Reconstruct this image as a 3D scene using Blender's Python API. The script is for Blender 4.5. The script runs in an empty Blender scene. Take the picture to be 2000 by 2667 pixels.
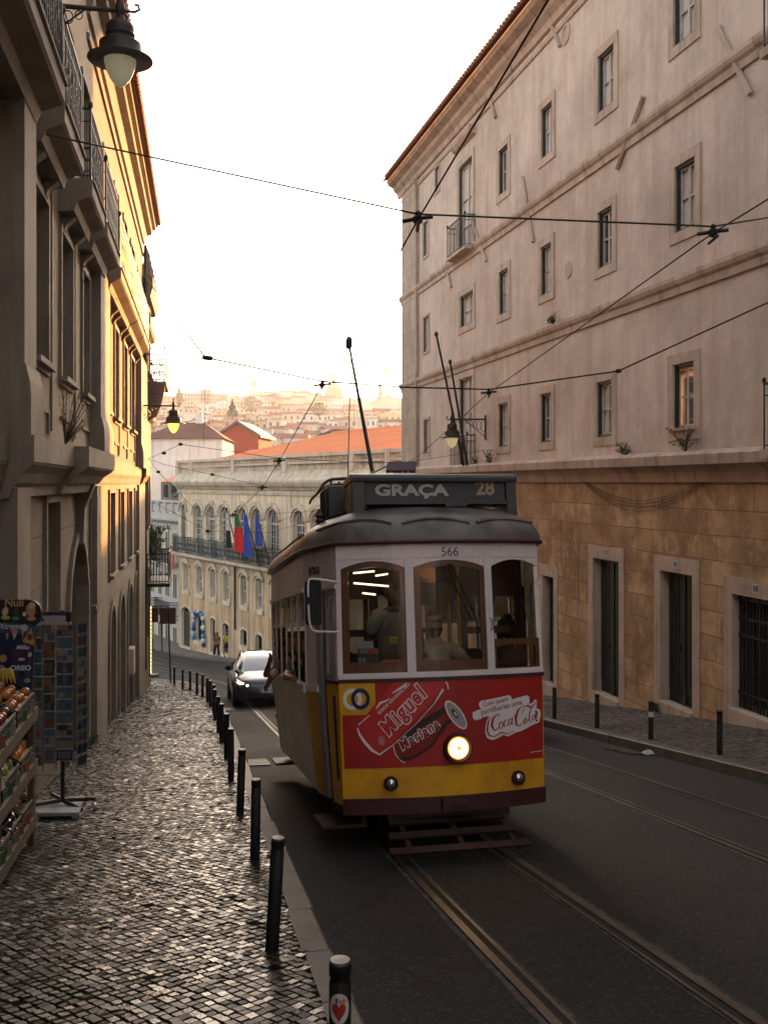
import bpy, bmesh, math, random
from mathutils import Vector, Matrix
random.seed(7)
R = math.radians
SC = bpy.context.scene
COL = SC.collection
# ---------------------------------------------------------------- camera
cd = bpy.data.cameras.new("camera"); cam = bpy.data.objects.new("camera", cd); COL.objects.link(cam)
cam.location = (0, 0, 0); cam.rotation_euler = (R(90), 0, 0)
cd.sensor_fit = 'HORIZONTAL'; cd.sensor_width = 24; cd.lens = 31.116; cd.shift_y = -0.0378
cd.clip_start = 0.05; cd.clip_end = 6000
SC.camera = cam
# ---------------------------------------------------------------- light
SUN_AZ, SUN_EL = 15.0, 7.0      # degrees right of the view axis, above the horizon
w = bpy.data.worlds.new("World"); SC.world = w; w.use_nodes = True
nt = w.node_tree; nt.nodes.clear()
sky = nt.nodes.new('ShaderNodeTexSky'); sky.sky_type = 'NISHITA'; sky.sun_disc = False
sky.sun_elevation = R(SUN_EL); sky.sun_rotation = R(SUN_AZ); sky.dust_density = 3.0; sky.air_density = 1.0; sky.ozone_density = 1.0
bg = nt.nodes.new('ShaderNodeBackground'); bg.inputs[1].default_value = 0.15
tint = nt.nodes.new('ShaderNodeMix'); tint.data_type = 'RGBA'; tint.blend_type = 'MULTIPLY'; tint.inputs[0].default_value = 1.0
tint.inputs[7].default_value = (1.0, 0.925, 0.875, 1)
wo = nt.nodes.new('ShaderNodeOutputWorld')
hs = nt.nodes.new('ShaderNodeHueSaturation'); hs.inputs['Saturation'].default_value = .55; nt.links.new(sky.outputs[0], hs.inputs['Color']); nt.links.new(hs.outputs[0], tint.inputs[6]); nt.links.new(tint.outputs[2], bg.inputs[0]); nt.links.new(bg.outputs[0], wo.inputs[0])
sl = bpy.data.lights.new("sun", 'SUN'); sl.energy = 3.2; sl.angle = R(0.6); sl.color = (1.0, 0.38, 0.085)
so = bpy.data.objects.new("sun", sl); COL.objects.link(so)
sd = Vector((math.sin(R(SUN_AZ)) * math.cos(R(SUN_EL)), math.cos(R(SUN_AZ)) * math.cos(R(SUN_EL)), math.sin(R(SUN_EL))))
so.rotation_euler = sd.to_track_quat('Z', 'Y').to_euler()
vs = SC.view_settings; vs.view_transform = 'Standard'; vs.look = 'None'; vs.gamma = 1.0; vs.exposure = 2.7
# ---------------------------------------------------------------- helpers
FP, CX, HY = 2593.0, 1000.0, 1258.0
def ray(px, py): return Vector(((px - CX) / FP, 1.0, -(py - HY) / FP))
def at(px, py, Y): return ray(px, py) * Y
def gz(x, y):
    d = 2.0 - .0284 * x + .1455 * y
    if y > 60: d -= .004 * (min(y, 78) - 60) ** 2
    if y > 78: d -= .1455 * (y - 78)
    if x < -14: d += .0284 * (x + 14) * .8
    return -d
def ong(px, py, off=0.0):
    r = ray(px, py); Y = 10.0
    for _ in range(60):
        f = r.z * Y - gz(r.x * Y, Y) - off
        f2 = r.z * (Y + .01) - gz(r.x * (Y + .01), Y + .01) - off
        Y = max(1, Y - .8 * f * .01 / (f2 - f))
    return Vector((r.x * Y, Y, gz(r.x * Y, Y) + off))
class Frame:
    """a vertical plane: U along the wall, z up, N outward"""
    def __init__(s, o, d, flip=1):
        s.o = Vector((o[0], o[1], 0)); s.U = Vector((d[0], d[1], 0)).normalized()
        s.N = Vector((s.U.y, -s.U.x, 0)) * flip; s.V = Vector((0, 0, 1))
    def p(s, u, v, n=0): return s.o + s.U * u + s.V * v + s.N * n
    def uv(s, px, py, n=0):
        r = ray(px, py); t = (s.o + s.N * n).dot(s.N) / r.dot(s.N)
        q = r * t - s.o
        return q.dot(s.U), q.z
    def u(s, px, n=0): return s.uv(px, HY, n)[0]
class Loc:
    """any oriented local frame"""
    def __init__(s, o, x, y, z): s.o, s.x, s.y, s.z = Vector(o), Vector(x), Vector(y), Vector(z)
    def p(s, a, b, c=0): return s.o + s.x * a + s.y * b + s.z * c
class MB:
    def __init__(s): s.v, s.f, s.m, s.k = [], [], [], 0
    def add(s, vs, fs):
        b = len(s.v); s.v += [tuple(v) for v in vs]; s.f += [tuple(i + b for i in f) for f in fs]; s.m += [s.k] * len(fs); return s
    def mat(s, k): s.k = k; return s
    def quad(s, a, b, c, d): return s.add([a, b, c, d], [(0, 1, 2, 3)])
    def hexa(s, p): return s.add(p, [(0, 3, 2, 1), (4, 5, 6, 7), (0, 1, 5, 4), (1, 2, 6, 5), (2, 3, 7, 6), (3, 0, 4, 7)])
    def box(s, c, sz, rot=None):
        c = Vector(c); pts = []
        for z in (-.5, .5):
            for x, y in ((-.5, -.5), (.5, -.5), (.5, .5), (-.5, .5)):
                q = Vector((x * sz[0], y * sz[1], z * sz[2])); pts.append(c + (rot @ q if rot else q))
        return s.hexa(pts)
    def fbox(s, F, u0, u1, v0, v1, n0, n1):
        return s.hexa([F.p(u0, v0, n0), F.p(u1, v0, n0), F.p(u1, v0, n1), F.p(u0, v0, n1), F.p(u0, v1, n0), F.p(u1, v1, n0), F.p(u1, v1, n1), F.p(u0, v1, n1)])
    def prism(s, pts, vec):
        n = len(pts); vec = Vector(vec)
        return s.add([Vector(p) for p in pts] + [Vector(p) + vec for p in pts], [tuple(range(n))[::-1], tuple(range(n, 2 * n))] + [(i, (i + 1) % n, n + (i + 1) % n, n + i) for i in range(n)])
    def profile(s, F, prof, u0, u1, caps=True):
        """sweep a (n, v) profile along U"""
        n = len(prof); vs = [F.p(u0, v, q) for q, v in prof] + [F.p(u1, v, q) for q, v in prof]
        fs = [(i, i + 1, n + i + 1, n + i) for i in range(n - 1)]
        if caps: fs += [tuple(range(n))[::-1], tuple(range(n, 2 * n))]
        return s.add(vs, fs)
    def tube(s, pts, r, seg=6, caps=True, closed=False):
        pts = [Vector(p) for p in pts]; n = len(pts); rr = r if isinstance(r, (list, tuple)) else [r] * n
        vs, ref = [], None
        for i, p in enumerate(pts):
            a = pts[(i - 1) % n] if (i > 0 or closed) else p; b = pts[(i + 1) % n] if (i < n - 1 or closed) else p
            t = (b - a).normalized() if (b - a).length > 1e-9 else Vector((0, 0, 1))
            if ref is None: ref = t.orthogonal().normalized()
            ref = (ref - t * ref.dot(t)); ref = ref.normalized() if ref.length > 1e-6 else t.orthogonal().normalized()
            w_ = t.cross(ref)
            for k in range(seg):
                an = 2 * math.pi * k / seg; vs.append(p + (ref * math.cos(an) + w_ * math.sin(an)) * rr[i])
        m = n if closed else n - 1
        fs = [(i * seg + k, i * seg + (k + 1) % seg, ((i + 1) % n) * seg + (k + 1) % seg, ((i + 1) % n) * seg + k) for i in range(m) for k in range(seg)]
        if caps and not closed: fs += [tuple(range(seg))[::-1], tuple(range((n - 1) * seg, n * seg))]
        return s.add(vs, fs)
    def lathe(s, prof, o, seg=16, ax=(0, 0, 1), rad=None):
        """prof: (r, h) pairs"""
        o = Vector(o); ax = Vector(ax).normalized(); a = ax.orthogonal().normalized() if rad is None else Vector(rad).normalized(); b = ax.cross(a); vs = []
        for r, h in prof:
            for k in range(seg):
                an = 2 * math.pi * k / seg; vs.append(o + ax * h + (a * math.cos(an) + b * math.sin(an)) * r)
        n = len(prof); fs = [(i * seg + k, i * seg + (k + 1) % seg, (i + 1) * seg + (k + 1) % seg, (i + 1) * seg + k) for i in range(n - 1) for k in range(seg)]
        if prof[0][0] > 1e-4: fs.append(tuple(range(seg))[::-1])
        if prof[-1][0] > 1e-4: fs.append(tuple(range((n - 1) * seg, n * seg)))
        return s.add(vs, fs)
    def ball(s, c, r, seg=10, rings=6, sq=(1, 1, 1)):
        c = Vector(c); vs = [c + Vector((0, 0, r * sq[2]))]
        for i in range(1, rings):
            a = math.pi * i / rings
            for k in range(seg):
                b = 2 * math.pi * k / seg; vs.append(c + Vector((math.sin(a) * math.cos(b) * r * sq[0], math.sin(a) * math.sin(b) * r * sq[1], math.cos(a) * r * sq[2])))
        vs.append(c - Vector((0, 0, r * sq[2]))); L = len(vs) - 1
        fs = [(0, 1 + k, 1 + (k + 1) % seg) for k in range(seg)]
        for i in range(rings - 2):
            fs += [(1 + i * seg + k, 1 + (i + 1) * seg + k, 1 + (i + 1) * seg + (k + 1) % seg, 1 + i * seg + (k + 1) % seg) for k in range(seg)]
        b = 1 + (rings - 2) * seg; fs += [(b + k, L, b + (k + 1) % seg) for k in range(seg)]
        return s.add(vs, fs)
    def grid(s, fn, nu, nv):
        vs = [fn(i / nu, j / nv) for j in range(nv + 1) for i in range(nu + 1)]; W = nu + 1
        return s.add(vs, [(j * W + i, j * W + i + 1, (j + 1) * W + i + 1, (j + 1) * W + i) for j in range(nv) for i in range(nu)])
    def build(s, name, mats, parent=None, smooth=False, bevel=0, **kw):
        me = bpy.data.meshes.new(name); me.from_pydata(s.v, [], s.f)
        if not isinstance(mats, (list, tuple)): mats = [mats]
        for m in mats: me.materials.append(m)
        if len(mats) > 1: me.polygons.foreach_set("material_index", s.m)
        bm = bmesh.new(); bm.from_mesh(me); bmesh.ops.recalc_face_normals(bm, faces=bm.faces); bm.to_mesh(me); bm.free()
        if smooth:
            me.polygons.foreach_set("use_smooth", [True] * len(me.polygons))
            if smooth != 'all': me.set_sharp_from_angle(angle=R(40))
        me.update(); o = bpy.data.objects.new(name, me); COL.objects.link(o)
        if bevel:
            b = o.modifiers.new("bevel", 'BEVEL'); b.width = bevel; b.segments = 2; b.limit_method = 'ANGLE'; b.angle_limit = R(40)
        if parent: par(o, parent)
        return tag(o, **kw)
def wm(o):
    m = Matrix.LocRotScale(o.location, o.rotation_euler, o.scale)
    return (wm(o.parent) @ o.matrix_parent_inverse @ m) if o.parent else m
def par(o, p): o.parent = p; o.matrix_parent_inverse = wm(p).inverted(); return o
def tag(o, label=None, cat=None, group=None, kind=None):
    if label: o['label'] = label
    if cat: o['category'] = cat
    if group: o['group'] = group
    if kind: o['kind'] = kind
    return o
def thing(name, label, cat, loc=(0, 0, 0), group=None, kind=None):
    o = bpy.data.objects.new(name, None); COL.objects.link(o); o.location = loc; o.empty_display_size = .2
    return tag(o, label, cat, group, kind)
def dup(o, loc=None, rotz=None, label=None, rot=None, scale=None):
    def cp(a, p):
        c = a.copy(); COL.objects.link(c)
        if p: c.parent = p
        for ch in a.children: cp(ch, c)
        return c
    r = cp(o, None)
    if loc is not None: r.location = loc
    if rotz is not None: r.rotation_euler = (0, 0, rotz)
    if rot is not None: r.rotation_euler = rot
    if scale is not None: r.scale = (scale,) * 3 if not isinstance(scale, tuple) else scale
    if label: r['label'] = label
    return r
def text_mesh(name, s, size, m, L, parent=None, align='CENTER', depth=.002, sx=1.0, bold=0.0, shear=0, cx=0, space=1.0, **kw):
    """text in local frame L: x right, y up, z out"""
    c = bpy.data.curves.new(name, 'FONT'); c.body = s; c.size = size; c.align_x = align; c.align_y = 'CENTER'; c.extrude = depth; c.offset = bold; c.shear = shear; c.resolution_u = 4; c.space_character = space
    t = bpy.data.objects.new(name, c); COL.objects.link(t)
    dg = bpy.context.evaluated_depsgraph_get(); me = bpy.data.meshes.new_from_object(t.evaluated_get(dg)); bpy.data.objects.remove(t)
    for v in me.vertices:
        q = v.co.copy(); v.co = L.p(q.x * sx, q.y, q.z)
    me.materials.clear(); me.materials.append(m); me.name = name
    o = bpy.data.objects.new(name, me); COL.objects.link(o)
    if parent: par(o, parent)
    return tag(o, **kw)
# ---------------------------------------------------------------- materials
def nodes(name):
    m = bpy.data.materials.new(name); m.use_nodes = True; n = m.node_tree.nodes; n.clear()
    o = n.new('ShaderNodeOutputMaterial'); b = n.new('ShaderNodeBsdfPrincipled'); m.node_tree.links.new(b.outputs[0], o.inputs[0])
    return m, m.node_tree, n, m.node_tree.links, b, o
def c4(c): return (c[0], c[1], c[2], 1)
def mixc(n, l, f, a, b, mode='MIX'):
    x = n.new('ShaderNodeMix'); x.data_type = 'RGBA'; x.blend_type = mode
    for s, v in ((x.inputs[0], f), (x.inputs[6], a), (x.inputs[7], b)):
        if hasattr(v, 'is_linked') or hasattr(v, 'links'): l.new(v, s)
        elif isinstance(v, (int, float)): s.default_value = v
        else: s.default_value = c4(v)
    return x.outputs[2]
def ramp(n, l, src, a, b, lo=0.0, hi=1.0):
    x = n.new('ShaderNodeMapRange'); l.new(src, x.inputs[0]); x.inputs[1].default_value = a; x.inputs[2].default_value = b; x.inputs[3].default_value = lo; x.inputs[4].default_value = hi
    return x.outputs[0]
def noise(n, l, vec, scale, detail=5, rough=.6):
    x = n.new('ShaderNodeTexNoise'); l.new(vec, x.inputs['Vector']); x.inputs['Scale'].default_value = scale; x.inputs['Detail'].default_value = detail; x.inputs['Roughness'].default_value = rough
    return x.outputs[0]
def wallvec(n, l, U=None):
    tc = n.new('ShaderNodeTexCoord'); P = tc.outputs['Object']
    if U is None: return P, P
    d = n.new('ShaderNodeVectorMath'); d.operation = 'DOT_PRODUCT'; l.new(P, d.inputs[0]); d.inputs[1].default_value = tuple(U)
    s = n.new('ShaderNodeSeparateXYZ'); l.new(P, s.inputs[0]); c = n.new('ShaderNodeCombineXYZ')
    l.new(d.outputs['Value'], c.inputs[0]); l.new(s.outputs[2], c.inputs[1]); return P, c.outputs[0]
def scaled(n, l, vec, sc):
    x = n.new('ShaderNodeMapping'); l.new(vec, x.inputs[0]); x.inputs['Scale'].default_value = sc; return x.outputs[0]
def M(name, col, rough=.7, col2=None, scale=2.0, bump=0.0, bscale=60, metal=0, streak=0.0, streakcol=(.05, .035, .02), fine=0.0, spec=.5, coat=0, emit=None, estr=1, island=0, alpha=1, trans=0, ior=1.45, lo=.35, hi=.7):
    m, t, n, l, b, o = nodes(name); P, _ = wallvec(n, l)
    c = None
    if col2: c = mixc(n, l, ramp(n, l, noise(n, l, P, scale), lo, hi), col, col2)
    if streak:
        sv = noise(n, l, scaled(n, l, P, (2.2, 2.2, .16)), 1.6, 6, .65)
        f = ramp(n, l, sv, .5, .72, 0, streak); c = mixc(n, l, f, c or col, streakcol)
    if fine:
        c = mixc(n, l, ramp(n, l, noise(n, l, P, 90, 2), .3, .7, 0, fine), c or col, tuple(x * .45 for x in col))
    if island:
        g = n.new('ShaderNodeNewGeometry'); c = mixc(n, l, ramp(n, l, g.outputs['Random Per Island'], 0, 1, 0, island), c or col, col2 or tuple(x * .4 for x in col))
    if c is None: b.inputs['Base Color'].default_value = c4(col)
    else: l.new(c, b.inputs['Base Color'])
    b.inputs['Roughness'].default_value = rough; b.inputs['Metallic'].default_value = metal; b.inputs['Specular IOR Level'].default_value = spec
    b.inputs['Coat Weight'].default_value = coat; b.inputs['Transmission Weight'].default_value = trans; b.inputs['IOR'].default_value = ior; b.inputs['Alpha'].default_value = alpha
    if emit: b.inputs['Emission Color'].default_value = c4(emit); b.inputs['Emission Strength'].default_value = estr
    if bump:
        bn = n.new('ShaderNodeBump'); bn.inputs['Strength'].default_value = bump; bn.inputs['Distance'].default_value = .02
        l.new(noise(n, l, P, bscale, 4), bn.inputs['Height']); l.new(bn.outputs[0], b.inputs['Normal'])
    return m
# ================================================================ ground
from mathutils import noise as mnoise
def lerp(a, b, t): return a + (b - a) * t
def pl(pts, y):
    """x of a polyline (x, y) at y"""
    for (x0, y0), (x1, y1) in zip(pts, pts[1:]):
        if y <= y1: return lerp(x0, x1, (y - y0) / (y1 - y0))
    return pts[-1][0]
def asphalt():
    m, t, n, l, b, o = nodes("asphalt"); P, _ = wallvec(n, l)
    big = noise(n, l, P, .35, 5, .6); sp = noise(n, l, P, 34, 4, .85)
    c = mixc(n, l, ramp(n, l, big, .35, .68), (.012, .0118, .0118), (.027, .025, .0235))
    pat = n.new('ShaderNodeTexVoronoi'); pat.inputs['Scale'].default_value = .22; l.new(scaled(n, l, P, (1, .45, 1)), pat.inputs['Vector']); sep = n.new('ShaderNodeSeparateColor'); l.new(pat.outputs['Color'], sep.inputs[0]); c = mixc(n, l, ramp(n, l, sep.outputs[0], .55, .6, 0, .45), c, (.010, .0098, .0098)); c = mixc(n, l, ramp(n, l, noise(n, l, P, 1.1, 6, .7), .55, .72, 0, .5), c, (.045, .042, .038))
    c = mixc(n, l, ramp(n, l, sp, .52, .66, 0, .8), c, (.085, .08, .075))
    vo = n.new('ShaderNodeTexVoronoi'); vo.feature = 'DISTANCE_TO_EDGE'; vo.inputs['Scale'].default_value = .33
    wob = n.new('ShaderNodeVectorMath'); wob.operation = 'MULTIPLY_ADD'; nn = n.new('ShaderNodeTexNoise'); l.new(P, nn.inputs['Vector']); nn.inputs['Scale'].default_value = 1.6; nn.inputs['Detail'].default_value = 6
    l.new(nn.outputs[1], wob.inputs[0]); wob.inputs[1].default_value = (.9, .9, .9); l.new(P, wob.inputs[2]); l.new(wob.outputs[0], vo.inputs['Vector'])
    crack = ramp(n, l, vo.outputs[0], 0, .012, .7, 0); c = mixc(n, l, crack, c, (.012, .011, .01))
    l.new(c, b.inputs['Base Color']); l.new(ramp(n, l, big, .3, .7, .72, .9), b.inputs['Roughness']); b.inputs['Specular IOR Level'].default_value = .3
    bn = n.new('ShaderNodeBump'); bn.inputs['Strength'].default_value = .9; bn.inputs['Distance'].default_value = .016
    l.new(noise(n, l, P, 45, 5, .8), bn.inputs['Height']); l.new(bn.outputs[0], b.inputs['Normal'])
    return m
m_asph = asphalt()
mb = MB(); mb.grid(lambda a, b: (lerp(-70, 70, a), lerp(-8, 112, b), gz(lerp(-70, 70, a), lerp(-8, 112, b))), 56, 60)
mb.build("road", m_asph, kind='structure', smooth='all')
TP = [(112, gz(-15, 112)), (150, -4), (230, 6.5), (300, 12.0), (400, 19.2), (520, 28.7), (660, 41), (820, 57), (1000, 75), (1120, 91), (1260, 108), (1400, 100), (1560, 50)]
def tz(x, y):
    for (y0, z0), (y1, z1) in zip(TP, TP[1:]):
        if y <= y1: return lerp(z0, z1, (y - y0) / (y1 - y0))
    return TP[-1][1]
ys = [112, 130, 150, 190, 230, 265, 300, 350, 400, 460, 520, 590, 660, 740, 820, 910, 1000, 1120, 1260, 1400, 1560]
mb = MB(); n_ = len(ys) - 1
mb.grid(lambda a, b: (lerp(-1, 1, a) * (70 + (ys[round(b * n_)] - 112) * .9), ys[round(b * n_)], tz(0, ys[round(b * n_)])), 30, n_)
m_earth = M("dry_hillside", (.30, .25, .18), .95, (.14, .14, .08), .03)
mb.build("terrain", m_earth, kind='structure')
# ground either side and behind, so nothing floats seen from aside
# ---- kerb lines (x, y)
KL = [(.825 + .1935 * 3, -3), (.825 - .1935 * 5, 5), (-1.49, 11.9), (-2.97, 19.6), (-4.4, 27), (-5.75, 33), (-6.75, 36.2), (-8.1, 39.6), (-9.9, 42.0), (-12.5, 43.4)]
KR = [(4.56 + .2 * 14.8, -3), (4.56, 11.8), (3.13, 19), (-1.08, 40), (-2.9, 47), (-6.2, 56), (-10.2, 64), (-18.2, 75), (-27, 87), (-40, 104)]
WLx = lambda y: -1.94 - .184 * y
WRx = lambda y: 6.36 - .237 * (y - 16.5)
def cobmat(name, a, bcol, r0=.22, r1=.5, thr=.5):
    m, t, n, l, b, o = nodes(name); P, _ = wallvec(n, l); g = n.new('ShaderNodeNewGeometry')
    rp = ramp(n, l, g.outputs['Random Per Island'], thr - .35, thr + .4)
    c = mixc(n, l, rp, a, bcol)
    c = mixc(n, l, ramp(n, l, noise(n, l, P, .8, 4), .4, .65, 0, .45), c, tuple(x * .5 for x in a))
    c = mixc(n, l, ramp(n, l, noise(n, l, P, 60, 3), .45, .75, 0, .5), c, tuple(x * .4 for x in a))
    l.new(c, b.inputs['Base Color']); l.new(ramp(n, l, g.outputs['Random Per Island'], 0, 1, r1, r0), b.inputs['Roughness'])
    bn = n.new('ShaderNodeBump'); bn.inputs['Strength'].default_value = .5; bn.inputs['Distance'].default_value = .006
    l.new(noise(n, l, P, 45, 4), bn.inputs['Height']); l.new(bn.outputs[0], b.inputs['Normal']); b.inputs['Specular IOR Level'].default_value = .6
    return m
m_cob = cobmat("worn_limestone_cobbles", (.011, .0095, .0078), (.092, .077, .058), .18, .6, .66)
m_cobr = cobmat("grey_limestone_cobbles", (.06, .055, .048), (.18, .16, .138), .4, .7)
m_mortar = M("cobble_joint_sand", (.022, .019, .016), .95)
m_kerb = M("worn_kerb_limestone", (.11, .098, .083), .6, (.06, .054, .046), 3, .4, 30)
def strip(xa, xb, y0, y1, off, step=1.0):
    n = max(1, int((y1 - y0) / step)); mb = MB()
    mb.grid(lambda a, b: (lerp(xa(lerp(y0, y1, b)), xb(lerp(y0, y1, b)), a), lerp(y0, y1, b), gz(lerp(xa(lerp(y0, y1, b)), xb(lerp(y0, y1, b)), a), lerp(y0, y1, b)) + off), 2, n)
    return mb
def cobbles(mb, xa, xb, y0, y1, s, off, ang=45, gap=.1, tilt=.03):
    ca, sa = math.cos(R(ang)), math.sin(R(ang)); rnd = random.Random(3)
    xs = [xa(y0), xa(y1), xb(y0), xb(y1)]; X0, X1 = min(xs), max(xs)
    N = int((abs(X1 - X0) + abs(y1 - y0)) / s) + 4; cx, cy = (X0 + X1) / 2, (y0 + y1) / 2
    for i in range(-N, N):
        for j in range(-N, N):
            a = (i + rnd.uniform(-.06, .06)) * s; b = (j + rnd.uniform(-.06, .06)) * s
            x = cx + a * ca - b * sa + .02 * math.sin(b * 4); y = cy + a * sa + b * ca + .025 * math.sin(a * 3.1)
            if not (y0 <= y < y1) or x < xa(y) or x > xb(y): continue
            h = s * (.5 - gap * rnd.uniform(.5, 1.4)); z = gz(x, y) + off; tx, ty = rnd.gauss(0, tilt), rnd.gauss(0, tilt); dz = rnd.uniform(-.003, .003) + .009 * mnoise.noise(Vector((x * .7, y * .7, 0))); g0 = mnoise.noise(Vector((x * .7 + .35, y * .7, 0))) - mnoise.noise(Vector((x * .7 - .35, y * .7, 0))); g1 = mnoise.noise(Vector((x * .7, y * .7 + .35, 0))) - mnoise.noise(Vector((x * .7, y * .7 - .35, 0))); tx += g0 * .03; ty += g1 * .03
            if rnd.random() < .006: continue
            vs = []
            for k, (p, q) in enumerate(((-1, -1), (1, -1), (1, 1), (-1, 1))):
                u = p * h * rnd.uniform(.82, 1.06); v = q * h * rnd.uniform(.82, 1.06); dx, dy = u * ca - v * sa, u * sa + v * ca
                sl_ = gz(x + dx, y + dy) - gz(x, y)
                vs.append((x + dx, y + dy, z + sl_ + dx * tx + dy * ty + dz))
                vs.append((x + dx * 1.2, y + dy * 1.2, z + sl_ - .02))
            mb.add(vs, [(0, 2, 4, 6), (0, 1, 3, 2), (2, 3, 5, 4), (4, 5, 7, 6), (6, 7, 1, 0)])
def kerb(pts, wdt, h, side, name="kerb"):
    """stone kerb along a polyline; each stone separate inside one mesh"""
    mb = MB(); rnd = random.Random(5)
    L = [0]
    for a, b in zip(pts, pts[1:]): L.append(L[-1] + math.hypot(b[0] - a[0], b[1] - a[1]))
    def P(s):
        for i in range(len(pts) - 1):
            if s <= L[i + 1] or i == len(pts) - 2:
                t = (s - L[i]) / (L[i + 1] - L[i]); a, b = pts[i], pts[i + 1]
                d = Vector((b[0] - a[0], b[1] - a[1], 0)).normalized(); return Vector((lerp(a[0], b[0], t), lerp(a[1], b[1], t), 0)), Vector((-d.y, d.x, 0)) * side
    s = 0
    while s < L[-1] - .3:
        e = min(L[-1], s + rnd.uniform(.8, 1.15)); k = rnd.uniform(-.008, .008); p0, n0 = P(s + .006); p1, n1 = P(e - .006); ch = .018
        def q(p, n, a, z): v = p + n * a; return (v.x, v.y, gz(v.x, v.y) + z)
        prof = [(k, -.1), (k, h - ch), (k + ch, h), (k + wdt, h), (k + wdt, -.1)]
        A = [q(p0, n0, a, z) for a, z in prof]; B = [q(p1, n1, a, z) for a, z in prof]; n = len(prof)
        mb.add(A + B, [tuple(range(n)), tuple(range(n, 2 * n))] + [(i, (i + 1) % n, n + (i + 1) % n, n + i) for i in range(n)])
        s = e
    return mb.build(name, m_kerb, kind='structure')
kerb(KL, .17, .13, 1); kerb(KR, .2, .15, -1)
kl = lambda y: pl(KL, y) - .17; kr = lambda y: pl(KR, y) + .2
sw = strip(lambda y: WLx(y) - .3, kl, -3, 43.3, .108)
sw.mat(1); cobbles(sw, lambda y: WLx(y) + .0, kl, 3.5, 20, .062, .13, tilt=.055); cobbles(sw, WLx, kl, 20, 43.2, .095, .13, tilt=.05)
sw.build("left_pavement", [m_mortar, m_cob], kind='structure')
sw = strip(kr, lambda y: WRx(y) + .3 if y < 40 else .5 + (40 - y) * .2, -3, 40.0, .125)
sw.mat(1); cobbles(sw, kr, lambda y: WRx(y) - .0, 9, 40, .075, .15, gap=.07)
sw.build("right_pavement", [m_mortar, m_cobr], kind='structure')
m_farpave = M("distant_limestone_paving", (.17, .15, .125), .7, (.1, .09, .075), 5, .5, 40)
strip(kr, lambda y: kr(y) + 6, 40, 104, .145).build("far_pavement", m_farpave, kind='structure')
# small pavement island beyond the left wing
kerb([(-16.5, 45.3), (-10.9, 45.3), (-10.35, 45.9), (-10.9, 48), (-16.5, 49.5)], .3, .13, 1, "corner_kerb")
mb = MB(); mb.prism([(x, y, gz(x, y) - .02) for x, y in [(-16.5, 45.4), (-10.95, 45.4), (-10.55, 45.9), (-11, 47.9), (-16.5, 49.3)]], (0, 0, .135)); mb.build("corner_pavement", m_farpave, kind='structure')
# ---- tram tracks: grooved rails
m_rail = M("worn_rail_steel", (.13, .11, .095), .5, (.06, .038, .026), 1.5, metal=.75, bump=.15, bscale=25)
m_groove = M("rail_groove_dirt", (.012, .01, .008), .9)
m_conc = M("track_edge_concrete", (.075, .068, .058), .85, (.024, .023, .022), 9, .6, 40, lo=.4, hi=.62)
def catmull(P, k=8):
    out = []
    for i in range(len(P) - 1):
        a = P[max(0, i - 1)]; b = P[i]; c = P[i + 1]; d = P[min(len(P) - 1, i + 2)]
        for j in range(k):
            t = j / k; out.append(tuple(.5 * (2 * b[q] + (c[q] - a[q]) * t + (2 * a[q] - 5 * b[q] + 4 * c[q] - d[q]) * t * t + (3 * b[q] - a[q] - 3 * c[q] + d[q]) * t ** 3) for q in range(len(b))))
    return out + [tuple(P[-1])]
TA = [(.975 - .2045 * (y - 6.72), y) for y in (-3, 2, 6.72, 12, 18, 24, 30, 34)] + [(-6.0, 39.5), (-9.35, 48.5), (-13.9, 59.5), (-20, 73), (-30, 92)]
TB = [(2.62 - .19 * (y - 13.3), y) for y in (-3, 3, 8, 13.3, 20, 27, 33)] + [(-2.9, 39.5), (-7.8, 51.5), (-12.6, 61.5), (-17.3, 70.5), (-24, 81), (-36, 98)]
def ribbon(mb, path, a0, a1, z, y0=-99, y1=999, jit=0, rnd=None):
    vs = []
    for i, (x, y) in enumerate(path):
        a = path[max(0, i - 1)]; b = path[min(len(path) - 1, i + 1)]; d = Vector((b[0] - a[0], b[1] - a[1])).normalized(); nx, ny = d.y, -d.x
        for o_ in (a0 + (rnd.uniform(-jit, jit) if jit else 0), a1 + (rnd.uniform(-jit, jit) if jit else 0)):
            vs.append((x + nx * o_, y + ny * o_, gz(x + nx * o_, y + ny * o_) + z))
    mb.add(vs, [(2 * i, 2 * i + 1, 2 * i + 3, 2 * i + 2) for i in range(len(path) - 1)])
for nm, T in (("tram_track", TA), ("tram_track", TB)):
    path = catmull(T, 24 if T is TA else 12); rn = random.Random(11); mb = MB()
    for sg in (-1, 1):
        c = sg * .45
        mb.mat(2); ribbon(mb, path, c - .10, c + .10, .004, jit=.008, rnd=rn)
        mb.mat(1); ribbon(mb, path, c - .03, c + .075 if sg > 0 else c + .03, .008) if False else ribbon(mb, path, min(c - sg * .06, c + sg * .05), max(c - sg * .06, c + sg * .05), .008)
        mb.mat(0)
        for e0, e1, zz in ((c, c + sg * .055, .015), (c - sg * .075, c - sg * .05, .012)):
            lo, hi = min(e0, e1), max(e0, e1); ribbon(mb, path, lo, hi, zz)
            ribbon(mb, path, lo, lo + .0015, zz - .004); ribbon(mb, path, hi - .0015, hi, zz - .004)
    mb.build(nm, [m_rail, m_groove, m_conc], kind='structure', smooth=True)
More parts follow.
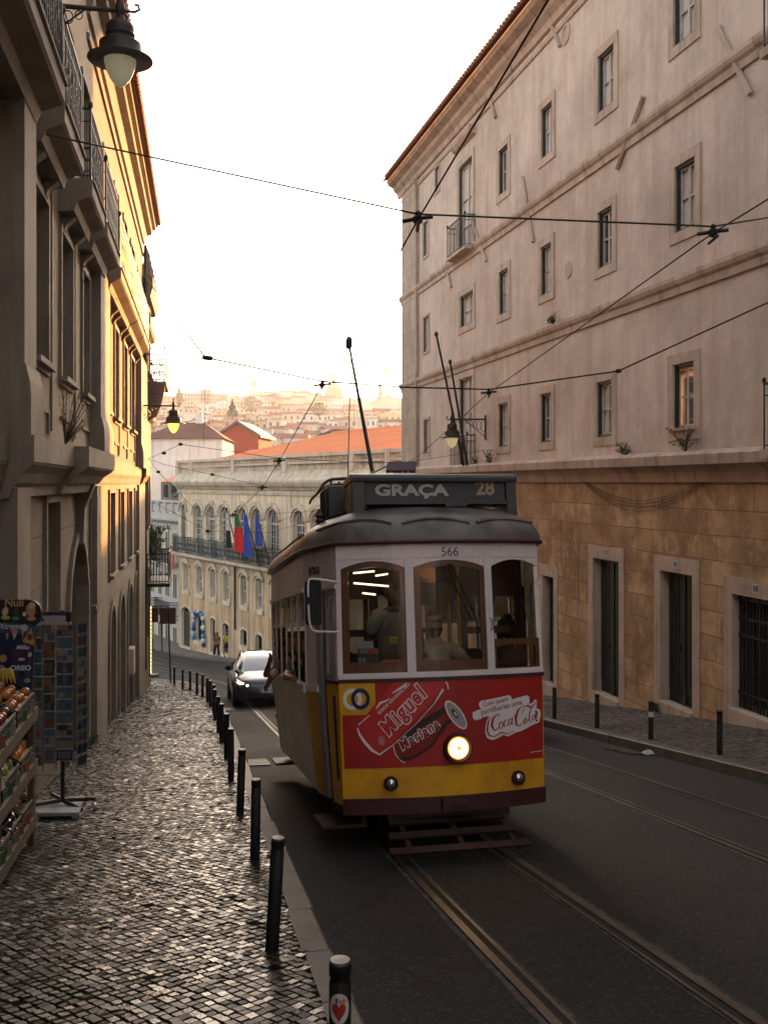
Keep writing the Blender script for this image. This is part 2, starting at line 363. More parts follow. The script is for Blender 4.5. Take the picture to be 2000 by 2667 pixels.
# ================================================================ right building
def rot_noise(n, l, P, s): return noise(n, l, P, s)
def plaster(name, base, dark, rust, U, streak=.5):
    m, t, n, l, b, o = nodes(name); P, V = wallvec(n, l, U)
    c = mixc(n, l, ramp(n, l, noise(n, l, P, .42, 9, .75), .38, .62), base, dark)
    c = mixc(n, l, ramp(n, l, noise(n, l, P, 3, 5, .7), .5, .75, 0, .35), c, tuple(x * 1.12 for x in base))
    st = noise(n, l, scaled(n, l, V, (1.7, .13, 1)), 1.3, 7, .7)
    c = mixc(n, l, ramp(n, l, st, .46, .66, 0, streak), c, rust)
    st2 = noise(n, l, scaled(n, l, V, (4.2, .3, 1)), 1.1, 6, .7)
    c = mixc(n, l, ramp(n, l, st2, .58, .78, 0, .3), c, tuple(x * .45 for x in dark))
    l.new(c, b.inputs['Base Color']); b.inputs['Roughness'].default_value = .88
    bn = n.new('ShaderNodeBump'); bn.inputs['Strength'].default_value = .35; bn.inputs['Distance'].default_value = .03
    l.new(noise(n, l, P, 7, 8, .7), bn.inputs['Height']); l.new(bn.outputs[0], b.inputs['Normal']); return m
def ashlar(name, c1, c2, stain, U, bw=1.1, bh=.48, mortar=.006, streak=.6, big=.8):
    m, t, n, l, b, o = nodes(name); P, V = wallvec(n, l, U)
    nv = n.new('ShaderNodeVectorMath'); nv.operation = 'MULTIPLY_ADD'; nx = n.new('ShaderNodeTexNoise'); l.new(V, nx.inputs['Vector']); nx.inputs['Scale'].default_value = 1.2
    l.new(nx.outputs[1], nv.inputs[0]); nv.inputs[1].default_value = (.06, .05, 0); l.new(V, nv.inputs[2])
    br = n.new('ShaderNodeTexBrick'); l.new(nv.outputs[0], br.inputs['Vector']); br.inputs['Scale'].default_value = 1; br.inputs['Brick Width'].default_value = bw; br.inputs['Row Height'].default_value = bh
    br.inputs['Mortar Size'].default_value = mortar; br.inputs['Mortar Smooth'].default_value = .3; br.inputs['Bias'].default_value = -.1; br.offset = .43; br.squash = 1.0
    br.inputs[1].default_value = c4(c1); br.inputs[2].default_value = c4(c2); br.inputs[3].default_value = c4(tuple(x * .45 for x in c2))
    c = mixc(n, l, ramp(n, l, noise(n, l, P, big, 8, .75), .42, .60, 0, .9), br.outputs[0], stain)
    c = mixc(n, l, ramp(n, l, noise(n, l, P, 9, 6, .75), .5, .75, 0, .4), c, tuple(x * .5 for x in c2))
    c = mixc(n, l, ramp(n, l, noise(n, l, P, 1.7, 7, .8), .56, .70, 0, .55), c, tuple(min(1, x * 1.45 + .03) for x in c1))
    st = noise(n, l, scaled(n, l, V, (2.0, .22, 1)), 1.2, 7, .8)
    c = mixc(n, l, ramp(n, l, st, .55, .66, 0, streak), c, tuple(x * .3 for x in c2))
    l.new(c, b.inputs['Base Color']); b.inputs['Roughness'].default_value = .85
    bn = n.new('ShaderNodeBump'); bn.inputs['Strength'].default_value = .5; bn.inputs['Distance'].default_value = .02
    mx = n.new('ShaderNodeMath'); mx.operation = 'MULTIPLY_ADD'; l.new(br.outputs['Fac'], mx.inputs[0]); mx.inputs[1].default_value = -1.0; l.new(noise(n, l, P, 12, 8, .75), mx.inputs[2])
    l.new(mx.outputs[0], bn.inputs['Height']); l.new(bn.outputs[0], b.inputs['Normal']); return m
def glassmat(name, tintc=(.03, .035, .035), rough=.04):
    m, t, n, l, b, o = nodes(name); P, _ = wallvec(n, l); b.inputs['Base Color'].default_value = c4(tintc); b.inputs['Roughness'].default_value = rough; b.inputs['Specular IOR Level'].default_value = .9; b.inputs['IOR'].default_value = 1.6
    bn = n.new('ShaderNodeBump'); bn.inputs['Strength'].default_value = .12; bn.inputs['Distance'].default_value = .02; l.new(noise(n, l, P, 2.5, 2), bn.inputs['Height']); l.new(bn.outputs[0], b.inputs['Normal']); return m
FR = Frame((6.36 + .237 * 16.5, 0), (-.237, 1), -1)     # N faces the street (left)
UR = FR.U
m_rplas = plaster("aged_pink_grey_render", (.67, .58, .495), (.47, .40, .335), (.34, .20, .11), UR, .38)
m_rstone = ashlar("ochre_limestone_ashlar", (.60, .42, .23), (.40, .26, .13), (.25, .135, .05), UR, 1.15, .46, .011, .8)
m_trim = M("weathered_lime_trim", (.56, .46, .37), .85, (.40, .31, .235), 1.5, .35, 20, streak=.5)
m_quoin = ashlar("pale_quoin_limestone", (.50, .42, .32), (.42, .34, .25), (.36, .28, .2), UR, .9, .42, .008)
m_green = M("dark_green_painted_wood", (.022, .034, .026), .5, (.012, .02, .016), 4, .2, 30)
m_white = M("old_white_window_paint", (.55, .52, .47), .6, (.38, .35, .3), 5)
m_glass = glassmat("window_glass"); m_curt = M("dim_white_curtain", (.45, .43, .40), .9, (.3, .29, .27), 3)
m_iron = M("black_wrought_iron", (.012, .012, .013), .5, bump=.2)
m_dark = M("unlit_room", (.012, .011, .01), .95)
def wall_holes(mb, F, u0, u1, v0, v1, holes, n=0.0, back=None):
    """front face with rectangular openings; holes: (a, b, c, d)"""
    us = sorted({u0, u1, *[h[0] for h in holes], *[h[1] for h in holes]}); us = [u for u in us if u0 <= u <= u1]
    vs = sorted({v0, v1, *[h[2] for h in holes], *[h[3] for h in holes]}); vs = [v for v in vs if v0 <= v <= v1]
    for a, b in zip(us, us[1:]):
        run = None
        for c, d in zip(vs, vs[1:]):
            mu, mv = (a + b) / 2, (c + d) / 2
            if any(h[0] < mu < h[1] and h[2] < mv < h[3] for h in holes):
                if run is not None: mb.quad(F.p(a, run, n), F.p(b, run, n), F.p(b, c, n), F.p(a, c, n)); run = None
            elif run is None: run = c
        if run is not None: mb.quad(F.p(a, run, n), F.p(b, run, n), F.p(b, v1, n), F.p(a, v1, n))
R4 = [(1756, 1811, 78, 'b', -1.0), ]
# (left px, right px, y of top at right, y of bottom at right, type)
RW = [(1756, 1811, -95, 78, 'w'), (1559, 1600, 110, 262, 'w'), (1411, 1439, 260, 392, 'w'), (1300, 1323.6, 372, 491, 'w'), (1196, 1231, 403, 645, 'd'), (1134, 1145, 428, 491, 's'),
      (1759, 1812, 405, 583, 'w'), (1559, 1595.5, 533, 684, 'w'), (1410, 1437, 629, 758, 'w'), (1301, 1324, 696, 811, 'w'), (1200, 1233, 754, 838, 'w'), (1104, 1116, 571, 660, 's'),
      (1104, 1117.5, 821, 912, 's'), (1755, 1809, 939, 1115, 'l'), (1556, 1595, 988, 1135, 'w'), (1410, 1437, 1021, 1150, 'w'), (1300, 1324, 1047, 1162, 'w'), (1199, 1231, 978, 1216, 'd'), (1105.5, 1119, 1091, 1180, 's'),
      (2080, 2180, 200, 430, 'w'), (2080, 2180, 820, 1080, 'w')]
RD = [(1417, 1445.6, 1505, 1787, 'g'), (1549, 1616.5, 1464, 1829, 'g'), (1724, 1808.5, 1500, 1858, 'g'), (1912, 2045, 1572, 1893, 'bars')]
def rect(F, q):
    ua = F.u(q[0]); ub, vt = F.uv(q[1], q[2]); _, vb = F.uv(q[1], q[3]); return (min(ua, ub), max(ua, ub), vb, vt)
VLEDGE = .42
UE = FR.u(1048); UN = FR.u(2300); CV = FR.uv(1012, 470)[1] * .97
bl = thing("convent_building", "long four-storey pinkish grey building with ochre stone base, right of the street", "building", FR.p(20, gz(3, 25), 0))
rects_up = [rect(FR, q) for q in RW]; rects_dn = [rect(FR, q) for q in RD]
VTOP = 12.0
UQ = FR.u(1092)   # quoin strip starts here
mb = MB(); wall_holes(mb, FR, -28, UQ, VLEDGE, VTOP, rects_up); mb.build("plaster_wall", m_rplas, bl)
mb = MB(); wall_holes(mb, FR, -28, UQ, -9.5, VLEDGE, rects_dn, .03); mb.fbox(FR, -28, UQ, VLEDGE - .02, VLEDGE - .0, -.3, .03); mb.build("stone_base", m_rstone, bl)
# end wall, back, quoin
mb = MB(); mb.fbox(FR, UQ, UE, -11, VTOP, -.6, .04); mb.build("corner_quoin", m_quoin, bl)
mb = MB(); mb.fbox(FR, UE - .6, UE - .01, -11, VTOP, -12, -.6); mb.fbox(FR, -28, UE - .6, -11, VTOP, -12.3, -12); mb.fbox(FR, -28.3, -28, -9, VTOP, -12.3, -.01); mb.build("end_wall", m_rplas, bl)
# floors behind windows kept dark
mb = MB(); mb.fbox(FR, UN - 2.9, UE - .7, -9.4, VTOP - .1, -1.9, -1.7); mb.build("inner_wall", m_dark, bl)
# string courses
def course(v, nm="string_course", h=.34, d=.14):
    mb = MB(); mb.profile(FR, [(0, v - h), (d * .35, v - h), (d * .45, v - h * .6), (d * .8, v - h * .45), (d, v - h * .25), (d, v), (d * .4, v + .03), (0, v + .05)], -28, UE + .1); mb.build(nm, m_trim, bl)
V2 = FR.uv(1048, 1001)[1]; V3 = FR.uv(1160, 693)[1]
course(V2); course(V3)
mb = MB(); mb.profile(FR, [(.03, VLEDGE - .42), (.08, VLEDGE - .4), (.12, VLEDGE - .22), (.2, VLEDGE - .12), (.34, VLEDGE - .08), (.36, VLEDGE + .1), (.28, VLEDGE + .16), (0, VLEDGE + .2)], -28, UE + .12); mb.build("ledge", m_trim, bl)
mb = MB(); mb.profile(FR, [(0, VTOP - .72), (.05, VTOP - .7), (.06, VTOP - .6), (0, VTOP - .58)], -28, UE); mb.build("frieze_moulding", m_trim, bl)
mb = MB(); mb.profile(FR, [(0, VTOP - .45), (.08, VTOP - .42), (.12, VTOP - .25), (.26, VTOP - .12), (.3, VTOP), (.5, VTOP + .1), (.55, VTOP + .22), (.2, VTOP + .26), (0, VTOP + .26)], -28, UE + .45); mb.build("cornice", m_trim, bl)
m_tile = M("clay_roof_tiles", (.40, .16, .075), .85, (.20, .10, .06), .7, .4, 14, fine=.3)
def tiles(F, u0, u1, n0, v0, n1, v1, per=.24, amp=.05, rows=14):
    """corrugated clay roof between eave (n0, v0) and ridge (n1, v1)"""
    mb = MB(); k = int(abs(u1 - u0) / per) * 6
    def f(a, b):
        u = lerp(u0, u1, a); ph = a * k / 6 * 2 * math.pi; s_ = abs(math.sin(ph / 2)); step = (b * rows) % 1.0
        return F.p(u, lerp(v0, v1, b) + amp * s_ + (1 - step) * .02, lerp(n0, n1, b))
    mb.grid(f, k, rows); return mb
tb = tiles(FR, -28, UE + .5, .72, VTOP + .24, -6, VTOP + 2.9, .22, .06, 1)
for i in range(int((UE + 28) / .22)):
    u = -28 + i * .22 + .11
    tb.tube([FR.p(u, VTOP + .3, .76), FR.p(u, VTOP + .42, .45)], .072, 8)
tb.build("tiled_roof", m_tile, bl, smooth=True)
mb = MB(); mb.quad(FR.p(-28, VTOP + .22, .6), FR.p(UE + .45, VTOP + .22, .6), FR.p(UE + .45, VTOP + 2.7, -6), FR.p(-28, VTOP + 2.7, -6)); mb.build("roof_deck", m_trim, bl)
m_lit = M("window_with_warm_sunset_reflection", (.9, .55, .2), .25)
def sash(F, r, parent, dep=.28, kind='w', seed=0, name="window"):
    a, b, c, d = r; w_ = b - a; mb = MB()
    # dark reveal with green frame on the far side, white sashes
    for (x0, x1, y0, y1) in ((a, b, c, c + .05), (a, b, d - .05, d), (a, a + .05, c + .05, d - .05), (b - .05, b, c + .05, d - .05)): mb.fbox(F, x0, x1, y0, y1, -dep - .06, -.02)
    wd = mb.build(name, m_green, parent)
    fr = MB(); n0, n1 = -dep - .05, -dep + .0
    i = .05; a2, b2, c2, d2 = a + i, b - i, c + i, d - i; t = .045
    mids = [(a2 + b2) / 2] if w_ < 1.6 else [(a2 + b2) / 2]
    for (x0, x1, y0, y1) in ((a2, b2, c2, c2 + t), (a2, b2, d2 - t, d2), (a2, a2 + t, c2 + t, d2 - t), (b2 - t, b2, c2 + t, d2 - t), (mids[0] - t * .8, mids[0] + t * .8, c2 + t, d2 - t)): fr.fbox(F, x0, x1, y0, y1, n0, n1)
    h = d2 - c2; rails = [.5] if h < 2.3 else [.62, .3]
    for k in rails:
        y = c2 + h * k
        for x0, x1 in ((a2 + t, mids[0] - t * .8), (mids[0] + t * .8, b2 - t)): fr.fbox(F, x0, x1, y - .02, y + .02, n0, n1 - .005)
    fr.build("frame", m_white, wd)
    g = MB(); g.fbox(F, a2 + .01, b2 - .01, c2 + .01, d2 - .01, n0 - .012, n0 - .004); g.build("pane", m_glass if kind != 'l' else m_glass, wd)
    rn = random.Random(seed)
    if kind == 'w' and rn.random() < .7 or kind == 'd':
        q = MB(); cu = rn.choice([(a2, (a2 + b2) / 2 + .1), (a2 + w_ * .3, b2)]); nn = 10
        pass
    return wd
m_glassb = glassmat("pale_curtain_and_sky_glass", (.66, .64, .60), .10)  # pale colour stands for curtains and for the sky's reflection
m_mirror = M('bright_old_mirror_glass', (.75, .75, .75), .03, metal=.85)
for i, (q, r) in enumerate(zip(RW, rects_up)):
    a, b, c, d = r; wd = sash(FR, r, bl, .05 if q[4] == 's' else .085, q[4], i)
    if i not in (13,) and i % 4 != 3: wd.children[1].data.materials[0] = m_glassb
    if i == 13:
        bpy.data.objects.remove(wd.children[1]); mb = MB(); mm_ = (a + b) / 2
        for x0, x1 in ((a + .1, mm_ - .03), (mm_ + .03, b - .1)): mb.quad(FR.p(x0, c + .08, -.125), FR.p(x1, c + .08, -.125 + (x1 - x0) * .166), FR.p(x1, d - .08, -.125 + (x1 - x0) * .166), FR.p(x0, d - .08, -.125))
        mb.build("pane", m_mirror, wd)
    s_ = .2 if q[4] != 's' else .09
    mb = MB(); e = .03
    for (x0, x1, y0, y1) in ((a - s_, b + s_, c - s_, c - .004), (a - s_, b + s_, d + .004, d + s_), (a - s_, a - .004, c, d), (b + .004, b + s_, c, d)): mb.fbox(FR, x0, x1, y0, y1, -.01, e)
    # stone reveal
    for (x0, x1, y0, y1) in ((a - .05, a, c, d), (b, b + .05, c, d), (a, b, c - .05, c), (a, b, d, d + .05)): mb.fbox(FR, x0, x1, y0, y1, -.42, -.012)
    if q[4] == 'l': mb.fbox(FR, a - .1, b + .1, c - .02, c + .03, -.01, .1)
    if i == 4: mb.profile(FR, [(0, d + .55), (.12, d + .6), (.2, d + .72), (.22, d + .85), (0, d + .9)], a - .35, b + .35)
    mb.build("surround", m_trim, wd)
# lit window: mirror panes put in, turned to reflect the sunlit wall opposite
# ---- green doors
def leafdoor(F, r, parent, n=-.17):
    a, b, c, d = r; mb = MB(); mb.fbox(F, a, b, c - .2, d, n - .06, n)
    k = 9; wdt = (b - a) / k
    for i in range(k):
        if i == k // 2: continue
        mb.fbox(F, a + i * wdt + .012, a + (i + 1) * wdt - .012, c + .25, d - .06, n, n + .018)
    mb.fbox(F, (a + b) / 2 - .05, (a + b) / 2 + .05, c - .2, d, n, n + .04)
    for y in (c - .15, d - .08): mb.fbox(F, a, b, y, y + .16 if y < d - .1 else y + .08, n, n + .03)
    dr = mb.build("door", m_green, parent)
    h = MB(); h.box(F.p((a + b) / 2 + .12, c + 1.1, n + .05), (.03, .03, .14)); h.build("handle", m_iron, dr)
    return dr
m_plate = M("enamel_number_plate", (.5, .5, .47), .4); m_navy = M("dark_enamel", (.02, .03, .06), .4)
for i, (q, r) in enumerate(zip(RD, rects_dn)):
    a, b, c, d = r; s_ = .24
    if q[4] == 'g': dr = leafdoor(FR, r, bl)
    else:
        mb = MB(); mb.fbox(FR, a, b, c, d, -.45, -.4); dr = mb.build("door", m_dark, bl)
        g = MB(); k = 14
        for j in range(k + 1):
            u = lerp(a + .04, b - .04, j / k); g.tube([FR.p(u, c, -.1), FR.p(u, d, -.1)], .018 if j % 4 else .03, 6)
        for v in (c + .25, c + 1.25, c + 1.55, d - .1): g.fbox(FR, a, b, v, v + .05, -.12, -.08)
        g.build("iron_grille", m_iron, dr)
    mb = MB()
    for (x0, x1, y0, y1) in ((a - s_, b + s_, d + .004, d + .3), (a - s_, a, c - 1, d), (b, b + s_, c - 1, d)): mb.fbox(FR, x0, x1, y0, y1, -.5, .05)
    mb.fbox(FR, a - .02, b + .02, c - 1, c, -.5, .12); mb.build("stone_surround", m_rstone if False else m_trim, dr)
    if i:
        L = Loc(FR.p((a + b) / 2, d + .16, .056), -FR.U, (0, 0, 1), FR.N)
        mb = MB(); mb.fbox(FR, (a + b) / 2 - .1, (a + b) / 2 + .1, d + .08, d + .24, .05, .058); pp = mb.build("number_plate", m_plate, dr)
        text_mesh("house_number", ["", "92", "90", "88"][i], .15, m_navy, Loc(L.p(0, 0, .003), L.x, L.y, L.z), pp)
m_base = None
# drainpipe, corner pipe, iron tie bars, oval vents
mb = MB(); up = FR.u(1090); mb.tube([FR.p(up, VTOP - .3, .35), FR.p(up, VTOP - .6, .12), FR.p(up, VTOP - 1, .1), FR.p(up, VLEDGE, .1)], .05, 8); mb.build("drainpipe", m_trim, bl, smooth=True)
for px0, py0, px1, py1 in ((1364, 460, 1392, 630), (1680, 250, 1611, 440), (1872, 65, 1960, 245), (1240, 595, 1270, 680), (1165, 700, 1178, 748), (1432, 42, 1462, 120), (1273, 230, 1294, 306)):
    a, v = FR.uv(px0, py0); b, v2 = FR.uv(px1, py1); mb = MB(); mb.tube([FR.p(a, v, .05), FR.p(b, v2, .05)], .05, 5); mb.build("wall_tie", m_trim, bl)
for px, py in ((1474, 87), (1481, 703)):
    u, v = FR.uv(px, py); mb = MB(); mb.lathe([(.26, 0), (.26, .03), (.17, .035), (.16, .015)] if px == 1474 else [(.2, 0), (.2, .02), (.001, .025)], FR.p(u, v, .0), 20, FR.N); vt_ = mb.build("round_vent", m_trim, bl, smooth=True)
    if px == 1474: mb = MB(); mb.lathe([(.165, .012), (.001, .012)], FR.p(u, v, .0), 16, FR.N); mb.build("vent_hole", m_dark, vt_)
# balconies with iron rails
def railing(F, a, b, v, n1, h=1.0, parent=None, step=.11, name="railing", mat_=None, r=.009, scroll=False):
    mb = MB(); path = [F.p(a, 0, 0), F.p(a, 0, n1), F.p(b, 0, n1), F.p(b, 0, 0)]
    for hh, rr in ((.06, max(.012, r)), (h * .82, max(.01, r)), (h, max(.02, r * 1.2))): mb.tube([p + Vector((0, 0, v + hh)) for p in path], rr, 5)
    for p, q in zip(path, path[1:]):
        k = max(1, int((q - p).length / step))
        for i in range(k + (q is path[-1])):
            x = p.lerp(q, i / k); mb.tube([x + Vector((0, 0, v)), x + Vector((0, 0, v + h))], r if i else .016, 4)
    for x in path[1:3]: mb.ball(x + Vector((0, 0, v + h + .05)), .035, 6, 5, (1, 1, 1.5))
    if scroll:
        for p, q in zip(path, path[1:]):
            k = max(1, int((q - p).length / .24)); d = (q - p) / k
            for i in range(k):
                for (zc, sg) in ((.24, 1), (.55, -1)):
                    c0 = p + d * (i + .5) + Vector((0, 0, v + zc * h / 1.0)); pts = []
                    for t in range(13):
                        a_ = t / 12 * 3.1 * math.pi; rr = .105 * (1 - t / 14); pts.append(c0 + d.normalized() * math.cos(a_) * rr * sg + Vector((0, 0, math.sin(a_) * rr * 1.25)))
                    mb.tube(pts, r, 4)
    return mb.build(name, mat_ or m_iron, parent)
for i, n1 in ((4, .34), (17, .26)):
    a, b, c, d = rects_up[i]
    mb = MB(); mb.fbox(FR, a - .3, b + .3, c - .09, c, .0, n1 + .03); bc = mb.build("balcony", m_trim, bl); railing(FR, a - .24, b + .24, c, n1, 1.0, bc)
u0, v0 = FR.uv(1985, 1170, .4); mb = MB(); mb.fbox(FR, u0 - 2.2, u0, v0 - .15, v0, 0, .45); bc = mb.build("balcony", m_trim, bl); railing(FR, u0 - 2.1, u0 - .05, v0, .4, 1.05, bc)
u0, v0 = FR.uv(1985, 130, .4); mb = MB(); mb.fbox(FR, u0 - 2.2, u0, v0 - .15, v0, 0, .45); bc = mb.build("balcony", m_trim, bl); railing(FR, u0 - 2.1, u0 - .05, v0, .4, 1.05, bc)

# ================================================================ the street goes on uphill behind the camera; unseen house added to cut sky light
ub = thing("unseen_uphill_house", "unseen tall rendered house added uphill to cut the sky light", "house", (0, -44, 1))
mb = MB(); mb.box((2, -46, 0), (40, 6, 24)); mb.build("wall", m_rplas, ub)
mb = MB(); mb.add([(-19, -43, 12), (23, -43, 12), (23, -49, 12), (-19, -49, 12), (-19, -46, 14), (23, -46, 14)], [(0, 1, 5, 4), (1, 2, 5), (2, 3, 4, 5), (3, 0, 4)]); mb.build("roof", m_tile, ub)
for i in range(6):
    for j in range(3): mb = MB(); mb.box((-8 + i * 4, -42.98, 1 + j * 4), (1.2, .08, 2)); mb.build("window", m_glass, ub)
# ================================================================ left building
FL = Frame((-1.94, 0), (-.184, 1), 1)
UL = FL.U; YS = 1 / math.sqrt(1 + .184 ** 2)   # u = Y * (1 / YS)
m_lplas = plaster("smooth_ochre_plaster", (.29, .21, .135), (.24, .175, .115), (.28, .20, .12), UL, .55)
m_lstone = ashlar("beige_limestone_blocks", (.20, .158, .115), (.16, .126, .09), (.14, .105, .07), UL, 1.5, .62, .012, .6, .6)
m_ltrim = M("pale_limestone_mouldings", (.235, .192, .142), .8, (.155, .125, .093), 1.2, .3, 24, streak=.45)
ll = thing("ornate_townhouse", "tall ochre townhouse with stone balconies and long windows, left of the street, half in sunlight", "building", FL.p(20, gz(-6, 20), 0))
LWp = [(83, 119.6, 541, 965), (155.7, 184.5, 655, 1009.6), (211.4, 228.5, 736, 1040), (267.4, 280, 848, 1087), (296, 306, 891, 1103), (320, 328, 924, 1117), (339, 347.5, 949, 1127)]
LGp = [(117, 150, 1307, 1620), (233.6, 251.6, 1294, 1564), (283, 296, 1283.6, 1492.5), (310, 320, 1281, 1469), (332, 341, 1279, 1450), (350, 357.6, 1277, 1434)]
LAp = [(176, 225, 1395, 2000), (283, 297, 1568, 1900), (308, 322, 1538, 1850), (331, 342, 1512, 1830), (348, 358, 1492, 1810)]
rw = [rect(FL, q) for q in LWp]; rg = [rect(FL, q) for q in LGp]; ra = [rect(FL, q) for q in LAp]
VW0, VW1 = 1.42, 3.47
rw = [(a, b, VW0, VW1) for a, b, c, d in rw]
ra = [(a, b, gz(FL.p(a, 0).x, FL.p(a, 0).y) - .1, d) for a, b, c, d in ra]
RU0, RU1 = 4.12, 6.62
ru = [(a - .02, b + .02, RU0, RU1) for a, b, c, d in rw]
extra = [(5.2, 6.3), (7.6, 8.7)]
rw += [(a, b, VW0, VW1) for a, b in extra]; ru += [(a, b, RU0, RU1) for a, b in extra]
UEL = FL.u(371); VL0 = .0; LTOP = 8.3
holes_up = rw + ru
mb = MB(); wall_holes(mb, FL, -28, UEL, VL0, LTOP, holes_up); mb.build("plaster_wall", m_lplas, ll)
mb = MB(); wall_holes(mb, FL, -28, UEL, -12, VL0, rg + ra); mb.build("stone_lower_wall", m_lstone, ll)
mb = MB(); mb.fbox(FL, UEL - .3, UEL - .002, -12, LTOP, -9, -.35); mb.fbox(FL, -28, UEL, -12, LTOP, -9.3, -9); mb.fbox(FL, -28.3, -28, -9, LTOP, -9.3, -.01); mb.build("rear_wall", m_lplas, ll)
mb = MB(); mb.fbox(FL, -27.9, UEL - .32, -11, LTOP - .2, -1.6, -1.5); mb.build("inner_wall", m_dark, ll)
def trimrect(mb, F, r, s_, e, n0=-.01, bot=True):
    a, b, c, d = r
    L_ = [(a - s_, b + s_, d + .003, d + s_), (a - s_, a - .003, c, d), (b + .003, b + s_, c, d)]
    if bot: L_.append((a - s_, b + s_, c - s_ * .8, c - .003))
    for x0, x1, y0, y1 in L_: mb.fbox(F, x0, x1, y0, y1, n0, e)
def reveal(mb, F, r, n=-.34, t=.04):
    a, b, c, d = r
    for x0, x1, y0, y1 in ((a - t, a, c, d), (b, b + t, c, d), (a - t, b + t, c - t, c), (a - t, b + t, d, d + t)): mb.fbox(F, x0, x1, y0, y1, n, -.011)
def longwin(F, r, parent, dep=.24, transom=.66, sill=True):
    a, b, c, d = r; mb = MB(); trimrect(mb, F, r, .1, .04); reveal(mb, F, r, -dep - .1)
    if sill: mb.fbox(F, a - .12, b + .12, c - .02, c + .05, -.0 + .041, .12)
    # stepped panels over and under the window
    wd = mb.build("window", m_ltrim, parent)
    fr = MB(); n0, n1 = -dep - .05, -dep; t = .055; h = d - c; m = (a + b) / 2; yt = c + h * transom
    for x0, x1, y0, y1 in ((a, b, c, c + t), (a, b, d - t, d), (a, a + t, c + t, d - t), (b - t, b, c + t, d - t), (m - .035, m + .035, c + t, yt), (a + t, b - t, yt, yt + .2 if h > 1.5 else yt + .06)): fr.fbox(F, x0, x1, y0, y1, n0, n1 + (.03 if y0 == yt else 0))
    for k in (.33,):
        y = c + h * k
        for x0, x1 in ((a + t, m - .035), (m + .035, b - t)): fr.fbox(F, x0, x1, y - .015, y + .015, n0, n1 - .01)
    fr.build("frame", m_white, wd)
    g = MB(); g.fbox(F, a + .01, b - .01, c + .01, d - .01, n0 - .012, n0 - .004); g.build("pane", m_glass, wd)
    return wd
for r in rw:
    wd = longwin(FL, r, ll); a, b, c, d = r; mb = MB()
    # raised strip either side and stepped apron panel
    mb.fbox(FL, b + .34, b + .40, c - .75, d + .3, 0, .03)
    mb.fbox(FL, a - .02, b + .05, c - .55, c - .5, 0, .035); mb.fbox(FL, b + .05, b + .1, c - .8, c - .5, 0, .035)
    mb.fbox(FL, a - .05, b + .1, d + .28, d + .33, 0, .035); mb.build("wall_panel", m_ltrim, ll)
for r in ru: longwin(FL, r, ll, transom=.7, sill=False)
for r in rg: longwin(FL, r, ll, transom=.82)
# arched ground doors
m_wood = M("dark_brown_door_wood", (.035, .022, .015), .5, (.02, .013, .01), 6, .3, 30)
for i, (a, b, c, d) in enumerate(ra):
    w_ = (b - a) / 2; m = (a + b) / 2; sp = d - w_; mb = MB(); k = 10
    arc = [(m + math.cos(math.pi * j / k) * w_, sp + math.sin(math.pi * j / k) * w_) for j in range(k + 1)]
    # spandrels fill the square corners of the opening
    for j in range(k):
        (x0, y0), (x1, y1) = arc[j], arc[j + 1]
        mb.quad(FL.p(x0, y0, 0), FL.p(x1, y1, 0), FL.p(x1, d, 0), FL.p(x0, d, 0)); mb.quad(FL.p(x0, y0, 0), FL.p(x1, y1, 0), FL.p(x1, y1, -.5), FL.p(x0, y0, -.5))
    for x0, x1 in ((a - .05, a), (b, b + .05)): mb.fbox(FL, x0, x1, c - 1, sp, -.5, -.011)
    outer = [(m + math.cos(math.pi * j / k) * (w_ + .14), sp + math.sin(math.pi * j / k) * (w_ + .14)) for j in range(k + 1)]
    for j in range(k):
        q = [arc[j], arc[j + 1], outer[j + 1], outer[j]]; mb.prism([FL.p(x, y, .001) for x, y in q], FL.N * .05)
    for x0, x1 in ((a - .14, a), (b, b + .14)): mb.fbox(FL, x0, x1, c - 1, sp, .001, .05)
    dr = mb.build("archway", m_ltrim, ll)
    g = MB(); g.fbox(FL, a - .04, b + .04, c - 1, d + .02, -.5, -.44)
    for j in range(5): g.fbox(FL, lerp(a, b, j / 5) + .03, lerp(a, b, (j + 1) / 5) - .03, c + .1, sp - .1, -.44, -.42)
    g.build("door", m_wood, dr)
# pilasters: (u0, u1, n)
def upx(px, n=0): return FL.u(px, n)
PIL = [(9.7, 10.4, .24), (upx(236) - .05, upx(262), .18), (upx(354), UEL, .16), (4.2, 5.0, .24)]
for k, (u0, u1, n) in enumerate(PIL):
    mb = MB(); mb.fbox(FL, u0, u1, 1.15, RU0 - .25 if k != 0 else 3.95, .001, n)
    mb.profile(FL, [(.0, .455), (n + .07, .455), (n + .07, .86), (n + .06, .98), (n + .03, 1.1), (n + .02, 1.15), (0, 1.15)], u0 - .06, u1 + .06)
    mb.fbox(FL, u0 - .02, u1 + .02, -12, -.05, .001, n - .06); mb.build("pilaster", m_ltrim if k else m_ltrim, ll)
# ledge between storeys, stepping out over the pilasters
def ledge(u0, u1, n, top=.5):
    mb = MB(); mb.profile(FL, [(.001, top - .62), (n * .35, top - .6), (n * .4, top - .5), (n * .55, top - .46), (n * .7, top - .36), (n * .95, top - .28), (n * .95, top - .26), (n, top - .255), (n, top), (.001, top + .01)], u0, u1); mb.build("ledge", m_ltrim, ll)
ledge(-4, 9.599, .12, .46); ledge(9.6, 12.7, .345, .46); ledge(12.701, 16.5, .52, .462); ledge(16.501, upx(362) - .2, .1, .46); ledge(upx(362) - .19, UEL + .1, .24, .5)
# console keystone over the near archway
mb = MB(); a, b, c, d = ra[0]; m = (a + b) / 2; mb.profile(FL, [(0, d - .1), (.1, d - .05), (.12, d + .5), (.3, d + .95), (.34, d + 1.25), (0, d + 1.25)], m - .13, m + .13); mb.build("keystone", m_ltrim, ll)
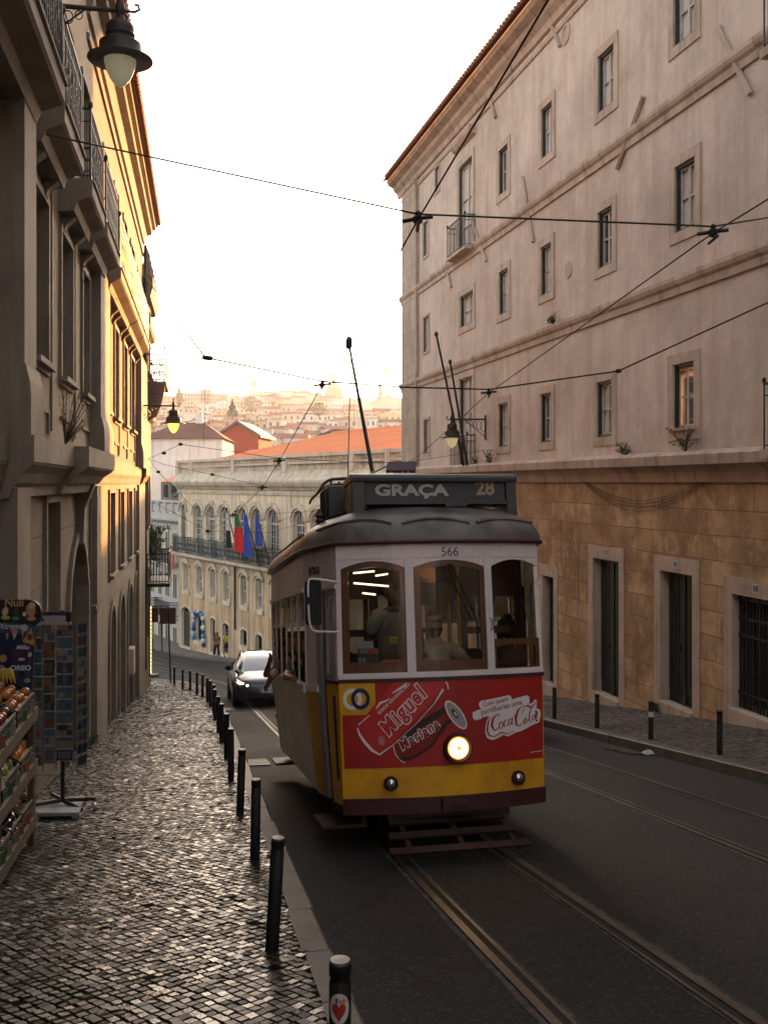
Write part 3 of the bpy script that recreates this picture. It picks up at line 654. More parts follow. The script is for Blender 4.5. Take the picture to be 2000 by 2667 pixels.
# balconies
BAL = [(7.2, 10.35, .5, 3.9, 0), (10.95, 12.75, .42, 3.92, 1), (13.75, 15.55, .42, 3.92, 1), (16.0, 18.3, .42, 3.92, 1)] + [(r[0] - .75, r[1] + .7, .38, 3.9, 1) for r in rw[3:7]]
for k, (u0, u1, n, v, sc_) in enumerate(BAL):
    mb = MB(); mb.profile(FL, [(0, v - .22), (n * .5, v - .2), (n * .6, v - .08), (n, v), (n + .03, v + .03), (n + .03, v + .19), (n + .06, v + .2), (n + .06, v + .235), (0, v + .24)], u0, u1)
    bc = mb.build("balcony", m_ltrim, ll)
    railing(FL, u0 + .06, u1 - .06, v + .24, n, .98, bc, .12, "railing", None, .008, scroll=True)
    for u in (u0 + .35, u1 - .35):
        c = MB(); c.profile(FL, [(0, v - .42), (.05, v - .41), (.08, v - .34), (.16, v - .27), (.2, v - .23), (0, v - .222)], u - .09, u + .09); c.build("corbel", m_ltrim, bc)
# cornice and tiled eave of the sunlit wing
UC = 17.2
mb = MB(); mb.profile(FL, [(.001, 7.55), (.05, 7.56), (.06, 7.66), (.001, 7.68)], UC, UEL); mb.build("frieze_band", m_ltrim, ll)
mb = MB(); mb.profile(FL, [(.001, 7.98), (.06, 8.0), (.1, 8.12), (.14, 8.28), (.30, 8.34), (.32, 8.46), (.42, 8.5), (.44, 8.62), (.001, 8.64)], UC, UEL + .25); mb.build("cornice", m_ltrim, ll)
m_tile2 = M("red_roof_tiles", (.42, .12, .06), .8, (.25, .08, .05), .9, .4, 14, fine=.3)
tb = tiles(FL, UC, UEL + .3, .56, 8.64, -4, 10.4, .2, .05, 1)
for i in range(int((UEL + .3 - UC) / .2)): u = UC + i * .2 + .1; tb.tube([FL.p(u, 8.66, .6), FL.p(u, 8.78, .3)], .065, 7)
tb.build("tiled_roof", m_tile2, ll, smooth=True)
mb = MB(); mb.fbox(FL, UC, UEL + .28, 8.6, 8.66, -.5, .5); mb.fbox(FL, -28, UC, LTOP, LTOP + 5.5, -9, .0); mb.build("raised_parapet", m_lplas, ll)  # near wall's top raised out of view to cut sky light
# drainpipe, far corner
mb = MB(); mb.tube([FL.p(UEL - .1, 7.9, .1), FL.p(UEL - .1, -6.2, .1)], .05, 8); mb.build("drainpipe", m_iron, ll, smooth=True)
mb = MB(); u, v = FL.uv(335, 1720); mb.fbox(FL, u - .3, u + .25, v - .35, v + .35, 0, .16); mb.build("meter_box", m_trim, ll, bevel=.03)
# glazed shop front nearest the camera, dark
mb = MB(); mb.fbox(FL, 6.0, 9.1, -4, -.7, -.02, .01); mb.build("shop_window", m_glass, ll)
# ---- next house down the street, carved balcony
FL2 = Frame(FL.p(UEL + .02, 0, .12).xy, (-.184, 1), 1)
l2 = thing("carved_stone_house", "narrow stone house with carved cornice beyond the townhouse's end", "building", FL2.p(4, gz(-9, 38), 0))
mb = MB(); mb.fbox(FL2, 0, 4.2, -13, 6.9, -8, -.05); mb.build("wall", m_lstone, l2)
for v0, v1, n in ((6.2, 6.9, .22), (5.2, 5.5, .14), (3.6, 3.75, .12), (2.2, 2.4, .12)):
    mb = MB(); mb.profile(FL2, [(-.05, v0), (n * .6, v0 + .05), (n, (v0 + v1) / 2), (n, v1), (-.05, v1 + .01)], 0, 4.3); mb.build("string_course", m_ltrim, l2)
mb = MB()
for i in range(4):
    u = .4 + i * 1.15
    mb.lathe([(.02, 6.9), (.16, 7.0), (.2, 7.25), (.1, 7.5), (.13, 7.65), (.03, 7.9), (.001, 7.95)], FL2.p(u, 0, 0), 8)
mb.build("urn_finials", m_ltrim, l2, smooth=True, kind='stuff')
for (u0, u1, v0, v1) in ((1.2, 2.1, 4, 6), (1.2, 2.1, -1.5, .6), (1.2, 2.2, -5.2, -3)):
    mb = MB(); trimrect(mb, FL2, (u0, u1, v0, v1), .12, .03, -.05); wd = mb.build("window", m_ltrim, l2); g = MB(); g.fbox(FL2, u0, u1, v0, v1, -.049, -.04); g.build("pane", m_glass, wd)
# carved balcony, end towards the camera
u0 = 1.0; v = FL2.uv(381, 985)[1]
mb = MB(); mb.fbox(FL2, u0, u0 + 3, v - .12, v, -.05, .62); bc = mb.build("balcony", m_ltrim, l2)
c = MB()
for uu in (u0 + .05,): c.profile(FL2, [(-.05, v - 1.35), (.12, v - 1.3), (.3, v - 1.2), (.42, v - .9), (.5, v - .6), (.56, v - .3), (.57, v - .22), (.56, v - .121), (-.05, v - .121)], uu, uu + .28)
for k in range(10): c.tube([FL2.p(u0 + .04, v - .2 - k * .085, .5 - k * .045), FL2.p(u0 + .04, v - .22 - k * .09, .3 - k * .03), FL2.p(u0 + .04, v - .3 - k * .09, .12)], .03, 5)
c.build("carved_bracket", m_ltrim, bc)
railing(FL2, u0 + .04, u0 + 2.95, v, .58, 1.12, bc, .2, "railing", None, .022, scroll=True)
# dark planted balcony lower down
v = FL2.uv(395, 1500)[1]; mb = MB(); mb.fbox(FL2, .6, 3.4, v - .1, v + .02, -.05, .75); mb.fbox(FL2, .6, 3.4, v + .02, v + .9, .7, .74) if False else None
bc2 = mb.build("balcony", m_iron, l2); railing(FL2, .65, 3.35, v + .02, .7, 1.0, bc2, .1, "railing", None, .014)
mb = MB(); u, vv = FL2.uv(374, 1660); 
m_leds = M("lit_led_strip", (.9, .5, .2), .5, emit=(1, .55, .18), estr=.5)
ls = thing("light_strip", "string of small warm lights running up the dark shop corner", "light strip", FL2.p(.3, -6, .2))
mb = MB()
for k in range(17): mb.box(FL2.p(.25, -6.35 + k * .135, .14), (.03, .03, .1))
mb.build("lamps", m_leds, ls)
mb = MB(); mb.tube([FL2.p(.25, -6.5, .1), FL2.p(.25, -4.0, .1)], .03, 5); mb.build("channel", m_iron, ls)
# ================================================================ palace at the bend
FY = Frame((-9.5, 65), (.515, -.857), 1)
if FY.N.y > 0: FY.N = -FY.N
FY.N = -FY.N if FY.N.x > 0 else FY.N
m_yplas = plaster("faded_yellow_render", (.82, .67, .48), (.72, .57, .40), (.26, .17, .09), FY.U, .55)
m_ylow = plaster("stained_ochre_render", (.62, .46, .29), (.48, .34, .20), (.17, .10, .05), FY.U, .7)
m_ytrim = M("cream_limestone_trim", (.70, .60, .47), .8, (.5, .41, .31), 1.0, .3, 12, streak=.6)
yb = thing("yellow_palace", "cream palace with balustrade, orange tiled roof and iron balconies where the street bends", "building", FY.p(0, gz(-10, 65), 0))
U0 = FY.u(466); U1 = FY.u(1130)
def fv(px, py): return FY.uv(px, py)[1]
VB = fv(466, 1435); VTOPY = fv(466, 1257); VBAL = fv(466, 1202)
upper = [(471, 487, 1313, 1440), (505, 529, 1316, 1450), (539, 563, 1318, 1456), (573, 598, 1320, 1465), (619, 645, 1324, 1470), (655, 684, 1327, 1480), (697, 728, 1330, 1490), (764, 795, 1334, 1500), (812, 845, 1337, 1505), (868, 902, 1341, 1515), (925, 962, 1345, 1525), (985, 1024, 1350, 1530)]
lower = [(479, 492, 1465, 1535), (513, 529, 1475, 1549), (549, 563, 1483, 1558), (583, 598, 1491, 1570), (628, 645, 1503, 1585), (667, 685, 1512, 1597), (708, 730, 1520, 1610)]
ground = [(474, 497, 1585, 1690, 'd'), (511, 534, 1601, 1675, 'b'), (549, 562, 1612, 1703, 'd'), (581, 597, 1626, 1705, 'd'), (628, 645, 1642, 1686, 'w'), (667, 685, 1656, 1700, 'w'), (712, 730, 1662, 1700, 'w')]
ru_ = [rect(FY, q) for q in upper]; rl_ = [rect(FY, q) for q in lower]; rg_ = [rect(FY, q) for q in ground]
# level heads for the storeys
hu = ru_[3][3]; bu = VB + .05; ru_ = [(a, b, bu, hu) for a, b, c, d in ru_]
hl = rl_[2][3]; bl_ = rl_[2][2]; rl_ = [(a, b, bl_, hl) for a, b, c, d in rl_]
def flatwall(F, mb, u0, u1, v0, v1, holes, n=0): wall_holes(mb, F, u0, u1, v0, v1, holes, n)
mb = MB(); wall_holes(mb, FY, U0, U1, VB, VTOPY, ru_); mb.build("upper_wall", m_yplas, yb)
mb = MB(); wall_holes(mb, FY, U0, U1, -16, VB, rl_ + rg_); mb.build("lower_wall", m_ylow, yb)
mb = MB(); mb.fbox(FY, U0, U0 + .3, -16, VTOPY, -24, -.3); mb.fbox(FY, U1 - .3, U1, -16, VTOPY, -24, -.3); mb.fbox(FY, U0, U1, -16, VTOPY, -24.4, -24); mb.build("side_wall", m_yplas, yb)
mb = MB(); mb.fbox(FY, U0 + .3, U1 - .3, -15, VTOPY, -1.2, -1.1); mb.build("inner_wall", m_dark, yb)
m_teal = M("faded_teal_paint", (.10, .16, .15), .6, (.06, .1, .1), 3)
def archwin(F, r, parent, style='u', name="window"):
    a, b, c, d = r; w_ = (b - a) / 2; m = (a + b) / 2; rise = w_ * (.85 if style == 'u' else .45); sp = d - rise; k = 8; mb = MB()
    arc = [(m + math.cos(math.pi * j / k) * w_, sp + math.sin(math.pi * j / k) * rise) for j in range(k + 1)]
    e = .15; oa = [(m + math.cos(math.pi * j / k) * (w_ + e), sp + math.sin(math.pi * j / k) * (rise + e)) for j in range(k + 1)]
    e2 = .25; ob = [(m + math.cos(math.pi * j / k) * (w_ + e2), sp + .12 + math.sin(math.pi * j / k) * (rise + e2 + .05)) for j in range(k + 1)]
    for j in range(k):
        (x0, y0), (x1, y1) = arc[j], arc[j + 1]; mb.quad(F.p(x0, y0, 0), F.p(x1, y1, 0), F.p(x1, d, 0), F.p(x0, d, 0)); mb.quad(F.p(x0, y0, 0), F.p(x1, y1, 0), F.p(x1, y1, -.3), F.p(x0, y0, -.3))
        mb.prism([F.p(x, y, .001) for x, y in (arc[j], arc[j + 1], oa[j + 1], oa[j])], F.N * .06)
        if style != 'g': mb.prism([F.p(x, y, .001) for x, y in (oa[j], oa[j + 1], ob[j + 1], ob[j])], F.N * .16)
    for x0, x1 in ((a - e, a), (b, b + e)): mb.fbox(F, x0, x1, c - (.3 if style != 'u' else 0), sp, -.3, .06)
    if style != 'u': mb.fbox(F, a - e, b + e, c - .3, c, -.3, .1)
    wd = mb.build(name, m_ytrim, parent); fr = MB(); t = .09; n0, n1 = -.26, -.18
    def hh(x): return sp + rise * math.sqrt(max(0, 1 - ((x - m) / w_) ** 2))
    dark = style == 'g'
    fr.fbox(F, a, a + t, c, sp + .1, n0, n1); fr.fbox(F, b - t, b, c, sp + .1, n0, n1); fr.fbox(F, m - .05, m + .05, c, d - .04, n0, n1 + .01); fr.fbox(F, a + t, b - t, c, c + .1, n0, n1)
    for j in range(k): fr.prism([F.p(x, y, n0) for x, y in (arc[j], arc[j + 1], (lerp(m, arc[j + 1][0], .84), lerp(sp, arc[j + 1][1], .84)), (lerp(m, arc[j][0], .84), lerp(sp, arc[j][1], .84)))], F.N * .08)
    fr.fbox(F, a + t, b - t, sp - .25 if style == 'u' else sp - .9, sp - .15 if style == 'u' else sp - .82, n0, n1 + .02)
    if not dark:
        for x in (lerp(a, m, .52), lerp(m, b, .48)): fr.fbox(F, x - .022, x + .022, c + .1, hh(x) - .08, n0, n1 - .02)
        y = c + .5
        while y < sp: fr.fbox(F, a + t, b - t, y - .02, y + .02, n0, n1 - .025); y += .42
    fr.build("frame", m_green if dark else m_white, wd); g = MB(); g.fbox(F, a, b, c, d, n0 - .02, n0 - .01); g.build("pane", m_glass, wd); return wd
for r in ru_: archwin(FY, r, yb, 'u')
for r in rl_: archwin(FY, r, yb, 'l')
for q, r in zip(ground, rg_):
    wd = archwin(FY, r, yb, 'g', "doorway" if q[4] == 'd' else "window")
    if q[4] == 'd': mb = MB(); a, b, c, d = r; mb.fbox(FY, a, b, c - .5, d - .4, -.24, -.16); mb.build("door", m_green if q[0] < 500 else m_wood, wd)
    if q[4] == 'b':
        a, b, c, d = r; mb = MB(); rn = random.Random(2); k = 26; m_ball = [M("balloon_" + s, c_, .3) for s, c_ in (("blue", (.05, .25, .45)), ("white", (.6, .6, .58)), ("navy", (.03, .06, .2)))]
        gar = thing("balloon_garland", "arch of blue and white balloons round the shop opening in the palace wall", "balloons", FY.p((a + b) / 2, c, .2)); pth = [(a - .1, c + .2 + j * .3) for j in range(6)] + [((a + b) / 2 + math.cos(math.pi * (1 - j / 8)) * (b - a) * .55, d - .5 + math.sin(math.pi * j / 8) * .6) for j in range(9)] + [(b + .1, d - .6 - j * .3) for j in range(6)]
        for j, (x, y) in enumerate(pth): o_ = MB(); o_.ball(FY.p(x + rn.uniform(-.05, .05), y, .18), rn.uniform(.12, .18), 8, 6, (1, 1, 1.15)); o_.build("balloon", m_ball[j % 3], gar, smooth='all')
# mouldings
def ycourse(v, prof, nm="string_course", n_=.0): mb = MB(); mb.profile(FY, [(a, v + b) for a, b in prof], U0 - .15, U1); return mb.build(nm, m_ytrim, yb)
ycourse(VTOPY, [(0, -.5), (.15, -.45), (.25, -.3), (.4, -.22), (.52, 0), (.52, .12), (.35, .3), (.25, .5), (.2, .62), (0, .62)], "cornice")
ycourse(fv(466, 1281), [(0, -.08), (.08, -.08), (.1, 0), (.1, .08), (0, .1)])
ycourse(VB, [(0, -.45), (.1, -.4), (.3, -.25), (.62, -.2), (.66, -.02), (0, 0)], "balcony_slab")
# sloping plinth line that follows the street
# balustrade
vb0 = VTOPY + .62; vb1 = VBAL + .05
mb = MB(); mb.fbox(FY, U0, U1, vb0, vb0 + .1, -.05, .2); mb.fbox(FY, U0, U1, vb1 - .18, vb1, -.1, .25); mb.fbox(FY, U0, U1, vb0 + .45, vb0 + .56, -.02, .16)
posts = [FY.u(p) for p in (469, 505, 614, 751, 926, 1020)] + [U1 - .3]
for u in posts: mb.fbox(FY, u - .25, u + .25, vb0, vb1 + .02, -.12, .28)
u = U0 + .5
while u < U1 - .4:
    if all(abs(u - p) > .3 for p in posts):
        mb.lathe([(.05, vb0 + .1), (.06, vb0 + .2), (.03, vb0 + .4), (.03, vb0 + .45)], FY.p(u, 0, .07), 5); mb.lathe([(.03, vb0 + .56), (.075, vb0 + .75), (.04, vb1 - .3), (.055, vb1 - .18)], FY.p(u, 0, .07), 5)
    u += .22
mb.build("balustrade", m_ytrim, yb)
# pilaster strips
for p in (470, 610, 753, 905): mb = MB(); u = FY.u(p); mb.fbox(FY, u - .3, u + .3, VB, VTOPY - .4, .001, .05); mb.build("pilaster", m_ytrim, yb)
# drainpipe
mb = MB(); u = FY.u(616); mb.tube([FY.p(u, VB - .3, .12), FY.p(u, fv(616, 1640), .12)], .07, 6); mb.build("drainpipe", m_iron, yb)
# iron balconies
m_igreen = M("verdigris_iron_railing", (.05, .085, .08), .6, (.03, .05, .05), 5)
for (pa, pb) in ((469, 496), (502, 532), (535, 566), (569, 603), (613, 648), (650, 686), (690, 731), (760, 800), (808, 850)):
    a, b = FY.u(pa), FY.u(pb); railing(FY, a, b, VB, .6, 1.15, yb, .17, "balcony_railing", m_igreen, .018, scroll=True)
# roof: orange tiles
m_orange = M("new_orange_roof_tiles", (.78, .23, .07), .7, (.62, .18, .07), .35, .3, 8, fine=.15)
vr = vb1 - .25
ridge_l = FY.uv(845, 1120, -9)[1] if False else None
def roofpt(px, py, Y): return at(px, py, Y)
UR0, UR1 = FY.u(486), U1 + 3; RSH = FY.u(520) + 3.2 - FY.u(486)
vrid = FY.uv(800, 1136, -9)[1]
k = int((UR1 - UR0) / .3) * 4; mb = MB()
def rf(a, b):
    u = lerp(UR0 + b * RSH, UR1, a); s_ = abs(math.sin(a * k / 4 * math.pi)); return FY.p(u, lerp(vr, vrid, b) + .06 * s_ + (1 - (b * 26) % 1) * .025, lerp(-.7, -9, b))
mb.grid(rf, k, 26); mb.build("tiled_roof", m_orange, yb)
mb = MB(); mb.tube([FY.p(UR0 + RSH, vrid + .03, -9), FY.p(UR1, vrid + .03, -9)], .14, 6); mb.build("ridge_tiles", m_orange, yb, smooth=True)
mb = MB(); mb.quad(FY.p(UR0 + RSH, vrid, -9), FY.p(UR1, vrid, -9), FY.p(UR1, vr - 1, -20), FY.p(UR0, vr - 1, -20)); mb.quad(FY.p(UR0, vr, -.7), FY.p(UR0 + RSH, vrid, -9), FY.p(UR0, vr - 1, -20), FY.p(UR0 - .3, vr - 1.4, -8)); mb.build("roof_slope", m_orange, yb)
m_slate = M("grey_zinc_sheet", (.13, .135, .14), .6, (.08, .08, .085), 1)
mb = MB(); A = FY.uv(465, 1200); 
mb.hexa([FY.p(U0 - 6, vr - 2.6, -1.5), FY.p(U0 - 6, vr - 2.4, -3), FY.p(UR0 + RSH, vrid + .05, -10.5), FY.p(UR0 + RSH, vrid + .05, -9), FY.p(U0 - 6, vr - 2.3, -1.5), FY.p(U0 - 6, vr - 2.1, -3), FY.p(UR0 + RSH, vrid + .35, -10.5), FY.p(UR0 + RSH, vrid + .35, -9)]); mb.build("zinc_flashing", m_slate, yb)
mb = MB(); mb.fbox(FY, UR0 - 2, UR0 + 3.5, vr - .1, vr + .12, -1.6, -.9); mb.fbox(FY, UR0 + 4, UR0 + 9, vr + .0, vr + .18, -1.4, -.8); mb.build("gutter_box", m_slate, yb)
# flags
def flag(px_top, py_top, px_bot, py_bot, cols, label, tri=False, w_=.6, drop=(.05, .55)):
    Yb = None; u, v = FY.uv(px_bot, py_bot, .5); base = FY.p(u, v, .5); ut, vt = FY.uv(px_top, py_top, 1.6); tip = FY.p(ut, vt, 1.6)
    t = thing("flag_on_pole", label, "flag", base); mb = MB(); mb.tube([base, tip], .035, 6); mb.ball(tip, .07, 6, 5); mb.build("pole", m_iron, t)
    c = MB(); n = 14; d = (base - tip)
    for j in range(n):
        pass
    def fn(a, b):
        along = lerp(drop[0], drop[1], a * .35); p = tip + d * along; hang = lerp(0, 1, a); wid = (.25 + .75 * b ** .7) * w_
        q = tip + d * drop[0] + Vector((0, 0, -1)) * b * (drop[1] * d.length) + FY.U * (a * wid - .05) + FY.N * .1 * math.sin(a * 9 + b * 2); return q
    k = len(cols)
    for i, m_ in enumerate(cols):
        c.mat(i); y0, y1 = i / k, (i + 1) / k
        c.grid(lambda a, b: fn(a, lerp(y0, y1, b)), 10, 8)
    c.build("cloth", cols, t, smooth='all')
mf = lambda s, c: M("flag_" + s, c, .9)
m_fg, m_fr, m_fb, m_fk, m_fw = mf("green", (.01, .12, .03)), mf("red", (.5, .015, .015)), mf("blue", (.03, .06, .30)), mf("black", (.015, .015, .015)), mf("white", (.5, .5, .5))
flag(590, 1325, 625, 1460, [m_fw, m_fk], "drooping black and white flag, leftmost on the palace balcony", w_=.5, drop=(.08, .62))
flag(612, 1332, 648, 1465, [m_fg, m_fr, m_fr], "drooping green and red flag on the palace balcony", w_=1.5, drop=(.05, .68))
flag(635, 1330, 680, 1480, [m_fb], "drooping blue flag beside the green and red one", w_=1.0, drop=(.08, .68))
flag(667, 1333, 705, 1480, [m_fb], "small drooping blue flag, rightmost on the palace balcony", w_=.7, drop=(.06, .5))
# works sign hung on the balcony
m_sgn = M("pale_sign_board", (.5, .45, .38), .6); m_redp = M("red_sign_paint", (.45, .04, .02), .5)
u, v = FY.uv(673, 1415, .66); sg = thing("warning_sign", "small board with a red triangle in front of the palace balcony", "sign", FY.p(u, v, .66))
mb = MB(); mb.fbox(FY, u - .45, u + .45, v - .3, v + .35, .64, .66); mb.build("board", m_sgn, sg)
mb = MB(); tri = [(u - .3, v - .2), (u + .3, v - .2), (u, v + .28)]; tin = [(u - .17, v - .13), (u + .17, v - .13), (u, v + .13)]
for j in range(3): q = [tri[j], tri[(j + 1) % 3], tin[(j + 1) % 3], tin[j]]; mb.prism([FY.p(x, y, .662) for x, y in q], FY.N * .01)
mb.build("red_triangle", m_redp, sg)
# ================================================================ white house left of the palace
FW = Frame(FY.p(U0 - .03, 0, -.5).xy, FY.U.xy, 1); FW.N = FY.N.copy()
m_wplas = plaster("cool_white_render", (.52, .50, .48), (.45, .43, .41), (.33, .29, .25), FW.U, .35)
wb = thing("white_corner_house", "white house with a balustrade and dark attic windows left of the palace", "building", FW.p(-5, gz(-20, 82), 0))
Wv = lambda px, py: FW.uv(px, py)[1]
vt = Wv(420, 1310); mb = MB(); mb.fbox(FW, -14, 0, -17, Wv(420, 1352), -12, 0); mb.build("wall", m_wplas, wb)
mb = MB(); mb.profile(FW, [(0, Wv(420, 1352) - .3), (.2, Wv(420, 1352) - .2), (.5, Wv(420, 1352)), (.5, Wv(420, 1352) + .2), (0, Wv(420, 1352) + .25)], -14, 0)
v0, v1 = Wv(420, 1335), Wv(420, 1302); mb.fbox(FW, -14, 0, v1 - .15, v1, .1, .4); mb.fbox(FW, -14, 0, v0 - .4, v0 + .02, .1, .4)
for k in range(9): mb.fbox(FW, -14 + k * 1.7, -13.6 + k * 1.7, v0, v1 - .15, .1, .4); mb.fbox(FW, -13.5 + k * 1.7, -12.4 + k * 1.7, v0 + .12, v1 - .28, .15, .3)
mb.build("balustrade", m_wplas, wb)
va, vb_ = Wv(420, 1300), Wv(420, 1255); mb = MB(); mb.fbox(FW, -10.5, 0, va - 1, vb_, -5, -1.6); mb.build("attic", m_slate, wb)
for k in range(5):
    u = -9.6 + k * 2.0; mb = MB(); mb.fbox(FW, u, u + .9, va + .1, vb_ - .25, -1.6, -1.52); mb.build("attic_window", m_dark, wb)
mb = MB(); mb.quad(FW.p(-10.5, vb_, -1.5), FW.p(.5, vb_, -1.5), FW.p(.5, vb_ + 2.8, -9), FW.p(-8.5, vb_ + 2.8, -9)); mb.build("attic_roof", m_orange, wb)
for row, (py0, py1) in enumerate(((1385, 1432), (1490, 1550), (1625, 1690))):
    for k, px in enumerate((398, 418, 437, 457)):
        a = FW.u(px); c, d = Wv(430, py1), Wv(430, py0); mb = MB(); trimrect(mb, FW, (a - .5, a + .5, c, d), .15, .05, .001, False); wd = mb.build("window", m_ytrim, wb); g = MB(); g.fbox(FW, a - .5, a + .5, c, d, .002, .01); g.build("pane", m_glass, wd)
        f = MB(); f.fbox(FW, a - .04, a + .04, c, d, .011, .05); f.fbox(FW, a - .5, a - .42, c, d, .011, .05); f.fbox(FW, a + .42, a + .5, c, d, .011, .05); f.build("frame", m_white, wd)
for py, (pa, pb) in ((1432, (398, 465)), (1556, (380, 412)), (1570, (422, 465))):
    a, b = FW.u(pa), FW.u(pb); c = Wv((pa + pb) / 2, py + 30) ; mb = MB(); mb.fbox(FW, a, b, c - .15, c, .0, .7); bc = mb.build("balcony", m_ytrim, wb); railing(FW, a + .05, b - .05, c, .65, 1.1, bc, .16, "railing", None, .022)
mb = MB(); u, v = FW.uv(450, 1452, .75); mb.fbox(FW, u - .25, u + .25, v - .9, v + .9, .72, .75); tag(mb.build("red_banner", m_redp), "narrow red banner hanging on the white corner house's balcony", "banner")
# ================================================================ figures
m_skin = M("light_skin", (.42, .24, .17), .55); m_skint = M("tanned_skin", (.30, .16, .10), .55)
m_hair = M("dark_hair", (.02, .014, .01), .7); m_hairb = M("brown_hair", (.10, .055, .03), .7)
def skin(name, pts, edges, mat_, root, parent=None, sub=2, **kw):
    bm = bmesh.new(); L = bm.verts.layers.skin.verify(); V = {}
    for k, (p, r) in pts.items():
        v = bm.verts.new(p); v[L].radius = r if isinstance(r, tuple) else (r, r); v[L].use_root = (k == root); V[k] = v
    for a, b in edges: bm.edges.new((V[a], V[b]))
    me = bpy.data.meshes.new(name); bm.to_mesh(me); bm.free(); me.materials.append(mat_)
    o = bpy.data.objects.new(name, me); COL.objects.link(o)
    s = o.modifiers.new("skin", 'SKIN'); s.use_smooth_shade = True; u = o.modifiers.new("sub", 'SUBSURF'); u.levels = sub; u.render_levels = sub
    if parent: par(o, parent)
    return tag(o, **kw)
def hand(pts, edges, wrist, at_, dirv, side, sc=1.0, curl=.35):
    """five separate fingers and a thumb leaving the side of the palm; dirv: hand direction, side: thumb side"""
    d = Vector(dirv).normalized(); s = Vector(side); s = (s - d * s.dot(d)).normalized(); n = d.cross(s); p = Vector(at_)
    w_ = wrist; pts[w_ + 'p'] = (p + d * .05 * sc, .032 * sc); pts[w_ + 'q'] = (p + d * .085 * sc, .030 * sc); edges += [(w_, w_ + 'p'), (w_ + 'p', w_ + 'q')]
    for i, (off, ln) in enumerate(((.030, .072), (.010, .082), (-.010, .076), (-.030, .058))):
        b = p + d * .095 * sc + s * off * sc; k1 = f"{w_}f{i}a"; k2 = f"{w_}f{i}b"; k3 = f"{w_}f{i}c"
        dd = (d + n * curl).normalized(); d3 = (d + n * curl * 2.6).normalized()
        pts[k1] = (b, .0105 * sc); pts[k2] = (b + dd * ln * .5 * sc, .009 * sc); pts[k3] = (b + dd * ln * .5 * sc + d3 * ln * .5 * sc, .0075 * sc)
        edges += [(w_ + 'q', k1), (k1, k2), (k2, k3)]
    b = p + d * .03 * sc + s * .035 * sc; pts[w_ + 't1'] = (b, .013 * sc); pts[w_ + 't2'] = (b + (s * .6 + d * .8) * .035 * sc, .011 * sc); pts[w_ + 't3'] = (b + (s * .45 + d * .95) * .06 * sc, .009 * sc)
    edges += [(w_ + 'p', w_ + 't1'), (w_ + 't1', w_ + 't2'), (w_ + 't2', w_ + 't3')]
def head(c, f, sk, hr, parent, beard=False, glasses=False, cap=False, long=False, sc=1.0):
    """face parts: c centre, f facing direction (unit)"""
    c = Vector(c); f = Vector(f).normalized(); up = Vector((0, 0, 1)); r = f.cross(up).normalized(); up = r.cross(f)
    L = Loc(c, r, f, up); mb = MB()
    def pt(x, y, z): return L.p(x * sc, y * sc, z * sc)
    n, k = 14, 10; vs = []
    def fn(a, b):
        th = a * 2 * math.pi; ph = b * math.pi; x = math.sin(ph) * math.cos(th); y = math.sin(ph) * math.sin(th); z = math.cos(ph)
        w_ = .078 * (1 - .22 * max(0, -z) ** 1.2); dp = .098 * (1 - .12 * max(0, -z)); fy = y
        if y > 0: fy = y * (.93 + .05 * math.exp(-((z + .62) / .2) ** 2))
        return pt(x * w_, fy * dp + (.012 if z < -.2 and y > 0 else 0), z * .122)
    mb.grid(fn, 24, 14)
    mb.ball(pt(0, .098, -.012), .014 * sc, 6, 5, (1, 1, 1.6)); 
    for s in (-1, 1): mb.ball(pt(s * .08, -.005, -.005), .022 * sc, 6, 5, (.5, .9, 1.4)); mb.ball(pt(s * .032, .088, .012), .012 * sc, 6, 4)
    mb.ball(pt(0, .09, -.055), .019 * sc, 6, 4, (1.3, .6, .4))
    o = mb.build("head", sk, parent, smooth='all')
    h = MB()
    def hf(a, b):
        th = a * 2 * math.pi; ph = b * math.pi * .62; lim = .52 if math.sin(th) > .3 else 1.0; ph *= lim
        return pt(math.sin(ph) * math.cos(th) * .086, math.sin(ph) * math.sin(th) * .108 - .006, math.cos(ph) * .134)
    h.grid(hf, 20, 7)
    if long:
        for s in (-1, 1): h.tube([pt(s * .07, -.02, .06), pt(s * .09, -.02, -.06), pt(s * .08, -.01, -.2)], [.035 * sc, .045 * sc, .02 * sc], 8)
        h.tube([pt(0, -.06, .05), pt(0, -.09, -.08), pt(0, -.08, -.22)], [.07 * sc, .08 * sc, .04 * sc], 8)
    if beard:
        def bf(a, b):
            th = lerp(.05, .95, a) * math.pi; ph = lerp(.58, .98, b) * math.pi; return pt(math.sin(ph) * math.cos(th) * .083, math.sin(ph) * math.sin(th) * .106 + .012, math.cos(ph) * .132 - .012)
        h.grid(bf, 12, 6)
    h.build("hair", hr, o, smooth='all')
    e = MB()
    if glasses:
        for s in (-1, 1): e.ball(pt(s * .034, .094, .014), .026 * sc, 10, 6, (1, .35, .8))
        e.tube([pt(-.075, .03, .02), pt(-.05, .092, .02), pt(.05, .092, .02), pt(.075, .03, .02)], .004 * sc, 4); e.build("sunglasses", m_iron, o)
    else:
        for s in (-1, 1): e.ball(pt(s * .032, .097, .012), .006 * sc, 5, 4)
        e.build("eyes", m_dark, o)
    if cap:
        q = MB(); q.lathe([(.092 * sc, 0), (.09 * sc, .05 * sc), (.06 * sc, .085 * sc), (.001, .095 * sc)], pt(0, -.005, .05), 14, up); q.box(pt(0, .11, .055), (.12 * sc, .09 * sc, .012 * sc), Matrix((r, f, up)).transposed()); q.build("cap", cap, o, smooth=True)
    return o
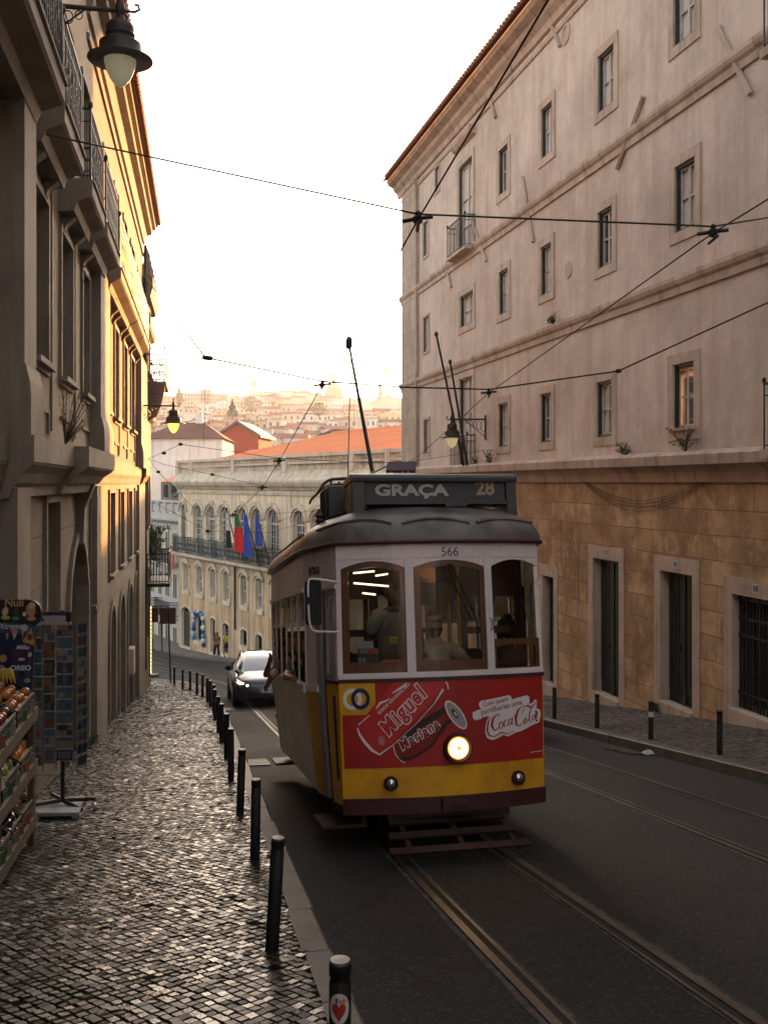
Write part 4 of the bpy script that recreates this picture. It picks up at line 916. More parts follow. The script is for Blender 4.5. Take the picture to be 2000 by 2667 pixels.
# ================================================================ tram
TY0 = 8.75; tx0 = 1.03 - .2045 * (TY0 - 6.72)
TO = Vector((tx0, TY0, gz(tx0, TY0) + .015)); tn = Vector((-.0284, .1455, 1)).normalized(); tb_ = Vector((-.2045, 1, gz(-.2045, 1) - gz(0, 0))).normalized(); tr = tb_.cross(tn).normalized()
TL = Loc(TO, tr, tb_, tn)
T = TL.p
tram = thing("tram", "yellow, red and white vintage tram climbing the street with its round headlight lit", "tram", TO)
HW = .968
class Front:
    def p(s, x, z, n=0):
        k = 1 - .028 * max(0, 1.5 - z); xx = x * k; y = .17 * (x / HW) ** 2 + .035 * max(0, 1.5 - z)
        nx = -2 * .17 * x / HW ** 2; l_ = math.hypot(nx, 1); return T(xx - nx * -1 * n / l_ * -1 if False else xx + (-nx) * n / l_, y - n / l_, z)
FT = Front()
def rp0(px, py, yl):
    q = ray(px, py); t = (TO + tb_ * yl).dot(tb_) / q.dot(tb_); p = q * t - TO; return (p.dot(tr), yl, p.dot(tn))
def proj(p): return CX + FP * p.x / p.y, HY - FP * p.z / p.y
def pick(S, px, py, x=0.0, z=1.5, n=0.0):
    for _ in range(25):
        a = proj(S.p(x, z, n)); b = proj(S.p(x + .01, z, n)); c = proj(S.p(x, z + .01, n))
        j = [[(b[0] - a[0]) / .01, (c[0] - a[0]) / .01], [(b[1] - a[1]) / .01, (c[1] - a[1]) / .01]]; ex, ey = px - a[0], py - a[1]; d = j[0][0] * j[1][1] - j[0][1] * j[1][0]
        x += (ex * j[1][1] - j[0][1] * ey) / d; z += (j[0][0] * ey - j[1][0] * ex) / d
    return x, z
P = lambda px, py: pick(FT, px, py)
m_twhite = M("tram_cream_white_paint", (.74, .69, .68), .38, (.62, .57, .56), 2.5, .1, 12, fine=.08, coat=.2)
m_tyel = M("tram_yellow_paint", (.80, .42, .012), .38, (.50, .23, .02), 2.2, .12, 5, fine=.15, streak=.28, coat=.25)
m_tred = M("advert_red_vinyl", (.42, .022, .018), .42, (.30, .016, .014), 2.0, .1, 5, fine=.15, streak=.2, coat=.1)
m_tmar = M("tram_maroon_paint", (.065, .018, .018), .5, (.04, .013, .012), 6, .3, 25)
m_tdk = M("dark_maroon_underside_paint", (.028, .010, .010), .6, (.018, .008, .008), 6, .3, 25)
m_twood = M("varnished_brown_wood", (.12, .045, .014), .4, (.07, .028, .01), 9, .2, 40, coat=.3)
m_troof = M("tram_dark_grey_roof", (.17, .152, .146), .42, (.045, .040, .040), 3, .45, 9, streak=.5)
m_tside = M("plain_pale_side_panels", (.88, .81, .75), .38, (.66, .58, .53), 1.2, .15, 5, streak=.5)
m_silver = M("brushed_aluminium_strip", (.40, .40, .42), .35, metal=.8)
m_under = M("sooty_underframe", (.012, .010, .010), .8, bump=.4)
m_twh = M("advert_white_vinyl", (.72, .70, .70), .4); m_tblk = M("advert_dark_print", (.03, .012, .01), .4); m_tcola = M("advert_dark_red_print", (.22, .012, .01), .4)
m_nvy = M("navy_sign_paint", (.012, .02, .09), .5); m_lens = M("lens_glass_chrome", (.6, .6, .6), .12, metal=.9)
m_sbox = M("sign_box_dark_metal", (.042, .040, .040), .45, (.03, .03, .032), 5, .2); m_stxt = M("roller_blind_white_print", (.42, .42, .40), .8); m_stan = M("roller_blind_tan_print", (.36, .28, .18), .8)
def clear(name, tintc=(.82, .86, .85), fac=.06):
    m, t, n, l, b, o = nodes(name); n.remove(b); tr_ = n.new('ShaderNodeBsdfTransparent'); tr_.inputs[0].default_value = c4(tintc); gl = n.new('ShaderNodeBsdfGlossy'); gl.inputs[1].default_value = .03
    lw = n.new('ShaderNodeLayerWeight'); lw.inputs[0].default_value = .35; f = ramp(n, l, lw.outputs[1], 0, 1, fac, .75); mx = n.new('ShaderNodeMixShader'); l.new(f, mx.inputs[0]); l.new(tr_.outputs[0], mx.inputs[1]); l.new(gl.outputs[0], mx.inputs[2]); l.new(mx.outputs[0], o.inputs[0]); return m
m_tglass = clear("tram_window_glass", (.60, .62, .60), .03)
def fpan(mb, x0, x1, z0, z1, n0, n1, k=14):
    """curved slab on the front"""
    for i in range(k):
        a, b = lerp(x0, x1, i / k), lerp(x0, x1, (i + 1) / k)
        mb.hexa([FT.p(a, z0, n0), FT.p(b, z0, n0), FT.p(b, z0, n1), FT.p(a, z0, n1), FT.p(a, z1, n0), FT.p(b, z1, n0), FT.p(b, z1, n1), FT.p(a, z1, n1)])
    return mb
def fsheet(mb, x0, x1, z0, z1, n, kx=16, kz=1): mb.grid(lambda a, b: FT.p(lerp(x0, x1, a), lerp(z0, z1, b), n), kx, kz); return mb
# body shell lower front
fpan(MB(), -HW, HW, .46, 1.51, -.05, 0, 20).build("dash_panel", m_tyel, tram)
mb = fpan(MB(), -HW - .002, HW + .002, .33, .47, -.04, .02, 20); mb.build("bumper", m_tmar, tram)
mb = fpan(MB(), -HW - .005, HW + .005, 1.478, 1.512, -.05, .012, 20); mb.build("belt_strip", m_tmar, tram)
xr0 = P(893, 1900)[0]; 
mb = MB(); fsheet(mb, xr0, HW - .012, .731, 1.478, .004, 24, 4); ad = mb.build("advert_panel", m_tred, tram)
xa, za = P(879.5, 1778); xb, zb = P(979, 1862); mb = MB(); fsheet(mb, -HW + .005, xb, zb, 1.477, .0065, 8, 2); mb.build("yellow_square", m_tyel, ad)
def ring(S, cx, cz, ro, ri, n, k=40, sy=1.15):
    mb = MB(); vs = []; 
    for i in range(k):
        a = 2 * math.pi * i / k
        for r in (ro, ri): vs.append(S.p(cx + math.cos(a) * r, cz + math.sin(a) * r * sy, n))
    mb.add(vs, [(2 * i, 2 * i + 1, (2 * i + 3) % (2 * k), (2 * i + 2) % (2 * k)) for i in range(k)]); return mb
x1, z1 = P(918, 1822); x2, z2 = P(939, 1821); ring(FT, x1, z1, .082, .050, .009).build("white_ring", m_twh, ad); ring(FT, x2, z2, .082, .050, .0105).build("navy_ring", m_nvy, ad)
def fpoly(name, pts, mat_, n, parent=ad, step=.005):
    """polygon given by photo points on the front panel, cut into thin strips that follow its curve"""
    q = [P(*p) for p in pts]; z0, z1 = min(b for _, b in q), max(b for _, b in q); mb = MB(); k = max(4, int((z1 - z0) / step)); N_ = len(q)
    def xs(z): return sorted(lerp(q[i][0], q[(i + 1) % N_][0], (z - q[i][1]) / (q[(i + 1) % N_][1] - q[i][1])) for i in range(N_) if (q[i][1] > z) != (q[(i + 1) % N_][1] > z))
    for j in range(k):
        za, zb_ = lerp(z0, z1, j / k), lerp(z0, z1, (j + 1) / k); A, B = xs(za + 1e-5), xs(zb_ - 1e-5)
        if len(A) != len(B): A = B = xs((za + zb_) / 2)
        for i in range(0, len(A) - 1, 2):
            m = max(1, int((A[i + 1] - A[i]) / .05) + 1)
            for t in range(m): mb.quad(FT.p(lerp(A[i], A[i + 1], t / m), za, n), FT.p(lerp(A[i], A[i + 1], (t + 1) / m), za, n), FT.p(lerp(B[i], B[i + 1], (t + 1) / m), zb_, n), FT.p(lerp(B[i], B[i + 1], t / m), zb_, n))
    return mb.build(name, mat_, parent)
def fstroke(name, pts, w_, mat_, n, parent=ad):
    q = [Vector(P(*p)) for p in pts]; mb = MB(); vs = []
    for i, p in enumerate(q):
        d = (q[min(i + 1, len(q) - 1)] - q[max(i - 1, 0)]).normalized(); o_ = Vector((-d.y, d.x)) * (w_[i] if isinstance(w_, list) else w_) / 2; vs += [FT.p(*(p + o_), n), FT.p(*(p - o_), n)]
    mb.add(vs, [(2 * i, 2 * i + 1, 2 * i + 3, 2 * i + 2) for i in range(len(q) - 1)]); return mb.build(name, mat_, parent)
Z8 = lambda x, y: (780 + x * .3978, 1680 + y * .3978)
def zz(*ps): return [Z8(*p) for p in ps]
m_canred = M("advert_bright_red_can", (.50, .03, .025), .4)
fpoly("can_shape", zz((385, 520), (620, 240), (950, 237), (960, 260), (800, 440), (540, 715), (440, 650), (385, 560)), m_canred, .0075)
fstroke("can_edge", zz((380, 545), (395, 590), (430, 640), (475, 690), (530, 722)), [.012, .02, .026, .026, .012], m_twh, .0095)
fstroke("can_edge", zz((530, 715), (620, 650), (760, 520), (880, 385), (940, 290)), [.014, .006, .004, .007, .02], m_twh, .0095)
fstroke("can_edge", zz((955, 240), (968, 262), (972, 290)), .012, m_twh, .0095); fstroke("can_edge", zz((385, 525), (460, 460)), .008, m_twh, .0095)
fstroke("can_swirl", zz((500, 420), (530, 380), (570, 365), (590, 350)), [.006, .02, .012, .004], m_twh, .0095); fstroke("can_swirl", zz((605, 318), (650, 290), (690, 265), (700, 245)), [.006, .018, .022, .006], m_twh, .0095)
fpoly("dark_can_shape", zz((615, 655), (740, 540), (950, 400), (1005, 470), (950, 560), (860, 680), (700, 770), (640, 730)), m_tcola, .0082)
fpoly("dark_can_shade", zz((640, 630), (800, 490), (955, 400), (965, 440), (800, 540), (650, 665)), m_tblk, .0088)
fstroke("black_wave", zz((650, 745), (720, 745), (800, 705), (870, 650), (920, 570), (960, 510), (1000, 490)), [.02, .022, .018, .022, .03, .035, .02], m_tblk, .0092)
fstroke("dark_can_edge", zz((612, 655), (630, 720), (665, 762), (695, 772)), .008, m_twh, .0092)
def fell(name, c, rx, ry, rot, mat_, n):
    c = P(*Z8(*c)); mb = MB(); k = 28; ca, sa = math.cos(rot), math.sin(rot)
    mb.add([FT.p(c[0] + ca * rx * math.cos(2 * math.pi * i / k) - sa * ry * math.sin(2 * math.pi * i / k), c[1] + sa * rx * math.cos(2 * math.pi * i / k) + ca * ry * math.sin(2 * math.pi * i / k), n) for i in range(k)], [tuple(range(k))]); return mb.build(name, mat_, ad)
fell("can_lid", (1022, 458), .062, .155, .62, m_twh, .0098); fell("can_lid_inner", (1024, 460), .048, .135, .62, M("advert_grey_print", (.33, .31, .30), .4), .0108); fell("can_tab", (1015, 450), .018, .05, .62, m_tblk, .0116); fell("can_tab_hole", (1018, 452), .008, .026, .62, m_twh, .0122)
fell("can_specks", (537, 628), .028, .04, .2, M("advert_faded_white", (.45, .2, .19), .5), .0094)
def ftext(s, c, size, mat_, n, rot, sx=1.0, bold=0, shear=0, name="lettering", depth=.0006, space=1.0):
    cx, cz = P(*Z8(*c)); ca, sa = math.cos(rot), math.sin(rot)
    class S_:
        def p(s_, a, b, c_=0): return FT.p(cx + a * ca - b * sa, cz + a * sa + b * ca, n + c_)
    return text_mesh(name, s, size, mat_, S_(), ad, sx=sx, bold=bold, shear=shear, depth=depth, space=space)
ftext("Miguel", (676, 435), .19, m_twh, .0105, .78, .84, .016, .15, space=1.2); ftext("Miguel", (676, 435), .19, m_canred, .0135, .78, .84, .0055, .15, space=1.2)
ftext("Mariana", (782, 590), .128, m_twh, .0118, .50, .84, .011, .1, space=1.18); ftext("Mariana", (782, 590), .128, m_tcola, .0142, .50, .84, .003, .1, space=1.18)
ftext("SABOR ORIGINAL.com", (618, 352), .038, m_twh, .0100, .74, 1.0, .0006)
ftext("Com quem", (1280, 372), .068, m_twh, .0095, .17, 1.0, .014); ftext("partilharias uma", (1320, 408), .076, m_twh, .0095, .17, 1.0, .016)
ftext("Com quem", (1280, 372), .058, m_tred, .0115, .17, 1.0, .0004); ftext("partilharias uma", (1320, 408), .066, m_tred, .0115, .17, 1.0, .0004)
m_scol = m_tred
ftext("?", (1546, 470), .14, m_tblk, .0134, .12, .9, .002)
def z9(*ps): return [(870 + x * .33755, 1760 + y * .33755) for x, y in ps]
fpoly("slogan_backing", z9((1078, 342), (1066, 320), (1066, 282), (1130, 265), (1130, 215), (1150, 192), (1330, 155), (1348, 165), (1352, 188), (1480, 152), (1500, 160), (1504, 200), (1490, 240), (1370, 270), (1240, 300), (1120, 328), (1105, 345)), m_twh, .0086)
fpoly("logo_backing", z9((1162, 440), (1168, 370), (1190, 315), (1225, 285), (1275, 270), (1390, 240), (1440, 215), (1520, 215), (1545, 183), (1560, 188), (1556, 250), (1586, 266), (1590, 300), (1578, 360), (1520, 385), (1440, 428), (1395, 440), (1340, 470), (1300, 458), (1250, 488), (1215, 498), (1178, 482)), m_twh, .0092)
for w_, ps in (([.008, .022, .024, .012], ((1250, 300), (1222, 330), (1212, 385), (1232, 424))), ([.012, .008, .004], ((1232, 424), (1255, 410), (1272, 390))), ([.006, .014, .004], ((1250, 300), (1264, 300), (1266, 322))),
    ([.006, .015, .010, .008, .014, .006], ((1286, 350), (1270, 375), (1272, 408), (1288, 406), (1300, 375), (1286, 350))), ([.006, .014, .012, .005], ((1328, 340), (1310, 350), (1306, 395), (1332, 380))),
    ([.006, .014, .010, .008, .006], ((1362, 330), (1342, 345), (1338, 382), (1352, 384), (1366, 345))), ([.012, .014, .006], ((1370, 322), (1364, 372), (1382, 372))), (.010, ((1380, 312), (1394, 306))),
    ([.006, .020, .024, .018, .008], ((1440, 238), (1412, 270), (1396, 330), (1402, 380), (1428, 388))), ([.010, .006, .004], ((1428, 388), (1448, 365), (1460, 340))), ([.005, .008, .008, .005], ((1440, 238), (1456, 228), (1458, 262), (1440, 295))),
    ([.004, .016, .018, .012, .004], ((1462, 236), (1490, 232), (1515, 246), (1535, 226), (1552, 196))), ([.006, .014, .010, .012, .006], ((1474, 325), (1458, 348), (1464, 376), (1482, 355), (1474, 325))),
    ([.005, .012, .014, .005], ((1518, 245), (1502, 290), (1496, 350), (1512, 358))), ([.006, .012, .008, .006], ((1540, 300), (1522, 318), (1520, 348), (1540, 330))), ([.010, .010, .005], ((1546, 294), (1540, 340), (1554, 342))),
    ([.006, .016, .018, .014, .008, .014, .008, .004], ((1200, 318), (1182, 370), (1178, 425), (1192, 462), (1230, 470), (1290, 438), (1330, 450), (1385, 425)))):
    fstroke("script_lettering", z9(*ps), w_, m_tred, .0128)
fstroke("fine_print_line", zz((1510, 704), (1590, 692)), .006, m_twh, .0062)
# headlight and small lamps
def lamp_ring(c, ro, depth=.05, name="headlight", on=False):
    x, z = P(*c); o_ = FT.p(x, z, 0); ax = (FT.p(x, z, 1) - o_).normalized(); mb = MB(); mb.lathe([(ro, .004), (ro, depth * .6), (ro * .94, depth), (ro * .82, depth), (ro * .8, depth * .5)], o_, 28, ax); h = mb.build(name, m_tmar if on else M("lamp_bezel", (.08, .05, .04), .35, metal=.6), tram, smooth=True)
    g = MB(); ri = ro * (.74 if on else .8)
    if on:
        g.lathe([(ri * .88, depth * .66), (ri * .8, depth * .72), (ri * .45, depth * .8), (.001, depth * .84)], o_, 28, ax); g.build("lens", M("lit_headlight_lens", (1, .8, .4), .3, emit=(1.0, .70, .30), estr=1.1), h, smooth='all'); g2 = MB(); g2.lathe([(ri, depth * .55), (ri * .88, depth * .66)], o_, 28, ax); g2.build("lens_rim", M("amber_headlight_rim", (1, .5, .1), .3, emit=(1.0, .30, .03), estr=.35), h, smooth='all')
        c_ = MB(); c_.lathe([(ri * .2, depth * .85), (ri * .12, depth * .95), (.001, depth * .97)], o_, 12, ax); c_.build("bulb_shield", M("bulb_shield_brass", (.5, .25, .05), .4, emit=(1, .35, .05), estr=.2), h, smooth='all')
        sp = bpy.data.lights.new("headlight_glow", 'SPOT'); sp.energy = 1.2; sp.color = (1, .62, .25); sp.spot_size = R(150); sp.spot_blend = 1; sp.shadow_soft_size = .06
        so_ = bpy.data.objects.new("headlight_beam", sp); COL.objects.link(so_); so_.location = o_ + ax * .1; so_.rotation_euler = (-ax).to_track_quat('Z', 'Y').to_euler()
        so_.rotation_euler = ax.to_track_quat('-Z', 'Y').to_euler(); par(so_, tram)
    else:
        g.lathe([(ri, depth * .5), (ri * .7, depth * 1.2), (.001, depth * 1.4)], o_, 16, ax); g.build("lens", m_lens, h, smooth='all')
lamp_ring((1190.5, 1948), .134, .07, "headlight", True); lamp_ring((1018, 2041), .066, .04, "marker_lamp"); lamp_ring((1347, 2026), .066, .04, "marker_lamp")
x, z = P(1195, 2102); mb = MB(); fpan(mb, x - .165, x + .165, .345, .468, .036, .07, 4); mb.box(FT.p(x, .385, .06), (.15, .1, .06)); mb.build("coupler_plate", m_tmar, tram)
# ---- front upper: posts, header, arches, wooden sashes
xw = [P(889, 1600)[0], P(1057, 1600)[0], P(1079.5, 1600)[0], P(1265, 1600)[0], P(1283.5, 1600)[0], P(1404, 1600)[0]]
ZS, ZSP, ZA, ZB, ZG = 1.512, 2.50, 2.565, 2.585, 2.735
mb = MB()
for a, b in ((-HW, xw[0]), (xw[1], xw[2]), (xw[3], xw[4]), (xw[5], HW)): fpan(mb, a, b, ZS, ZB, -.05, .006 if a in (xw[1], xw[3]) else 0, 2)
fpan(mb, -HW, HW, ZB, ZG, -.05, .004, 20); fpan(mb, -HW, HW, ZS, ZS + .05, -.05, .01, 20)
for a, b in ((xw[0], xw[1]), (xw[2], xw[3]), (xw[4], xw[5])):
    k = 12
    for i in range(k):
        p, q = lerp(a, b, i / k), lerp(a, b, (i + 1) / k); f = lambda x: ZSP + (ZA - ZSP) * (1 - ((x - (a + b) / 2) / ((b - a) / 2)) ** 2)
        mb.hexa([FT.p(p, f(p), -.045), FT.p(q, f(q), -.045), FT.p(q, f(q), -.001), FT.p(p, f(p), -.001), FT.p(p, ZB, -.045), FT.p(q, ZB, -.045), FT.p(q, ZB, -.001), FT.p(p, ZB, -.001)])
mb.build("front_frame", m_twhite, tram, bevel=.003)
mb = MB()
for i in range(34): x = lerp(-.9, .9, i / 33); mb.ball(FT.p(x, ZB + .012, .005), .006, 5, 4)
mb.build("rivets", m_twhite, tram)
mb = MB()
for i in range(30): x = lerp(-.93, .93, i / 29); mb.ball(FT.p(x, .452, .022), .007, 5, 4)
mb.build("bumper_rivets", m_tmar, tram)

def wood(a, b, zb, zt, sp_, name="wooden_sash", l_=.062, r_=.045, bt=.095, tp=.055, lowered=False):
    mb = MB(); k = 12; f = lambda x, off=0: sp_ + (zt - sp_) * (1 - ((x - (a + b) / 2) / ((b - a) / 2)) ** 2) - off
    if lowered: f = lambda x, off=0: zt - (0 if off == 0 else off + .03 * ((x - (a + b) / 2) / ((b - a) / 2)) ** 2)
    fpan(mb, a, a + l_, zb, f(a + l_ / 2), -.04, -.012, 1); fpan(mb, b - r_, b, zb, f(b - r_ / 2), -.04, -.012, 1); fpan(mb, a, b, zb, zb + bt, -.04, -.012, 6)
    for i in range(k):
        p, q = lerp(a, b, i / k), lerp(a, b, (i + 1) / k); mb.hexa([FT.p(p, f(p, tp), -.04), FT.p(q, f(q, tp), -.04), FT.p(q, f(q, tp), -.012), FT.p(p, f(p, tp), -.012), FT.p(p, f(p), -.04), FT.p(q, f(q), -.04), FT.p(q, f(q), -.012), FT.p(p, f(p), -.012)])
    w_ = mb.build(name, m_twood, tram); g = MB(); fsheet(g, a + .02, b - .02, zb + .03, zt - .03, -.028, 10, 2); g.build("pane", m_tglass, w_); return w_
wood(xw[0], xw[1], ZS + .05, ZA, ZSP); wood(xw[2], xw[3], ZS + .05, ZA, ZSP); wood(xw[4], xw[5], ZS + .05, ZS + .32, ZS + .3, "lowered_sash", .03, .05, .012, .05, True)
# wiper
mb = MB(); A = FT.p(*P(1172, 1473), .03); B = FT.p(*P(1235, 1610), .045); C = FT.p(*P(1241, 1694), .04); D = FT.p(*P(1157, 1478), .03); E = FT.p(*P(1222, 1612), .05)
for a, b, r in ((A, B, .010), (D, E, .006), (E, B, .012), (B, C, .007), (FT.p(*P(1142, 1478), .02), FT.p(*P(1200, 1560), .03), .005)): mb.tube([a, b], r, 5)
mb.ball(A, .022, 6, 5); mb.ball(D, .018, 6, 5); mb.build("windscreen_wiper", m_iron, tram)
mb = MB(); x, z = P(1276, 1625); mb.tube([FT.p(x, z + .06, .008), FT.p(x + .012, z + .04, .035), FT.p(x + .012, z - .04, .035), FT.p(x, z - .06, .008)], .007, 5); mb.build("grab_handle", m_silver, tram)
# number and lettering
x, z = P(1171, 1438); 
class S1:
    def p(s_, a, b, c_=0): return FT.p(x + a, z + b, .006 + c_)
text_mesh("fleet_number", "566", .115, m_nvy, S1(), tram, depth=.0006)
# ---- sides
Y1, Y2, SW = .97, 4.62, 1.165
class Side:
    """s: signed side; p(y, z, n) along the saloon"""
    def __init__(s, sg): s.sg = sg
    def p(s, y, z, n=0): k = .10 * max(0, (1.42 - z)) ** 1.3; return T(s.sg * (SW - k + n), y, z)
class Taper:
    """p(t, z, n): t 0..1 from the front corner back to the saloon"""
    def __init__(s, sg, rear=False): s.sg, s.rear = sg, rear
    def p(s, t, z, n=0):
        kz = 1 - .028 * max(0, 1.5 - z); x = lerp(HW * kz, SW - .10 * max(0, 1.42 - z) ** 1.3, t); y = lerp(.17 + .035 * max(0, 1.5 - z), Y1, t); return T(s.sg * (x + n * .97), (Y1 + Y2 - y + (n * .24)) if s.rear else y - n * .24, z)
def pan(mb, S, a0, a1, z0, z1, n0, n1, ka=1, kz=1):
    for i in range(ka):
        for j in range(kz):
            a, b = lerp(a0, a1, i / ka), lerp(a0, a1, (i + 1) / ka); c, d = lerp(z0, z1, j / kz), lerp(z0, z1, (j + 1) / kz)
            mb.hexa([S.p(a, c, n0), S.p(b, c, n0), S.p(b, c, n1), S.p(a, c, n1), S.p(a, d, n0), S.p(b, d, n0), S.p(b, d, n1), S.p(a, d, n1)])
    return mb
NB = 6; bw = (Y2 - Y1) / NB
for sg in (-1, 1):
    S = Side(sg); mb = MB()
    for i in range(NB):
        a, b = Y1 + i * bw, Y1 + (i + 1) * bw; pan(mb, S, a + .006, b - .006, .44, 1.36, -.03, 0, 1, 4)
    sp_ = mb.build("side_panels", m_tside, tram)
    j = MB(); pan(j, S, Y1, Y2, .44, 1.36, -.035, -.012, 1, 4); j.build("panel_joints", m_tmar, sp_)
    mb = MB(); pan(mb, S, Y1, Y2, 1.36, 1.43, -.06, .02); pan(mb, S, Y1, Y2, 2.36, 2.73, -.04, 0); pan(mb, S, Y1 - .02, Y2, 2.33, 2.37, -.03, .025)
    for i in range(NB + 1):
        y = Y1 + i * bw; pan(mb, S, y - .03, y + .03, 1.43, 2.36, -.016, 0)
    for i in range(NB):
        a, b = Y1 + i * bw + .035, Y1 + (i + 1) * bw - .035; pan(mb, S, a, b, 2.0, 2.05, -.045, -.012); k = 8; m_ = (a + b) / 2
        for q in range(k):
            p0, p1 = lerp(a, b, q / k), lerp(a, b, (q + 1) / k); f = lambda y: 2.24 + .09 * (1 - ((y - m_) / ((b - a) / 2)) ** 2)
            mb.hexa([S.p(p0, f(p0), -.04), S.p(p1, f(p1), -.04), S.p(p1, f(p1), -.008), S.p(p0, f(p0), -.008), S.p(p0, 2.36, -.04), S.p(p1, 2.36, -.04), S.p(p1, 2.36, -.008), S.p(p0, 2.36, -.008)])
    sf = mb.build("side_frame", m_twhite, tram)
    for i in range(NB):
        a, b = Y1 + i * bw + .035, Y1 + (i + 1) * bw - .035; g = MB(); pan(g, S, a, b, 2.04, 2.34, -.03, -.026); g.build("upper_pane", m_tglass, sf)
    for rear in (False, True):
        S = Taper(sg, rear); y = MB(); pan(y, S, .62, 1, .42, 1.40, -.03, 0, 2, 3); y.build("corner_panel", m_tyel, tram)
        mb = MB(); pan(mb, S, .62, .985, 1.40, 2.36, -.04, .002); pan(mb, S, .60, 1, 1.38, 1.44, -.04, .012); pan(mb, S, 0, 1, 2.36, 2.735, -.04, .0, 3); pan(mb, S, 0, 1, 2.33, 2.365, -.03, .02, 3); pan(mb, S, 0, .07, 1.5, 2.36, -.04, .003); mb.build("corner_frame", m_twhite, tram)
        mb = MB(); pan(mb, S, .50, .62, .42, 2.33, -.03, .008, 1, 3); mb.build("door_post", m_silver, tram)
        mb = MB(); pan(mb, S, .40, .50, .40, 2.33, -.14, -.10, 1, 3); pan(mb, S, .0, .50, .34, .40, -.3, .0); mb.build("door_recess", m_under, tram)
        d = MB(); pan(d, S, .07, .40, .36, 1.47, -.05, -.012, 1, 3); dr = d.build("folding_door", m_tyel, tram)
        e = MB()
        for a, b, c, dd in ((.07, .11, 1.5, 2.33), (.36, .40, 1.5, 2.33), (.11, .36, 1.5, 1.56), (.11, .36, 2.27, 2.33)): pan(e, S, a, b, c, dd, -.05, -.012)
        pan(e, S, .225, .25, .36, 2.33, -.05, -.004); e.build("door_frame", m_silver, dr)
        e = MB(); pan(e, S, .11, .36, 1.56, 2.27, -.035, -.03); e.build("pane", m_tglass, dr)
        e = MB(); pan(e, S, .14, .21, .62, 1.36, -.011, -.008); pan(e, S, .07, .40, 1.47, 1.50, -.05, -.005); e.build("door_grille", m_tmar, dr)
S = Taper(-1); 
class S2:
    def p(s_, a, b, c_=0): return S.p(.66 + a / .84 * -1, 2.52 + b, .003 + c_)
text_mesh("door_lettering", "ENTRADA", .105, m_iron, S2(), tram, depth=.0006, sx=.6, bold=.004)
# rear wall
class Rear:
    def p(s, x, z, n=0): q = .17 * (x / HW) ** 2; return T(x, Y1 + Y2 - q + n, z)
RR = Rear(); mb = MB()
pan(mb, RR, -HW, HW, .44, 1.5, -.04, 0, 10)
for a, b in ((-HW, -.9), (-.32, -.25), (.25, .32), (.9, HW)): pan(mb, RR, a, b, 1.5, 2.56, -.04, 0)
mb.build("rear_panel", m_tyel, tram); mb = MB(); pan(mb, RR, -HW, HW, 2.5, 2.735, -.04, .002, 10); mb.build("rear_header", m_twhite, tram)
mb = MB(); pan(mb, RR, -.9, .9, 1.5, 2.5, -.03, -.026, 8); mb.build("rear_pane", m_tglass, tram)
# floor, inner ceiling, bulkheads, seats, lights
m_inw = M("dark_mahogany_interior", (.06, .025, .015), .5, (.04, .018, .01), 5); m_ceil = M("cream_tram_ceiling", (.36, .33, .29), .6)
mb = MB(); mb.hexa([T(-.9, .25, .78), T(.9, .25, .78), T(1.08, Y2 + .6, .78), T(-1.08, Y2 + .6, .78), T(-.9, .25, .83), T(.9, .25, .83), T(1.08, Y2 + .6, .83), T(-1.08, Y2 + .6, .83)]); mb.build("floor", m_inw, tram)
mb = MB(); mb.hexa([T(-.88, .25, 2.66), T(.88, .25, 2.66), T(1.1, Y2 + .5, 2.66), T(-1.1, Y2 + .5, 2.66), T(-.88, .25, 2.70), T(.88, .25, 2.70), T(1.1, Y2 + .5, 2.70), T(-1.1, Y2 + .5, 2.70)]); mb.build("ceiling", m_ceil, tram)
def tbox(mb, x0, x1, y0, y1, z0, z1): return mb.hexa([T(x0, y0, z0), T(x1, y0, z0), T(x1, y1, z0), T(x0, y1, z0), T(x0, y0, z1), T(x1, y0, z1), T(x1, y1, z1), T(x0, y1, z1)])
for yb_ in (1.02, Y2 - .06):
    mb = MB()
    for x0, x1, z0, z1 in ((-1.1, -.42, .83, 1.5), (.42, 1.1, .83, 1.5), (-1.1, -1.02, 1.5, 2.66), (-.5, -.42, 1.5, 2.66), (.42, .5, 1.5, 2.66), (1.02, 1.1, 1.5, 2.66), (-1.02, -.5, 2.25, 2.66), (.5, 1.02, 2.25, 2.66), (-.42, .42, 2.4, 2.66), (-1.02, -.5, 1.88, 1.95), (.5, 1.02, 1.88, 1.95)): tbox(mb, x0, x1, yb_, yb_ + .05, z0, z1)
    mb.build("bulkhead", m_inw, tram)
mb = MB()
for i in range(5):
    for s in (-1, 1): y = 1.35 + i * .66; tbox(mb, s * .45 if s > 0 else -1.02, 1.02 if s > 0 else -.45, y, y + .42, 1.15, 1.22); tbox(mb, s * .45 if s > 0 else -1.02, 1.02 if s > 0 else -.45, y + .40, y + .46, 1.2, 1.7)
mb.build("seats", m_inw, tram, kind='stuff')
m_tube = M("lit_tube_and_reflection", (1, .9, .7), .5, emit=(1, .80, .50), estr=.6)
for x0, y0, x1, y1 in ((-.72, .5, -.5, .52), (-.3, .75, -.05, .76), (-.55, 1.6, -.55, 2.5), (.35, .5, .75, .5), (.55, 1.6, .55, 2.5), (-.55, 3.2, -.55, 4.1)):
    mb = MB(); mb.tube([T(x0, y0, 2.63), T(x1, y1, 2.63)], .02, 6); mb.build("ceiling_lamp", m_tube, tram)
for a_, b_ in (((920, 1493), (975, 1488)), ((978, 1500), (1010, 1495)), ((921, 1519), (1012, 1527)), ((944, 1545), (978, 1549))):  # glowing tubes added to stand for light strips reflected on the windscreen
    mb = MB(); mb.tube([T(*rp0(*a_, .42)), T(*rp0(*b_, .42))], .009, 6); mb.build("reflection_tube", m_tube, tram)
m_yrail = M("yellow_grab_pole", (.5, .36, .02), .4)
